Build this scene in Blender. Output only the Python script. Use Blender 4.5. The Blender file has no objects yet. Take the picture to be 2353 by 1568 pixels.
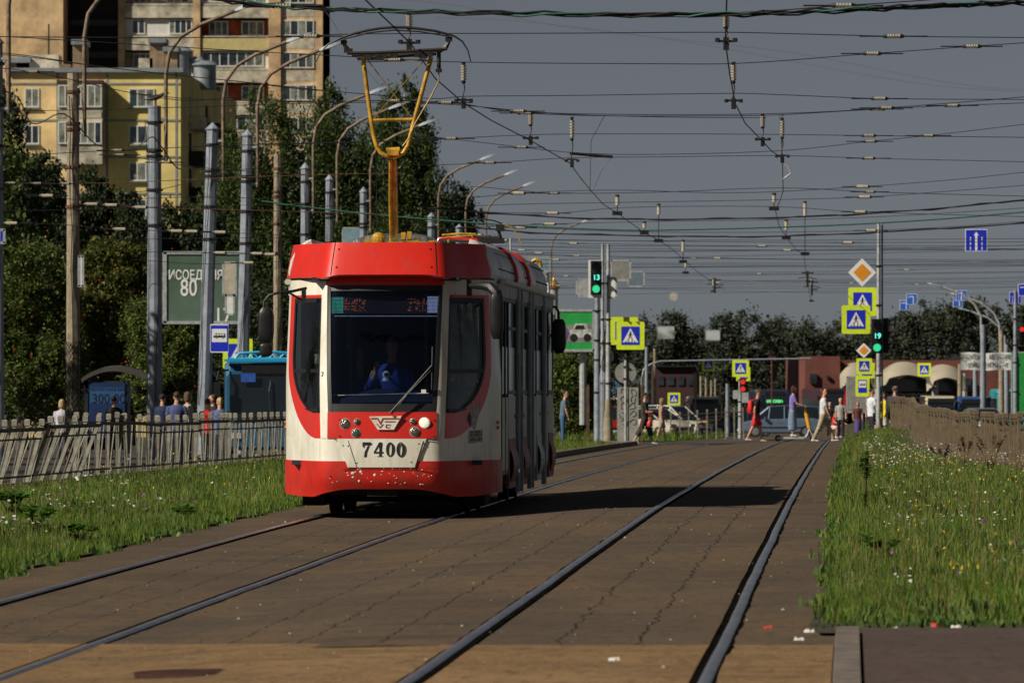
SKY_AIR=0.32; SKY_DUST=0.45; SKY_OZ=0.2; SKY_VAL=0.62; SKY_SAT=0.42; SKY_STR=0.05; SUN_E=5.0; EXPO=0.0
HAZE=0
import bpy, bmesh, math, random
import numpy as np
from mathutils import Vector, Matrix, noise as mnoise
from math import radians, sin, cos, pi, tan, atan2
random.seed(7)
SC = bpy.context.scene
COL = SC.collection
# ---------------------------------------------------------------- camera model
F = 5700.0; CH = 1.5; YH = 387.0; OV = 1024/2352.0
def P(px, py, Y): return Vector(((px-512)/F*Y, Y, CH-(py-YH)/F*Y))
def O(ox, oy, Y): return P(ox*OV, oy*OV, Y)
def SS(Y): return F/Y
# ---------------------------------------------------------------- terrain
HK = [(-60,1.5),(0,1.5),(29,1.505),(44,1.46),(62,1.41),(79,1.415),(102,1.45),(140,1.56),(188,1.78),(250,2.2),(316,2.65),(400,3.0),(520,3.3),(700,3.6),(1200,3.8),(6000,3.9)]
def _herm(xs, ys, x):
    if x <= xs[0]: return ys[0]
    if x >= xs[-1]: return ys[-1]
    for i in range(len(xs)-1):
        if x <= xs[i+1]: break
    def m(j):
        if j == 0 or j == len(xs)-1: return 0.0
        return (ys[j+1]-ys[j-1])/(xs[j+1]-xs[j-1])
    h = xs[i+1]-xs[i]; t = (x-xs[i])/h
    return (2*t**3-3*t*t+1)*ys[i]+(t**3-2*t*t+t)*h*m(i)+(-2*t**3+3*t*t)*ys[i+1]+(t**3-t*t)*h*m(i+1)
HX = [a for a, b in HK]; HY = [b for a, b in HK]
def XR(Y): return 0.229+0.0594*(Y-29.1)          # centre line of the right track
def sstep(a, b, x):
    t = min(1, max(0, (x-a)/(b-a))); return t*t*(3-2*t)
def ZG(u, Y):
    z = CH-_herm(HX, HY, Y)
    z -= 0.10*sstep(-1.2, -3.0, u) if u < -1.2 else 0
    if u < -11.2: z -= 0.25*sstep(11.2, 13.0, -u)
    return z
def ZX(X, Y): return ZG(X-XR(Y), Y)
def G(px, Y):
    X = (px-512)/F*Y
    return Vector((X, Y, ZX(X, Y)))
def GO(ox, Y): return G(ox*OV, Y)
# ---------------------------------------------------------------- materials
MATS = {}
def mat(name, col, rough=0.6, metal=0.0, var=0.12, scale=4.0, bump=0.0, bscale=None, spec=0.5, emit=None, estr=1.0, col2=None, coat=0.0):
    if name in MATS: return MATS[name]
    m = bpy.data.materials.new(name); m.use_nodes = True
    nt = m.node_tree; b = nt.nodes['Principled BSDF']
    b.inputs['Roughness'].default_value = rough; b.inputs['Metallic'].default_value = metal
    b.inputs['Specular IOR Level'].default_value = spec
    if coat: b.inputs['Coat Weight'].default_value = coat; b.inputs['Coat Roughness'].default_value = 0.15
    tc = nt.nodes.new('ShaderNodeTexCoord')
    nz = nt.nodes.new('ShaderNodeTexNoise'); nz.inputs['Scale'].default_value = scale; nz.inputs['Detail'].default_value = 6
    nz.inputs['Roughness'].default_value = 0.65
    nt.links.new(tc.outputs['Object'], nz.inputs['Vector'])
    mx = nt.nodes.new('ShaderNodeMix'); mx.data_type = 'RGBA'
    c = tuple(col)+(1,)
    c2 = tuple(col2)+(1,) if col2 else tuple(max(0, v*(1-2*var)) for v in col)+(1,)
    c1 = c if col2 else tuple(min(1, v*(1+var)) for v in col)+(1,)
    rp = nt.nodes.new('ShaderNodeMapRange'); rp.inputs[1].default_value = 0.35; rp.inputs[2].default_value = 0.65
    nt.links.new(nz.outputs['Fac'], rp.inputs[0]); nt.links.new(rp.outputs[0], mx.inputs['Factor'])
    mx.inputs['A'].default_value = c1; mx.inputs['B'].default_value = c2
    nt.links.new(mx.outputs['Result'], b.inputs['Base Color'])
    if bump:
        nb = nt.nodes.new('ShaderNodeTexNoise'); nb.inputs['Scale'].default_value = bscale or scale*6; nb.inputs['Detail'].default_value = 5
        nt.links.new(tc.outputs['Object'], nb.inputs['Vector'])
        bp = nt.nodes.new('ShaderNodeBump'); bp.inputs['Strength'].default_value = bump; bp.inputs['Distance'].default_value = 0.02
        nt.links.new(nb.outputs['Fac'], bp.inputs['Height']); nt.links.new(bp.outputs['Normal'], b.inputs['Normal'])
    if emit:
        b.inputs['Emission Color'].default_value = tuple(emit)+(1,); b.inputs['Emission Strength'].default_value = estr
    MATS[name] = m; return m
def glass(name, tint=(0.25, 0.3, 0.36), refl=0.16, rough=0.04):
    if name in MATS: return MATS[name]
    m = bpy.data.materials.new(name); m.use_nodes = True; nt = m.node_tree
    nt.nodes.clear()
    o = nt.nodes.new('ShaderNodeOutputMaterial'); t = nt.nodes.new('ShaderNodeBsdfTransparent'); g = nt.nodes.new('ShaderNodeBsdfGlossy')
    t.inputs[0].default_value = tint+(1,); g.inputs['Roughness'].default_value = rough
    lw = nt.nodes.new('ShaderNodeLayerWeight'); lw.inputs['Blend'].default_value = 0.25
    mr = nt.nodes.new('ShaderNodeMapRange'); mr.inputs[3].default_value = refl*0.5; mr.inputs[4].default_value = min(1, refl*4)
    nt.links.new(lw.outputs['Fresnel'], mr.inputs[0])
    mx = nt.nodes.new('ShaderNodeMixShader'); nt.links.new(mr.outputs[0], mx.inputs[0]); nt.links.new(t.outputs[0], mx.inputs[1]); nt.links.new(g.outputs[0], mx.inputs[2])
    nz = nt.nodes.new('ShaderNodeTexNoise'); nz.inputs['Scale'].default_value = 3
    tc = nt.nodes.new('ShaderNodeTexCoord'); nt.links.new(tc.outputs['Object'], nz.inputs['Vector'])
    bp = nt.nodes.new('ShaderNodeBump'); bp.inputs['Strength'].default_value = 0.15; bp.inputs['Distance'].default_value = 0.02
    nt.links.new(nz.outputs['Fac'], bp.inputs['Height']); nt.links.new(bp.outputs['Normal'], g.inputs['Normal'])
    nt.links.new(mx.outputs[0], o.inputs[0]); MATS[name] = m; return m
def leafmat(name, c1, c2, c3, trans=0.25, rough=0.55):
    if name in MATS: return MATS[name]
    m = bpy.data.materials.new(name); m.use_nodes = True; nt = m.node_tree; b = nt.nodes['Principled BSDF']
    b.inputs['Roughness'].default_value = rough; b.inputs['Specular IOR Level'].default_value = 0.3
    ge = nt.nodes.new('ShaderNodeNewGeometry'); cr = nt.nodes.new('ShaderNodeValToRGB')
    el = cr.color_ramp.elements; el[0].color = c1+(1,); el[1].color = c3+(1,); e = el.new(0.55); e.color = c2+(1,)
    nt.links.new(ge.outputs['Random Per Island'], cr.inputs[0])
    nz = nt.nodes.new('ShaderNodeTexNoise'); nz.inputs['Scale'].default_value = 0.7; nz.inputs['Detail'].default_value = 4
    tc = nt.nodes.new('ShaderNodeTexCoord'); nt.links.new(tc.outputs['Object'], nz.inputs['Vector'])
    mr = nt.nodes.new('ShaderNodeMapRange'); mr.inputs[1].default_value = .3; mr.inputs[2].default_value = .7; mr.inputs[3].default_value = .65; mr.inputs[4].default_value = 1.35
    nt.links.new(nz.outputs['Fac'], mr.inputs[0])
    hs = nt.nodes.new('ShaderNodeHueSaturation'); nt.links.new(cr.outputs[0], hs.inputs['Color']); nt.links.new(mr.outputs[0], hs.inputs['Value'])
    nt.links.new(hs.outputs[0], b.inputs['Base Color'])
    tr = nt.nodes.new('ShaderNodeBsdfTranslucent'); nt.links.new(hs.outputs[0], tr.inputs[0])
    mx = nt.nodes.new('ShaderNodeMixShader'); mx.inputs[0].default_value = trans
    nt.links.new(b.outputs[0], mx.inputs[1]); nt.links.new(tr.outputs[0], mx.inputs[2])
    nt.links.new(mx.outputs[0], nt.nodes['Material Output'].inputs[0]); MATS[name] = m; return m
# ---------------------------------------------------------------- mesh builder
class MB:
    def __init__(s): s.v = []; s.f = []; s.m = []; s.cur = 0
    def add(s, vs, fs, M=None):
        n = len(s.v)
        s.v += [tuple(M @ Vector(v)) if M else tuple(v) for v in vs]
        for f in fs: s.f.append([n+i for i in f]); s.m.append(s.cur)
        return s
    def box(s, c, d, M=None, taper=1.0, rz=0.0):
        x, y, z = d[0]/2, d[1]/2, d[2]/2; t = taper
        vs = [(-x,-y,-z),(x,-y,-z),(x,y,-z),(-x,y,-z),(-x*t,-y*t,z),(x*t,-y*t,z),(x*t,y*t,z),(-x*t,y*t,z)]
        T = Matrix.Translation(Vector(c)) @ Matrix.Rotation(rz, 4, 'Z')
        if M: T = M @ T
        return s.add(vs, [(0,3,2,1),(4,5,6,7),(0,1,5,4),(1,2,6,5),(2,3,7,6),(3,0,4,7)], T)
    def cyl(s, a, b, r0, r1=None, n=10, cap=True):
        a = Vector(a); b = Vector(b); r1 = r0 if r1 is None else r1
        d = (b-a)
        if d.length < 1e-6: return s
        q = d.to_track_quat('Z', 'Y')
        vs = []
        for p, r in ((a, r0), (b, r1)):
            for i in range(n):
                t = 2*pi*i/n; vs.append(p+q @ Vector((r*cos(t), r*sin(t), 0)))
        fs = [(i, (i+1) % n, n+(i+1) % n, n+i) for i in range(n)]
        if cap: fs += [tuple(range(n-1, -1, -1)), tuple(range(n, 2*n))]
        return s.add(vs, fs)
    def tube(s, pts, r, n=6, cap=True):
        pts = [Vector(p) for p in pts]; k = len(pts)
        rs = r if isinstance(r, (list, tuple)) else [r]*k
        vs = []; up = None
        for i, p in enumerate(pts):
            d = (pts[min(i+1, k-1)]-pts[max(i-1, 0)]).normalized()
            if up is None: up = Vector((0,0,1)) if abs(d.z) < .9 else Vector((1,0,0))
            x = d.cross(up)
            if x.length < 1e-4: x = d.orthogonal()
            x.normalize(); y = x.cross(d); up = y
            for j in range(n):
                t = 2*pi*j/n; vs.append(p+(x*cos(t)+y*sin(t))*rs[i])
        fs = []
        for i in range(k-1):
            for j in range(n):
                fs.append((i*n+j, i*n+(j+1) % n, (i+1)*n+(j+1) % n, (i+1)*n+j))
        if cap: fs += [tuple(range(n-1, -1, -1)), tuple(range((k-1)*n, k*n))]
        return s.add(vs, fs)
    def rings(s, rings, cap=True, close=True):
        n = len(rings[0]); vs = [p for r in rings for p in r]; fs = []
        for i in range(len(rings)-1):
            for j in range(n if close else n-1):
                fs.append((i*n+j, i*n+(j+1) % n, (i+1)*n+(j+1) % n, (i+1)*n+j))
        if cap: fs += [tuple(range(n-1, -1, -1)), tuple(range((len(rings)-1)*n, len(rings)*n))]
        return s.add(vs, fs)
    def ell(s, c, r, n=12, m=8, M=None):
        c = Vector(c); vs = []; fs = []
        for i in range(m+1):
            ph = pi*i/m
            for j in range(n):
                t = 2*pi*j/n; vs.append((c.x+r[0]*sin(ph)*cos(t), c.y+r[1]*sin(ph)*sin(t), c.z+r[2]*cos(ph)))
        for i in range(m):
            for j in range(n): fs.append((i*n+j, (i+1)*n+j, (i+1)*n+(j+1) % n, i*n+(j+1) % n))
        return s.add(vs, fs, M)
    def prism(s, poly, M, d):
        """poly in local xy, extruded from z=0 to z=d, through matrix M"""
        n = len(poly)
        vs = [(x, y, 0) for x, y in poly]+[(x, y, d) for x, y in poly]
        fs = [tuple(range(n-1, -1, -1)), tuple(range(n, 2*n))]+[(i, (i+1) % n, n+(i+1) % n, n+i) for i in range(n)]
        return s.add(vs, fs, M)
    def build(s, name, mats, parent=None, org=None, smooth=None, kind=None):
        me = bpy.data.meshes.new(name)
        o_ = Vector(org) if org is not None else Vector((0,0,0))
        me.from_pydata([tuple(Vector(v)-o_) for v in s.v], [], s.f)
        if not isinstance(mats, (list, tuple)): mats = [mats]
        for m in mats: me.materials.append(m)
        if len(mats) > 1: me.polygons.foreach_set('material_index', s.m)
        if smooth is not None:
            me.polygons.foreach_set('use_smooth', [True]*len(me.polygons)); me.set_sharp_from_angle(angle=radians(smooth))
        me.update()
        ob = bpy.data.objects.new(name, me); COL.objects.link(ob)
        if parent is not None: ob.parent = parent
        elif org is not None: ob.location = o_
        if kind: ob['kind'] = kind
        return ob
FR = Matrix(((1,0,0,0),(0,0,-1,0),(0,1,0,0),(0,0,0,1)))      # local xy -> world xz, local +z -> -Y (towards camera)
def front(c, rz=0): return Matrix.Translation(Vector(c)) @ Matrix.Rotation(rz, 4, 'Z') @ FR
def thing(name, label, cat, loc=(0,0,0), rz=0.0, group=None):
    o = bpy.data.objects.new(name, None); COL.objects.link(o); o.location = loc; o.rotation_euler = (0, 0, rz)
    o.empty_display_size = 0.2
    tag(o, label, cat, group); return o
def tag(o, label, cat, group=None, kind=None):
    o['label'] = label; o['category'] = cat
    if group: o['group'] = group
    if kind: o['kind'] = kind
    return o
def kids(o): return [c for c in bpy.data.objects if c.parent == o]
def dup(root, loc=None, rz=None, label=None, group=None, parent=None, scale=None):
    r = root.copy(); COL.objects.link(r)
    if parent is not None: r.parent = parent
    if loc is not None: r.location = loc
    if rz is not None: r.rotation_euler = (0, 0, rz)
    if scale is not None: r.scale = scale
    if label: r['label'] = label
    if group: r['group'] = group
    for c in root.children: dup(c, parent=r)
    return r
def text_part(txt, size, M, m, parent=None, name='lettering', depth=0.004, bold=0.0, sx=1.0, org=None):
    cu = bpy.data.curves.new('t', 'FONT'); cu.body = txt; cu.size = size; cu.align_x = 'CENTER'; cu.align_y = 'CENTER'
    cu.extrude = depth; cu.offset = bold; cu.resolution_u = 3
    ob = bpy.data.objects.new('t', cu); COL.objects.link(ob)
    dg = bpy.context.evaluated_depsgraph_get()
    me = bpy.data.meshes.new_from_object(ob.evaluated_get(dg)); bpy.data.objects.remove(ob); me.name = name
    me.transform(M @ Matrix.Scale(sx, 4, (1,0,0)))
    if org is not None: me.transform(Matrix.Translation(-Vector(org)))
    me.materials.clear(); me.materials.append(m)
    o = bpy.data.objects.new(name, me); COL.objects.link(o)
    if parent is not None: o.parent = parent
    return o
# shared materials
m_steel = mat('galvanised_steel', (.42,.44,.45), .5, .15, .15, 6)
m_pole = mat('pole_grey_paint', (.25,.285,.34), .55, 0, .16, 3, bump=.1)
m_conc = mat('pole_concrete', (.30,.25,.175), .85, 0, .2, 5, bump=.3)
m_black = mat('black_plastic', (.012,.012,.014), .4, 0, .2, 6)
m_dark = mat('dark_iron', (.03,.028,.027), .5, .4, .2, 9)
m_wire = mat('wire_dark', (.022,.022,.024), .5, .3, .2, 3)
m_white = mat('white_enamel', (.78,.78,.76), .4, 0, .05, 6)
m_porc = mat('porcelain', (.48,.43,.34), .3, 0, .1, 9)
m_rust = mat('rusty_iron', (.16,.07,.035), .8, .2, .3, 9)
# ================================================================ WORLD, SUN, CAMERA
AZ = radians(30); EL = radians(37)
sv = Vector((-cos(AZ)*cos(EL), -sin(AZ)*cos(EL), sin(EL)))      # towards the sun
w = bpy.data.worlds.new('World'); SC.world = w; w.use_nodes = True
nt = w.node_tree; bg = nt.nodes['Background']
sky = nt.nodes.new('ShaderNodeTexSky'); sky.sky_type = 'NISHITA'; sky.sun_disc = False
sky.sun_elevation = EL; sky.sun_rotation = radians(240); sky.altitude = 0
sky.air_density = SKY_AIR; sky.dust_density = SKY_DUST; sky.ozone_density = SKY_OZ
hs = nt.nodes.new('ShaderNodeHueSaturation'); hs.inputs['Saturation'].default_value = SKY_SAT; hs.inputs['Value'].default_value = SKY_VAL
nt.links.new(sky.outputs[0], hs.inputs['Color']); nt.links.new(hs.outputs[0], bg.inputs['Color'])
bg.inputs['Strength'].default_value = SKY_STR
sl = bpy.data.lights.new('sun', 'SUN'); sl.energy = SUN_E; sl.angle = radians(.6); sl.color = (1, .92, .77)
so = bpy.data.objects.new('sun', sl); COL.objects.link(so); so.rotation_euler = sv.to_track_quat('Z', 'Y').to_euler(); so.location = (-50, -30, 60)
cam = bpy.data.cameras.new('camera'); co = bpy.data.objects.new('camera', cam); COL.objects.link(co); SC.camera = co
cam.sensor_width = 36; cam.lens = 36*F/1024; cam.clip_end = 8000; cam.clip_start = 1
co.location = (0, 0, CH); co.rotation_euler = (radians(90), 0, 0); cam.shift_y = (YH-341)/1024
cam.dof.use_dof = True; cam.dof.focus_distance = 72; cam.dof.aperture_fstop = 8.0
SC.view_settings.view_transform = 'Standard'; SC.view_settings.look = 'None'; SC.view_settings.exposure = EXPO
# ================================================================ GROUND
def sheet(name, us, ys, dz, m, kind='structure', zf=None, wob=0.0, yf=None):
    vs = []; fs = []; uv = []
    for Y in ys:
        for u in us:
            uu = u(Y) if callable(u) else u
            if wob: uu += wob*mnoise.noise(Vector((uu*.3, Y*.9, 3.3)))+wob*.6*mnoise.noise(Vector((uu, Y*4, 1.3)))
            Y_ = Y+yf(uu, Y) if yf else Y
            z = ZG(uu, Y_)+dz+(zf(uu, Y_) if zf else 0)
            vs.append((XR(Y_)+uu, Y_, z)); uv.append((uu, Y_))
    n = len(us)
    for i in range(len(ys)-1):
        for j in range(n-1): fs.append((i*n+j, i*n+j+1, (i+1)*n+j+1, (i+1)*n+j))
    me = bpy.data.meshes.new(name); me.from_pydata(vs, [], fs)
    ul = me.uv_layers.new(name='metres'); 
    li = np.zeros(len(me.loops), dtype=np.int32); me.loops.foreach_get('vertex_index', li)
    ul.data.foreach_set('uv', np.array(uv)[li].ravel())
    me.polygons.foreach_set('use_smooth', [True]*len(me.polygons)); me.materials.append(m)
    o = bpy.data.objects.new(name, me); COL.objects.link(o); o['kind'] = kind; return o
def lin(a, b, n): return [a+(b-a)*i/n for i in range(n+1)]
def yrange(a, b):
    r = []; y = a
    while y < b: r.append(y); y += 1.0 if y < 120 else (3 if y < 400 else 25)
    r.append(b); return r
def pavemat(name, base, base2, seams, tint, joint=2.6, seamcol=(.012,.011,.010), grit=0.5, vein=True):
    m = bpy.data.materials.new(name); m.use_nodes = True; nt = m.node_tree; L = nt.links; N = nt.nodes
    b = N['Principled BSDF']; b.inputs['Roughness'].default_value = .82; b.inputs['Specular IOR Level'].default_value = .25
    uv = N.new('ShaderNodeUVMap'); uv.uv_map = 'metres'
    sp = N.new('ShaderNodeSeparateXYZ'); L.new(uv.outputs[0], sp.inputs[0])
    def noi(sc, det=6, vec=None, stretch=None):
        n = N.new('ShaderNodeTexNoise'); n.inputs['Scale'].default_value = sc; n.inputs['Detail'].default_value = det; n.inputs['Roughness'].default_value = .65
        if stretch:
            mp = N.new('ShaderNodeMapping'); mp.inputs['Scale'].default_value = stretch; L.new(uv.outputs[0], mp.inputs[0]); L.new(mp.outputs[0], n.inputs['Vector'])
        else: L.new(uv.outputs[0], n.inputs['Vector'])
        return n.outputs['Fac']
    def math(op, a, b_=None, c=None):
        k = N.new('ShaderNodeMath'); k.operation = op
        for i, x in enumerate((a, b_, c)):
            if x is None: continue
            if hasattr(x, 'is_linked') or hasattr(x, 'node'): L.new(x, k.inputs[i])
            else: k.inputs[i].default_value = x
        return k.outputs[0]
    def mix(f, a, b_):
        k = N.new('ShaderNodeMix'); k.data_type = 'RGBA'
        if hasattr(f, 'node'): L.new(f, k.inputs['Factor'])
        else: k.inputs['Factor'].default_value = f
        for nm, x in (('A', a), ('B', b_)):
            if hasattr(x, 'node'): L.new(x, k.inputs[nm])
            else: k.inputs[nm].default_value = tuple(x)+(1,)
        return k.outputs['Result']
    def ramp(x, lo, hi, a=0.0, c=1.0):
        k = N.new('ShaderNodeMapRange'); L.new(x, k.inputs[0]); k.inputs[1].default_value = lo; k.inputs[2].default_value = hi; k.inputs[3].default_value = a; k.inputs[4].default_value = c
        return k.outputs[0]
    col = mix(ramp(noi(.8), .35, .65), base, base2)
    col = mix(ramp(noi(1.0, 7, stretch=(.6, .16, 1)), .48, .68, 0, .75), col, tint)
    fine = noi(38, 3); col = mix(ramp(fine, .42, .75, 0, grit), col, tuple(v*1.75 for v in base))
    col = mix(ramp(noi(26, 2), .60, .72, 0, .55), col, tuple(v*.35 for v in base))
    col = mix(ramp(noi(7, 5, stretch=(1.3, .5, 1)), .50, .70, 0, min(.7, grit)), col, tuple(v*.55 for v in base2))
    col = mix(ramp(noi(11, 3), .62, .74, 0, min(.6, grit)), col, tuple(v*1.6 for v in base))
    col = mix(ramp(noi(.35, 3, stretch=(1, .5, 1)), .52, .7, 0, .4), col, tuple(v*.62 for v in base))
    # stains running across the slabs
    col = mix(ramp(noi(1, 4, stretch=(.35, 2.2, 1)), .55, .72, 0, .5), col, tuple(v*.6 for v in base2))
    u = sp.outputs['X']; v = sp.outputs['Y']
    wob = math('MULTIPLY', math('SUBTRACT', noi(1.3, 8), .5), .22)
    uw = math('ADD', u, wob)
    tot = None
    for s_, w_ in seams:
        d = math('ABSOLUTE', math('SUBTRACT', uw, s_))
        k = math('LESS_THAN', d, math('MULTIPLY', ramp(noi(3.1, 5, stretch=(1, 1.7, 1)), .36, .62, .15, 1.5), w_))
        tot = k if tot is None else math('MAXIMUM', tot, k)
    if joint:
        vv = math('ADD', v, math('MULTIPLY', math('SUBTRACT', noi(2.2, 6), .5), .10))
        fr = math('ABSOLUTE', math('SUBTRACT', math('FRACT', math('DIVIDE', vv, joint)), .5))
        k = math('GREATER_THAN', fr, .4965)
        gate = math('GREATER_THAN', noi(.9, 2), .5)
        k = math('MULTIPLY', math('MULTIPLY', k, gate), .55)
        tot = k if tot is None else math('MAXIMUM', tot, k)
    if tot is not None: col = mix(tot, col, seamcol)
    L.new(col, b.inputs['Base Color'])
    bp = N.new('ShaderNodeBump'); bp.inputs['Strength'].default_value = .5; bp.inputs['Distance'].default_value = .01
    L.new(fine, bp.inputs['Height']); L.new(bp.outputs[0], b.inputs['Normal'])
    return m
TR = -3.93       # left track centre
m_pave = pavemat('track_slabs', (.100,.071,.048), (.062,.049,.038), [(-.22,.008),(.25,.008),(-1.27,.007),(-1.78,.007),(-2.28,.007),(TR-.18,.006),(TR+.27,.006)], (.135,.083,.040), 2.6, grit=.6)
m_cross = pavemat('crossing_asphalt', (.20,.122,.058), (.110,.070,.038), [], (.27,.175,.09), 0, grit=1.0)
m_walk = pavemat('pavement_asphalt', (.075,.052,.046), (.065,.047,.042), [], (.10,.070,.055), 0, grit=.9)
m_road = pavemat('road_asphalt', (.060,.054,.050), (.052,.048,.046), [], (.07,.06,.05), 0, grit=.3)
m_soil = mat('verge_soil', (.045,.040,.020), .95, 0, .3, 2, bump=.4)
m_soilb = mat('far_ground_cover', (.035,.048,.020), .95, 0, .3, .6)
VR0 = 1.30; VL0 = -5.5
ground = sheet('ground', lin(-700,-60,6)+lin(-50,50,20)+lin(60,700,6), yrange(-40,200)+lin(225,1700,40), -.30, m_soilb)
sheet('track_bed', lin(VL0-.25,VR0+.25,24), yrange(33.1,186), 0, m_pave)
sheet('track_bed_far', lin(VL0-.2,VR0+.2,12), yrange(216,1500), 0, m_pave)
sheet('near_crossing', lin(-30,VR0+.1,30), yrange(-20,33.1), .004, m_cross, yf=lambda u, Y: (2.3*sstep(1.0,3.2,-u)+.06*mnoise.noise(Vector((u*2.1,0,0))))*sstep(20,33.1,Y))
sheet('cross_street', lin(-120,120,60), lin(186,216,10), .001, m_road)
sheet('left_road', lin(-30,-12.2,8), yrange(-20,186), 0, m_road)
sheet('left_road_far', lin(-30,-12.2,8), yrange(216,1500), 0, m_road)
sheet('right_road', lin(9.6,26,8), yrange(-20,186), -.1, m_road)
sheet('right_road_far', lin(9.6,26,8), yrange(216,1500), -.1, m_road)
sheet('pavement', lin(VR0+.27,9.5,10), yrange(-20,34.3), .05, m_walk)
kb = MB()
m_kerb = mat('kerb_stone', (.16,.13,.115), .85, 0, .2, 4, bump=.4)
for y0 in np.arange(-20, 34.2, 1.0):
    y1 = min(y0+.985, 34.25); r0 = []; r1 = []
    for (Y, r) in ((y0, r0), (y1, r1)):
        for uu, dz in ((VR0+.10,-.05),(VR0+.115,.062),(VR0+.25,.062),(VR0+.26,-.05)): r.append((XR(Y)+uu, Y, ZG(uu, Y)+dz))
    kb.rings([r0, r1])
tag(kb.build('kerb', m_kerb, org=(XR(30)+1.5, 30, 0)), 'worn stone kerb along the edge of the dark pavement at lower right', 'kerb')
def kerbline(name, pts, label, w=.16, h=.13):
    b = MB(); 
    for i in range(len(pts)-1):
        a = Vector(pts[i]); c = Vector(pts[i+1]); d = (c-a); n = max(1, int(d.length/1.0)); dn = d.normalized(); s_ = dn.cross(Vector((0,0,1)))*w/2
        for k in range(n):
            p = a+d*k/n; q = a+d*((k+.985)/n)
            b.rings([[p-s_-Vector((0,0,.1)), p-s_*.9+Vector((0,0,h)), p+s_*.9+Vector((0,0,h)), p+s_-Vector((0,0,.1))], [q-s_-Vector((0,0,.1)), q-s_*.9+Vector((0,0,h)), q+s_*.9+Vector((0,0,h)), q+s_-Vector((0,0,.1))]])
    o = b.build(name, m_kerb, org=pts[0]); tag(o, label, 'kerb'); return o
def UP(u, Y, dz=0): return Vector((XR(Y)+u, Y, ZG(u, Y)+dz))
kerbline('kerb', [UP(VL0+.05, y) for y in (128,145,160,172,180,184)]+[UP(VL0-1.2,185.6)], 'grey kerb bending away at the end of the left verge, beyond the tram')
# verges
def FENL(Y): return -11.2+(Y-85)*.0214         # left fence, as u
FRP = [(84,9.05),(98,9.12),(115,9.2),(132,9.75),(150,10.55),(176,12.05)]
def FENR(Y): return _herm([a for a, b in FRP], [b for a, b in FRP], Y)-XR(Y)
def zR(u, Y):
    t = sstep(VR0, VR0+1.2, u)
    return .02+.40*t*sstep(120,178,Y)
def zL(u, Y): return .02+.06*sstep(-VL0, -VL0+2, -u)
sheet('verge_right', [VR0]+lin(VR0+.4,9.5,20), yrange(34.3,185), 0, m_soil, zf=zR, wob=.12)
sheet('verge_left', lin(-12.1,VL0-.3,22)+[VL0], yrange(33.1,185), 0, m_soil, zf=zL, wob=.12)
sheet('verge_left_far', lin(-12.1,VL0,12), yrange(216,900), 0, m_soil, zf=zL, wob=.1)
sheet('verge_right_far', lin(VR0,9.5,12), yrange(216,900), 0, m_soil, zf=zR, wob=.1)
# ---------------------------------------------------------------- rails
m_rail = mat('rail_steel', (.42,.45,.52), .30, .85, .15, 2)
m_groove = mat('rail_groove', (.008,.007,.006), 1.0, 0, .3, 3, spec=0)
m_redr = mat('red_paint_worn', (.35,.05,.03), .6, 0, .3, 4)
def rail(u0, label, side, w=.066):
    ys = [y for y in yrange(-10,185) ]+lin(186,216,4)[1:]+yrange(217,1200)
    root = thing('tram_rail', label, 'rail', UP(u0, 30), 0, 'tram rails in the paving')
    org = UP(u0, 30)
    def wv(Y): return .012*mnoise.noise(Vector((u0*3, Y*.16, 0)))+.006*mnoise.noise(Vector((u0*9, Y*.9, 0)))
    def strip(prof, name, m):
        b = MB(); rs = []
        for Y in ys:
            rs.append([Vector((XR(Y)+u0+wv(Y)+du, Y, ZG(u0, Y)+dz)) for du, dz in prof])
        b.rings(rs, cap=False, close=False); return b.build(name, m, root, org=org, smooth=60)
    h = w/2
    strip([(-h,-.01),(-h,.010),(-h*.75,.017),(0,.020),(h*.75,.017),(h,.010),(h,-.01)], 'rail_head', m_rail)
    s = side
    a = [(s*h, .006), (s*(h+.036), .006)]
    if s < 0: a = a[::-1]
    strip(a, 'flange_groove', m_groove)
    c = [(s*(h+.038), -.01), (s*(h+.038), .009), (s*(h+.048), .009), (s*(h+.048), -.01)]
    if s < 0: c = c[::-1]
    strip(c, 'guard_lip', m_groove)
    # crumbled dark edge outside the rail
    b = MB(); rs = []
    for Y in np.arange(22, 184, .35):
        e = .010+.035*abs(mnoise.noise(Vector((Y*1.7, u0, 0))))+.02*max(0, mnoise.noise(Vector((Y*.5, u0, 5))))
        q = [Vector((XR(Y)+u0+wv(Y)-s*h, Y, ZG(u0, Y)+.0045)), Vector((XR(Y)+u0+wv(Y)-s*(h+e), Y, ZG(u0, Y)+.0045))]
        rs.append(q if s > 0 else q)
    b.rings(rs, cap=False, close=False); b.build('crumbled_edge', m_groove, root, org=org)
    return root
rail(-.76, 'left rail of the right-hand tram track, polished steel, second from right', 1)
rail(.76, 'right rail of the right-hand tram track, nearest the right grass verge', -1)
rail(TR-.76, 'left rail of the track the tram runs on, nearest the left grass', 1)
rail(TR+.76, 'right rail of the track under the tram, dark with traces of red', -1)
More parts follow.
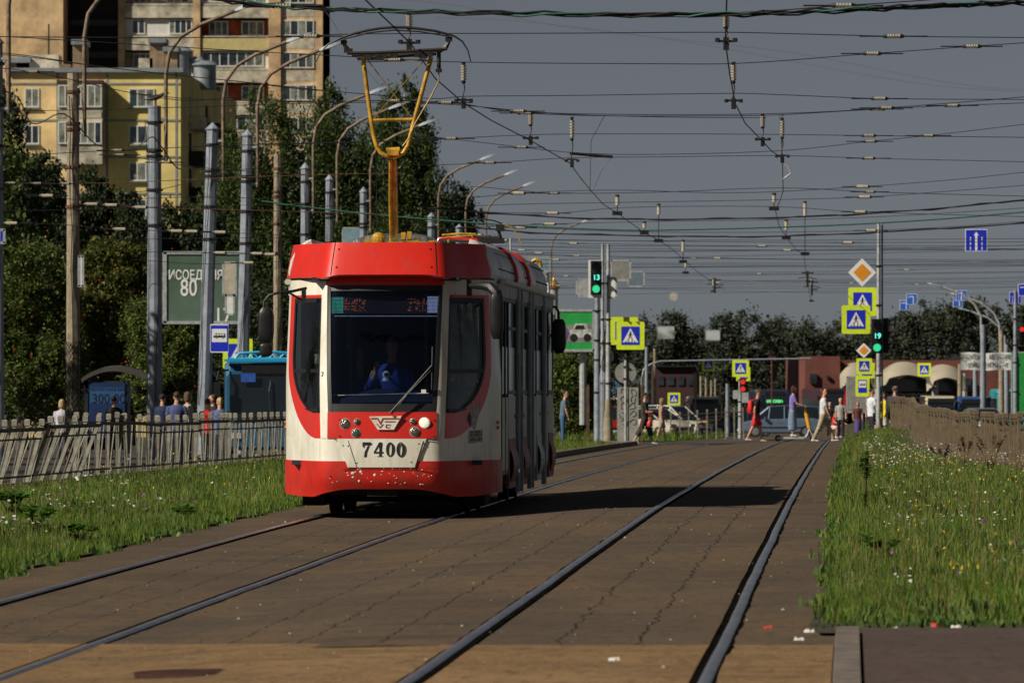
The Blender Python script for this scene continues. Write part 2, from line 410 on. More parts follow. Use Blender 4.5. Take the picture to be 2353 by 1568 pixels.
# ---------------------------------------------------------------- grass
def blades(name, uf, yr, n, zf, seed, m, hmin, hmax, wd, label, edge=None):
    rng = np.random.default_rng(seed)
    t = rng.random(n)
    a, b = yr; Yv = a*(b/a)**(t**.92)            # denser near the camera
    r = rng.random(n)
    Xs = np.empty(n); Zs = np.empty(n); 
    for i in range(n):
        Y = Yv[i]; lo, hi = uf(Y); u = lo+(hi-lo)*r[i]
        u += .20*mnoise.noise(Vector((Y*.5, seed, 0)))+.16*mnoise.noise(Vector((Y*2.5, seed, 9)))
        Xs[i] = XR(Y)+u; Zs[i] = ZG(u, Y)+zf(u, Y)
    patch = np.array([mnoise.noise(Vector((Xs[i]*1.6, Yv[i]*.5, seed))) for i in range(n)])
    patch2 = np.array([mnoise.noise(Vector((Xs[i]*5, Yv[i]*1.2, seed+5))) for i in range(n)])
    H = (hmin+(hmax-hmin)*rng.random(n)**1.6)*(1+.9*patch+.6*patch2)*(.55+.45*np.clip((Yv-yr[0])/2.0,0,1))
    if zf is zR:
        fr_ = np.array([FENR(y) if y > 84 else 99. for y in Yv]); uu_ = Xs-(.229+.0594*(Yv-29.1)); H *= .3+.7*np.clip((fr_-uu_)/1.6, 0, 1)
    if zf is zL:
        uu_ = Xs-(.229+.0594*(Yv-29.1)); H *= .25+.75*np.clip((uu_+11.2)/1.8, 0, 1)
    W = wd*(.6+.8*rng.random(n))*np.sqrt(np.maximum(1, Yv/55))
    ang = rng.random(n)*2*pi; lean = rng.normal(0, .28, n)*H; la = rng.random(n)*2*pi
    dx = np.cos(ang)*W/2; dy = np.sin(ang)*W/2
    V = np.zeros((n, 5, 3))
    base = np.stack([Xs, Yv, Zs-.02], 1); sd = np.stack([dx, dy, dx*0], 1)
    mid = base+np.stack([np.cos(la)*lean*.35, np.sin(la)*lean*.35, H*.6], 1)
    tip = base+np.stack([np.cos(la)*lean, np.sin(la)*lean, H], 1)
    V[:,0] = base-sd; V[:,1] = base+sd; V[:,2] = mid+sd*.8; V[:,3] = mid-sd*.8; V[:,4] = tip
    return quick(name, V.reshape(-1,3), n, 5, [(0,1,2,3),(3,2,4)], m, label)
def quick(name, V, n, per, fc, m, label=None, kind='stuff', parent=None, org=None):
    me = bpy.data.meshes.new(name)
    V = np.asarray(V, dtype=np.float64)
    if org is not None: V = V-np.array(org)
    idx = []; tot = []
    basei = (np.arange(n)*per)[:,None]
    cols = [basei+np.array(f)[None,:] for f in fc]
    allc = np.concatenate(cols, 1)               # n x sum(len)
    lt = np.tile(np.array([len(f) for f in fc]), n)
    ls = np.concatenate([[0], np.cumsum(lt)[:-1]])
    me.vertices.add(len(V)); me.vertices.foreach_set('co', V.ravel())
    me.loops.add(allc.size); me.loops.foreach_set('vertex_index', allc.ravel().astype(np.int32))
    me.polygons.add(len(lt)); me.polygons.foreach_set('loop_start', ls.astype(np.int32)); me.polygons.foreach_set('loop_total', lt.astype(np.int32))
    me.update(calc_edges=True); me.validate()
    me.materials.append(m)
    o = bpy.data.objects.new(name, me); COL.objects.link(o)
    if kind: o['kind'] = kind
    if parent is not None: o.parent = parent
    elif org is not None: o.location = org
    if label: o['label'] = label
    return o
m_grass = leafmat('grass_blades', (.060,.130,.014), (.105,.205,.020), (.25,.27,.06), .4, .5)
m_weedc = leafmat('clover_leaf', (.05,.10,.02), (.08,.15,.025), (.14,.19,.045), .25, .6)
m_grass2 = leafmat('dry_stalks', (.22,.20,.06), (.12,.15,.04), (.24,.14,.05), .2, .7)
def vis(lo, hi, mode):
    # keep to what the photo can see, plus a margin
    def f(Y):
        half = 512/F*Y+.9
        l = max(lo(Y) if callable(lo) else lo, -half-XR(Y)); h = min(hi(Y) if callable(hi) else hi, half-XR(Y))
        if mode == 'R': h = max(h, (lo(Y) if callable(lo) else lo)+1.5)
        else: l = min(l, (hi(Y) if callable(hi) else hi)-1.5)
        return (l, h)
    return f
o = blades('grass', vis(VR0+.02, 9.3, 'R'), (35.3,184), 230000, zR, 3, m_grass, .035, .15, .0075, 'rough green grass of the right-hand verge beside the rails'); o['category'] = 'grass'
o = blades('grass', vis(-12.0, VL0+.02, 'L'), (44,184), 170000, zL, 11, m_grass, .035, .15, .0075, 'rough green grass of the left-hand verge in front of the leaning fence'); o['category'] = 'grass'
o = blades('grass', lambda Y: (-12, VL0), (217,420), 22000, zL, 12, m_grass, .1, .35, .02, 'grass strip left of the tracks beyond the cross street'); o['category'] = 'grass'
o = blades('grass', lambda Y: (VR0, 9), (217,420), 16000, zR, 13, m_grass, .1, .35, .02, 'grass strip right of the tracks beyond the cross street'); o['category'] = 'grass'
o = blades('low_weeds', vis(VR0+.0, 9.3, 'R'), (34.9,150), 60000, zR, 6, m_weedc, .02, .10, .03, 'low clover and broad leaves between the grass of the right verge'); o['category'] = 'ground cover'
o = blades('low_weeds', vis(-12.0, VL0+.05, 'L'), (44,150), 45000, zL, 16, m_weedc, .02, .09, .03, 'low clover and broad leaves between the grass of the left verge'); o['category'] = 'ground cover'
o = blades('dry_grass', vis(VR0+.1, 9.3, 'R'), (35.3,184), 14000, zR, 4, m_grass2, .10, .30, .005, 'pale dry stalks standing in the right verge'); o['category'] = 'grass'
o = blades('dry_grass', vis(-12.0, VL0-.1, 'L'), (44,184), 7000, zL, 14, m_grass2, .12, .32, .005, 'pale dry stalks standing in the left verge'); o['category'] = 'grass'
def flowers(uf, yr, n, zf, seed, m, hmin, hmax, r, label, thr, flat=.35, name='wildflowers'):
    rng = np.random.default_rng(seed); out = []; k = 0
    while len(out) < n and k < n*40:
        k += 1
        Y = yr[0]*(yr[1]/yr[0])**rng.random(); lo, hi = uf(Y); u = lo+(hi-lo)*rng.random(); X = XR(Y)+u
        if mnoise.noise(Vector((X*1.1+seed, Y*.22, seed))) < thr: continue
        z = ZG(u, Y)+zf(u, Y)+rng.uniform(hmin, hmax); out.append((X, Y, z, r*rng.uniform(.5, 1.2)*max(1, (Y/70))**.4))
    V = []; fc = [(0,1,2,3,4,5)]
    for X, Y, z, rr in out:
        tx, ty = rng.normal(0, flat, 2)
        for j in range(6):
            a = j*pi/3; q = rr*(1 if j % 2 else .75); x_, y_ = cos(a)*q, sin(a)*q; V.append((X+x_, Y+y_, z+x_*tx+y_*ty-0.12*rr))
    o = quick(name, V, len(out), 6, fc, m, label); o['category'] = 'flowers'
m_fw = leafmat('yarrow_white', (.62,.60,.54), (.75,.73,.68), (.66,.56,.58), .2, .8)
m_fy = leafmat('flower_yellow', (.6,.36,.02), (.55,.42,.04), (.6,.3,.02), .2, .8)
m_fp = leafmat('flower_purple', (.24,.05,.27), (.3,.09,.33), (.2,.05,.2), .2, .8)
vr = vis(VR0+.5, 9.2, 'R'); vl = vis(-11, VL0-.4, 'L')
flowers(vr, (37,180), 1300, zR, 21, m_fw, .14, .30, .014, 'white yarrow flower heads over the right verge', .10)
flowers(vr, (88,135), 1100, zR, 26, m_fw, .16, .32, .016, 'dense drift of white yarrow in front of the right fence', -.05)
flowers(vl, (48,120), 420, zL, 22, m_fw, .16, .30, .019, 'scattered white yarrow flower heads in the left verge', .16)
flowers(vr, (36,160), 420, zR, 23, m_fy, .14, .30, .011, 'small yellow flowers in the right verge', .02, 1)
flowers(vl, (48,150), 260, zL, 24, m_fy, .12, .28, .011, 'small yellow flowers in the left verge', .05, 1)
flowers(vr, (36,70), 45, zR, 25, m_fp, .16, .30, .016, 'purple clover heads in the right verge', .05, 1)
flowers(vl, (48,80), 45, zL, 27, m_fp, .14, .26, .016, 'purple clover heads in the left verge', .05, 1)
# broad-leaved weeds
m_weed = leafmat('weed_leaf', (.04,.10,.015), (.07,.17,.02), (.12,.26,.03), .35, .45)
m_dock = leafmat('dock_seed', (.05,.016,.010), (.08,.025,.015), (.10,.05,.02), .1, .8)
def weed(loc, h, r, n, ls, m, label, seed, cat='plant', name='broad_leaved_weed', up=.6):
    rng = np.random.default_rng(seed); root = thing(name, label, cat, loc)
    b = MB(); V = []
    stems = 7
    for i in range(stems):
        a = rng.random()*2*pi; q = r*rng.uniform(.15, .8); tip = Vector((cos(a)*q, sin(a)*q, h*rng.uniform(.7, 1.0)))
        mid = tip*.5+Vector((0,0,h*.12)); b.tube([(0,0,-.03), mid, tip], [.006,.005,.002], 4)
        for k in range(n//stems):
            t = rng.uniform(.15, 1.0); p = (mid*(1-t)+tip*t) if t > .3 else mid*t*2
            aa = rng.random()*2*pi; l = ls*rng.uniform(.5, 1.2); d = Vector((cos(aa), sin(aa), rng.uniform(-.3, up)))*l; s_ = Vector((-sin(aa), cos(aa), rng.uniform(-.3,.3)))*l*.32
            V += [p, p+d*.45+s_, p+d, p+d*.45-s_]
    b.build('stem', m_grass2, root)
    quick('leaves', [tuple(v) for v in V], len(V)//4, 4, [(0,1,2,3)], m, None, None, root)
    return root
m_docks = leafmat('dock_stalk', (.06,.02,.012), (.09,.03,.015), (.12,.06,.02), .1, .8)
for i, (ox, Y, h, r) in enumerate([(2215,94,.62,.34),(2275,92,.72,.36),(2165,97,.45,.3)]):
    X = (ox*OV-512)/F*Y; u = X-XR(Y)
    lab = ['dark brown seeding dock plant, middle one of three in the right verge', 'tallest dark brown dock plant at the far right of the verge', 'low brown dock plant, left of two taller ones'][i]
    weed((X, Y, ZG(u, Y)+zR(u, Y)), h, r, 420, .045, m_dock, lab, 30+i, name='dock_plant')
for i, (u, Y, h, r, ls) in enumerate([(VR0+.35,62,.72,.11,.06),(VR0+.42,47,.22,.28,.07)]):
    weed((XR(Y)+u, Y, ZG(u, Y)+zR(u, Y)), h, r, 300, ls, m_weed, ['tall narrow green weed at the edge of the right verge by the rail', 'low bushy weed at the edge of the right verge'][i], 40+i)
for i, (ox, Y, h, r, ls) in enumerate([(35,62,.34,.42,.12),(420,62,.20,.24,.08),(175,55,.2,.28,.08),(80,57,.3,.3,.1)]):
    X = (ox*OV-512)/F*Y; u = min(X-XR(Y), VL0-.15); X = XR(Y)+u
    weed((X, Y, ZG(u, Y)+zL(u, Y)), h, r, 240, ls, m_weed, ['bright broad-leaved weed at the left edge of the picture below the fence', 'low leafy weed at the edge of the left verge by the rail', 'small leafy weed in the middle of the near left verge', 'medium leafy weed left in the verge among white flowers'][i], 50+i)
# litter and manhole
m_lit = mat('litter_white', (.6,.58,.55), .8, 0, .1, 8); m_litr = mat('litter_red', (.45,.04,.03), .6, 0, .1, 8)
lit = [(1410,1517,.06,.02,m_lit,'white scrap of paper lying between the rails in the foreground'),(1835,1470,.05,.03,m_lit,'crumpled white litter at the tip of the right verge'),(1858,1452,.06,.03,m_lit,'pale plastic scrap at the corner of the right verge'),(1762,1443,.05,.03,m_litr,'small red wrapper right of the last rail'),(2060,1447,.05,.03,m_lit,'white scrap on the earth behind the pavement, left one'),(2150,1440,.07,.04,m_litr,'reddish scrap on the earth behind the pavement'),(2195,1443,.06,.03,m_lit,'white scrap on the earth behind the pavement, right one')]
def ground_hit(ox, oy, dz=0):
    lo = 20.0; hi = 400.0
    for _ in range(60):
        mid = (lo+hi)/2; X = (ox*OV-512)/F*mid
        py = YH+(CH-ZX(X, mid)-dz)*F/mid
        if py > oy*OV: lo = mid
        else: hi = mid
    X = (ox*OV-512)/F*lo; return Vector((X, lo, ZX(X, lo)+dz))
for i, (ox, oy, a, c, m, lab) in enumerate(lit):
    p = ground_hit(ox, oy, .02); b = MB(); rng = random.Random(i)
    rs = []
    for k in range(5):
        t = k/4-.5; rs.append([(t*a*1.1+rng.uniform(-.004,.004), rng.uniform(-.01,0)-c*(.5-abs(t)*.6), .004), (t*a, 0, .012+.02*rng.random()), (t*a, c*(.5-abs(t)*.6), .004)])
    b.rings(rs, cap=True); o = b.build('litter', m); o.location = p; tag(o, lab, 'litter', 'scraps of litter')
pebV = []; rng = np.random.default_rng(5)
for k in range(900):
    Y = 30*(150/30)**rng.random(); u = rng.uniform(-5.4, 1.4); s_ = rng.uniform(.003,.009)*(1 if k % 9 else 1.8); X = XR(Y)+u; z = ZG(u, Y)+.003
    for q in ((-1,-1,0),(1,-1,0),(1,1,0),(-1,1,0),(0,0,1.1)): pebV.append((X+q[0]*s_, Y+q[1]*s_, z+q[2]*s_))
m_peb = leafmat('grit', (.03,.025,.02), (.14,.11,.08), (.42,.38,.32), 0, .8)
o = quick('gravel', pebV, 900, 5, [(0,1,4),(1,2,4),(2,3,4),(3,0,4)], m_peb, 'loose grit and crumbs scattered over the track paving'); o['category'] = 'gravel'
m_iron = mat('manhole_rusty', (.06,.022,.014), .7, .3, .3, 5)
p = ground_hit(478, 1545); b = MB(); b.cyl((0,0,-.02),(0,0,.007),.40,n=32)
b.cyl((0,0,.007),(0,0,.010),.33,n=32); o = b.build('manhole_cover', m_iron); o.location = p; tag(o, 'rusty round manhole cover in the brown foreground paving', 'manhole cover')
# ================================================================ THE TRAM
YN = 65.3; TX = -1.495
TRZ = -atan2(.0594, 1)
TROOT = Vector((TX, YN, ZG(TR, YN)+.02))
TM = Matrix.Translation(TROOT) @ Matrix.Rotation(TRZ, 4, 'Z'); TMI = TM.inverted()
def TL(ox, oy, y=0.0):
    """photo direction (ox,oy) met by the tram's own cross-plane at depth y -> tram coordinates"""
    o = TMI @ Vector((0,0,CH)); d = (TMI @ O(ox, oy, 60))-o
    return o+d*((y-o.y)/d.y)
m_red = mat('tram_red', (.62,.022,.012), .34, 0, .05, 1.5, coat=.35)
m_tw = mat('tram_cream_white', (.82,.80,.73), .36, 0, .05, 1.6, bump=.03, coat=.3, col2=(.66,.62,.50))
m_red2 = mat('tram_red_worn', (.55,.020,.012), .42, 0, .10, 3, bump=.08)
m_rub = mat('black_rubber', (.010,.010,.012), .5, 0, .2, 6)
m_seam = mat('panel_seam', (.02,.008,.006), .9, 0, .1, 6)
m_glassF = glass('windscreen_glass', (.60,.66,.78), .07); m_glassF.node_tree.nodes['Glossy BSDF'].inputs[0].default_value = (.7,.82,1,1)
m_glassS = glass('cab_side_glass', (.62,.65,.62), .045)
m_glassB = glass('saloon_glass', (.30,.33,.33), .30, .07)
m_int = mat('cab_interior_dark', (.018,.022,.035), .8, 0, .2, 2)
m_intb = mat('cab_lining', (.035,.042,.06), .7, 0, .2, 2)
m_yel = mat('pantograph_yellow', (.52,.30,.025), .5, .1, .25, 7, bump=.2)
m_silver = mat('roof_silver', (.58,.59,.60), .42, .15, .15, 3)
m_cover = mat('roof_cover_grey', (.66,.67,.66), .4, .1, .12, 3, bump=.05)
m_side = mat('tram_side_cream', (.66,.64,.56), .45, 0, .12, 1.2)
m_pink = mat('skirt_cover', (.48,.12,.10), .55, 0, .25, 2)
m_under = mat('underframe', (.010,.010,.010), .9, 0, .3, 3)
m_streak = mat('streaky_reflection', (.14,.16,.16), .15, .3, .1, 3, col2=(.62,.66,.64)); m_streak.node_tree.nodes['Noise Texture'].inputs['Scale'].default_value = 11  # bright streaky window reflections painted into the colour
m_orange = mat('marker_amber', (.55,.11,.02), .35, 0, .1, 9)
def grime(m, col, amt, sc=(5,5,.8), lo=.50, hi=.72):
    nt = m.node_tree; b = nt.nodes['Principled BSDF']; src = b.inputs['Base Color'].links[0].from_socket
    tc = nt.nodes.new('ShaderNodeTexCoord'); mp = nt.nodes.new('ShaderNodeMapping'); mp.inputs['Scale'].default_value = sc; nt.links.new(tc.outputs['Object'], mp.inputs[0])
    n = nt.nodes.new('ShaderNodeTexNoise'); n.inputs['Scale'].default_value = 1.6; n.inputs['Detail'].default_value = 9; n.inputs['Roughness'].default_value = .7; nt.links.new(mp.outputs[0], n.inputs['Vector'])
    r = nt.nodes.new('ShaderNodeMapRange'); r.inputs[1].default_value = lo; r.inputs[2].default_value = hi; r.inputs[4].default_value = amt; nt.links.new(n.outputs['Fac'], r.inputs[0])
    x = nt.nodes.new('ShaderNodeMix'); x.data_type = 'RGBA'; nt.links.new(r.outputs[0], x.inputs['Factor']); nt.links.new(src, x.inputs['A']); x.inputs['B'].default_value = tuple(col)+(1,); nt.links.new(x.outputs['Result'], b.inputs['Base Color'])
    rr_ = nt.nodes.new('ShaderNodeMapRange'); rr_.inputs[3].default_value = b.inputs['Roughness'].default_value; rr_.inputs[4].default_value = .75; nt.links.new(r.outputs[0], rr_.inputs[0]); nt.links.new(rr_.outputs[0], b.inputs['Roughness'])
grime(m_tw, (.34,.29,.20), .55); grime(m_red2, (.20,.05,.03), .6); grime(m_red, (.40,.03,.02), .45, (3,3,1.5)); grime(m_side, (.16,.14,.10), .6); grime(m_cover, (.25,.24,.21), .6, (3,.8,3)); grime(m_pink, (.10,.05,.04), .6)
tram = thing('tram', 'red and white tram number 7400 coming towards the camera on the left track', 'tram', TROOT, TRZ)
PLAN = [(0,0),(.20,.004),(.40,.02),(.60,.05),(.68,.09),(.74,.17),(.82,.33),(.92,.57),(1.02,.80),(1.11,1.0),(1.18,1.16),(1.225,1.32),(1.247,1.52),(1.25,1.75),(1.25,2.0)]
_L = [0]
for i in range(1, len(PLAN)): _L.append(_L[-1]+math.hypot(PLAN[i][0]-PLAN[i-1][0], PLAN[i][1]-PLAN[i-1][1]))
AMAX = _L[-1]
_px = [p[0] for p in PLAN]; _py = [p[1] for p in PLAN]
RK = [(.2,.10),(.45,.0),(.9,.0),(1.2,.03),(1.6,.11),(2.1,.24),(2.72,.42),(3.2,.52)]
def surf(a, z, kind='body'):
    s_ = 1 if a >= 0 else -1; aa = abs(a)
    if aa > AMAX: x = 1.25; y = 2.0+aa-AMAX
    else: x = _herm(_L, _px, aa); y = _herm(_L, _py, aa)
    w_ = 1-sstep(.75, 2.1, aa)
    rk = _herm([p[0] for p in RK], [p[1] for p in RK], z)
    if kind == 'fair': rk = .30+(z-2.74)*.55; x *= .985-.16*max(0, z-2.74)**1.3*1.2; y -= .05*w_
    else: x *= 1-.035*max(0, z-1.6)*(aa > 0)
    return Vector((s_*x, y+rk*(w_ if kind != 'fair' else (.25+.75*w_)), z))
def snorm(a, z, kind='body'):
    e = .01; du = surf(a+e, z, kind)-surf(a-e, z, kind); dv = surf(a, z+e, kind)-surf(a, z-e, kind)
    n = du.cross(dv); n.normalize(); return n if n.y < .05 or abs(n.x) > .5 else n
def patch(name, m, a0, a1, z0, z1, nz=14, na=16, off=0.0, parent=None, kind='body', thick=.02):
    b = MB(); fa0 = a0 if callable(a0) else (lambda z: a0); fa1 = a1 if callable(a1) else (lambda z: a1)
    fz0 = z0 if callable(z0) else None; fz1 = z1 if callable(z1) else None
    rows = []; back = []
    for i in range(nz+1):
        t = i/nz; r = []; rb = []
        for j in range(na+1):
            s_ = j/na
            if fz0 or fz1:
                a = fa0(0)+(fa1(0)-fa0(0))*s_
                za = fz0(a) if fz0 else z0; zb = fz1(a) if fz1 else z1; z = za+(zb-za)*t
            else:
                z = z0+(z1-z0)*t; a = fa0(z)+(fa1(z)-fa0(z))*s_
            n = snorm(a, z, kind); p = surf(a, z, kind); r.append(p+n*off); rb.append(p+n*(off-thick))
        rows.append(r); back.append(rb)
    # closed slab
    n1 = na+1; vs = [p for r in rows for p in r]+[p for r in back for p in r]; N = len(rows)*n1; fs = []
    for i in range(nz):
        for j in range(na):
            q = (i*n1+j, i*n1+j+1, (i+1)*n1+j+1, (i+1)*n1+j); fs.append(q); fs.append(tuple(N+k for k in q[::-1]))
    ed = [i for i in range(n1)]+[i*n1+na for i in range(1, nz+1)]+[nz*n1+j for j in range(na-1, -1, -1)]+[i*n1 for i in range(nz-1, 0, -1)]
    for k in range(len(ed)):
        a_, b_ = ed[k], ed[(k+1) % len(ed)]; fs.append((a_, N+a_, N+b_, b_))
    b.add(vs, fs); return b.build(name, m, parent or tram, smooth=40)
def join(o, mb, m):
    me = o.data; bm = bmesh.new(); bm.from_mesh(me); k = len(me.materials); me.materials.append(m)
    vs = [bm.verts.new(v) for v in mb.v]
    for f in mb.f:
        try: q = bm.faces.new([vs[i] for i in f]); q.material_index = k; q.smooth = True
        except ValueError: pass
    bm.to_mesh(me); bm.free()
# --- body shell, front
lowz = lambda a: .33-.10*sstep(.35, 1.0, abs(a))+.03*sstep(1.3, 2.2, abs(a))
bumper = patch('bumper', m_red2, -AMAX-.1, AMAX+.1, lowz, lambda a: .645-.05*sstep(.6, 1.6, abs(a))*0, 8, 70, .012)
lower = patch('lower_front', m_tw, -AMAX-.1, AMAX+.1, .645, .905, 6, 70, 0)
sl_side = lambda a: .905
for s_ in (-1, 1):
    def A(v): return s_*v
    # white cheek with window opening: pieces around the window
    win_out = lambda z: .84+.92*(1-max(0, min(1, (1.95-z)/.76))**2.4)**.5 if z < 1.95 else 1.76
    red_out = lambda z: (.78+1.14*(1-max(0, min(1, (1.95-z)/1.05))**2.2)**.5) if z < 1.95 else 1.92
    pil_in = lambda z: .62+.085*(z-1.2)/1.5
    pil_out = lambda z: .755+.095*(z-1.2)/1.5
    def seg(name, m, f0, f1, z0, z1, off=0, nz=20, na=8):
        return patch(name, m, (lambda z: A(f0(z))) if callable(f0) else A(f0), (lambda z: A(f1(z))) if callable(f1) else A(f1), z0, z1, nz, na, off)
    # pillar between windscreen and side window
    seg('front_pillar', m_tw, pil_in, pil_out, .905, 2.72, .004, 24, 5)
    # white outer cheek (outside the red band)
    seg('side_cheek', m_tw, red_out, AMAX+.1, .905, 2.56, 0, 30, 8)
    seg('cheek_top', m_tw, pil_out, AMAX+.1, 2.56, 2.735, 0, 4, 18)
    # red band round the window
    seg('window_surround', m_red, win_out, red_out, 1.195, 2.52, .003, 26, 6)
    seg('window_surround', m_red, pil_out, red_out, .905, 1.195, .003, 14, 14)
    seg('window_surround', m_red, pil_out, 1.92, 2.52, 2.56, .003, 2, 14)
    # window
    g = seg('cab_window', m_glassS, pil_out, win_out, 1.2, 2.52, -.004, 26, 10)
    patch('gasket', m_rub, (lambda z: A(win_out(z)-.05)), (lambda z: A(win_out(z)+.004)), 1.2, 2.52, 26, 2, .005, parent=g)
    patch('gasket', m_rub, A(.86), A(1.76), 2.47, 2.524, 2, 12, .005, parent=g)
    patch('gasket', m_rub, A(.815), (lambda z: A(.86+.75*(max(0, z-1.2)/.06)**.5*.7)), 1.2, 1.245, 3, 10, .005, parent=g)
    patch('window_bar', m_rub, A(.82), (lambda z: A(win_out(z))), 1.66, 1.70, 2, 10, .004, parent=g)
    patch('gasket', m_rub, (lambda z: A(pil_out(z)-.004)), (lambda z: A(pil_out(z)+.03)), 1.2, 2.52, 20, 2, .006, parent=g)
    for zz in (1.02, 1.08):
        c = surf(A(2.16), zz)+snorm(A(2.16), zz)*.002; b = MB(); b.ell(c, (.022,.03,.022), 10, 6); b.build('marker_lamp', m_orange, tram, smooth=60)
# --- windscreen
ws = patch('windscreen', m_glassF, lambda z: -(.62+.085*(z-1.2)/1.5), lambda z: (.62+.085*(z-1.2)/1.5), 1.2, 2.665, 20, 20, -.006)
for (a0, a1, z0, z1) in ((-.70,.70,2.60,2.68),(-.61,.61,1.2,1.30)):
    patch('windscreen_band', m_rub, a0, a1, z0, z1, 3, 16, .003, parent=ws)
for s_ in (-1, 1):
    patch('windscreen_band', m_rub, lambda z: s_*(.575+.085*(z-1.2)/1.5), lambda z: s_*(.625+.085*(z-1.2)/1.5), 1.2, 2.66, 20, 3, .005, parent=ws)
patch('red_brow', m_red, -.73, .73, 2.665, 2.775, 4, 16, .01)
# --- headlamp panel
hp = patch('headlamp_panel', m_red, -.628, .628, .905, 1.205, 8, 20, .012)
patch('number_panel', m_tw, lambda z: -(.385+.13*(z-.575)/.33), lambda z: (.385+.13*(z-.575)/.33), .575, .900, 8, 16, .022)
def disc_at(x, z, r, m, name, parent, off=.02, depth=.03, emit=False, ring=True):
    c = surf(x, z)+Vector((0, -off, 0)); b = MB()
    b.cyl(c+Vector((0, depth, 0)), c, r*1.12, r*1.12, 20)
    o = b.build(name, m_steel if ring else m, parent)
    b = MB(); b.ell(c, (r, .018, r), 18, 10); b.build('lens', m, o, smooth=60); return o
m_lens = mat('headlamp_lens', (.30,.29,.24), .15, .7, .45, 60, bump=.5, bscale=90)
m_lit = mat('headlamp_lit', (.9,.85,.7), .2, 0, .1, 30, emit=(1,.88,.68), estr=.45)
for (ox, oy, r, m) in ((793,972,.058,m_lens),(820,967,.035,m_lens),(818,993,.050,m_lens),(948,966,.033,m_lens),(975,970,.060,m_lit),(952,990,.052,m_lens)):
    p = TL(ox, oy, .03); disc_at(p.x, p.z, r, m, 'headlight', tram)
# badge: cream trapezoid with an interlaced mark
c0 = surf(0, 1.1)
def fpl(pts, z0off=0, name='x', m=None, parent=None, y=-.02, d=.006):
    b = MB(); M = Matrix.Translation(Vector((0, y, 0))) @ FR; b.prism(pts, M, d); return b.build(name, m, parent or tram)
def tz(ox, oy): p = TL(ox, oy, 0); return (p.x, p.z)
bd = fpl([tz(848,955), tz(868,985.5), tz(905,985.5), tz(923,954)], name='badge', m=m_tw, y=-.014, d=.012)
def stroke(pts, wd, name, m, parent, y, d=.003):
    b = MB()
    for i in range(len(pts)-1):
        a = Vector(pts[i]+(0,)); c = Vector(pts[i+1]+(0,)); t = (c-a).normalized(); n = Vector((-t.y, t.x, 0))*wd/2; a = a-t*wd*.3; c = c+t*wd*.3
        b.prism([tuple((a-n).xy), tuple((c-n).xy), tuple((c+n).xy), tuple((a+n).xy)], Matrix.Translation(Vector((0, y-i*.0004, 0))) @ FR, d)
    return b.build(name, m, parent)
stroke([tz(854,960), tz(868,960), tz(874,972), tz(880,960), tz(916,960)], .014, 'badge_mark', m_redr, bd, -.027)
stroke([tz(885,967), tz(908,967)], .010, 'badge_mark', m_redr, bd, -.0275)
stroke([tz(866,972), tz(873,981), tz(880,973)], .009, 'badge_mark', m_redr, bd, -.028)
stroke([tz(897,975), tz(888,974), tz(886,980), tz(895,981)], .008, 'badge_mark', m_redr, bd, -.0285)
# fleet number 7400, slab-serif digits
def digit(b, pts, M, d=.004): b.prism(pts, M, d)
def number(parent):
    m = mat('number_black', (.012,.012,.014), .5, 0, .1, 9)
    hgt = .168; z0 = TL(885, 1048, 0).z; xs = [835, 861, 889, 913]; wds = [.098,.108,.098,.098]
    for ch, ox, w_ in zip('7400', xs, wds):
        x0 = TL(ox, 1030, 0).x-.01; b = MB(); M = Matrix.Translation(Vector((x0, -.0295, z0))) @ FR
        if ch == '0':
            n = 26
            for i in range(n):
                t0 = 2*pi*i/n; t1 = 2*pi*(i+1)/n
                def q(t, o_):
                    rx = w_/2 if o_ else w_/2-.031; ry = hgt/2 if o_ else hgt/2-.013
                    return (w_/2+rx*cos(t), hgt/2+ry*sin(t))
                b.prism([q(t0,1), q(t1,1), q(t1,0), q(t0,0)], M, .004)
        elif ch == '7':
            b.prism([(0,hgt),(0,hgt-.055),(.010,hgt-.055),(.016,hgt-.028),(.024,hgt-.026),(w_,hgt-.026),(w_,hgt)], M, .004)
            b.prism([(w_-.022,hgt-.0262),(.050,.05),(.046,0),(.018,0),(.024,.055),(.078-.01,hgt-.0262)][::1], M, .004)
        else:
            b.prism([(.062,0),(.092,0),(.092,hgt),(.062,hgt)], M, .004)
            b.prism([(0,.040),(.0618,.040),(.0618,.058),(0,.058)], M, .004); b.prism([(.0922,.040),(w_+.004,.040),(w_+.004,.058),(.0922,.058)], M, .004)
            b.prism([(0,.0582),(.018,.0582),(.0618,hgt-.03),(.0618,hgt)], M, .004)
            b.prism([(.046,-.001),(.0618,-.001),(.0618,.010),(.046,.010)], M, .004); b.prism([(.0922,-.001),(.108,-.001),(.108,.010),(.0922,.010)], M, .004)
        b.build('number_digit', m, parent)
number(tram)
# bolts, seams, dents on the front
for ox, oy in ((788,1022),(800,1023),(962,1018),(974,1018),(820,1062),(945,1060),(779,962),(996,962),(779,1000),(996,1000),(757,1092),(1007,1082)):
    p = TL(ox, oy, 0); q = surf(p.x, p.z); b = MB(); b.ell((q.x, q.y-.022, q.z), (.009,.006,.009), 8, 5); b.build('bolt', m_dark, tram)
seamo = MB()
def seamline(p0, p1, wd=.007, off=.0255):
    n = 8; L = []
    for i in range(n+1):
        t = i/n; a = p0[0]+(p1[0]-p0[0])*t; z = p0[1]+(p1[1]-p0[1])*t; q = surf(a, z); q.y -= off; L.append(q)
    seamo.tube(L, wd/2, 4)
def az(ox, oy): p = TL(ox, oy, .02); return (p.x, p.z)
seamline(az(800,1011), az(820,1071)); seamline(az(973,1011), az(954,1071)); seamline(az(820,1073), az(954,1073), .007)
seamline(az(768,1009), az(1004,1009), .008, .016)
seamo.build('panel_seam', m_seam, tram)
b = MB(); rr = random.Random(3)
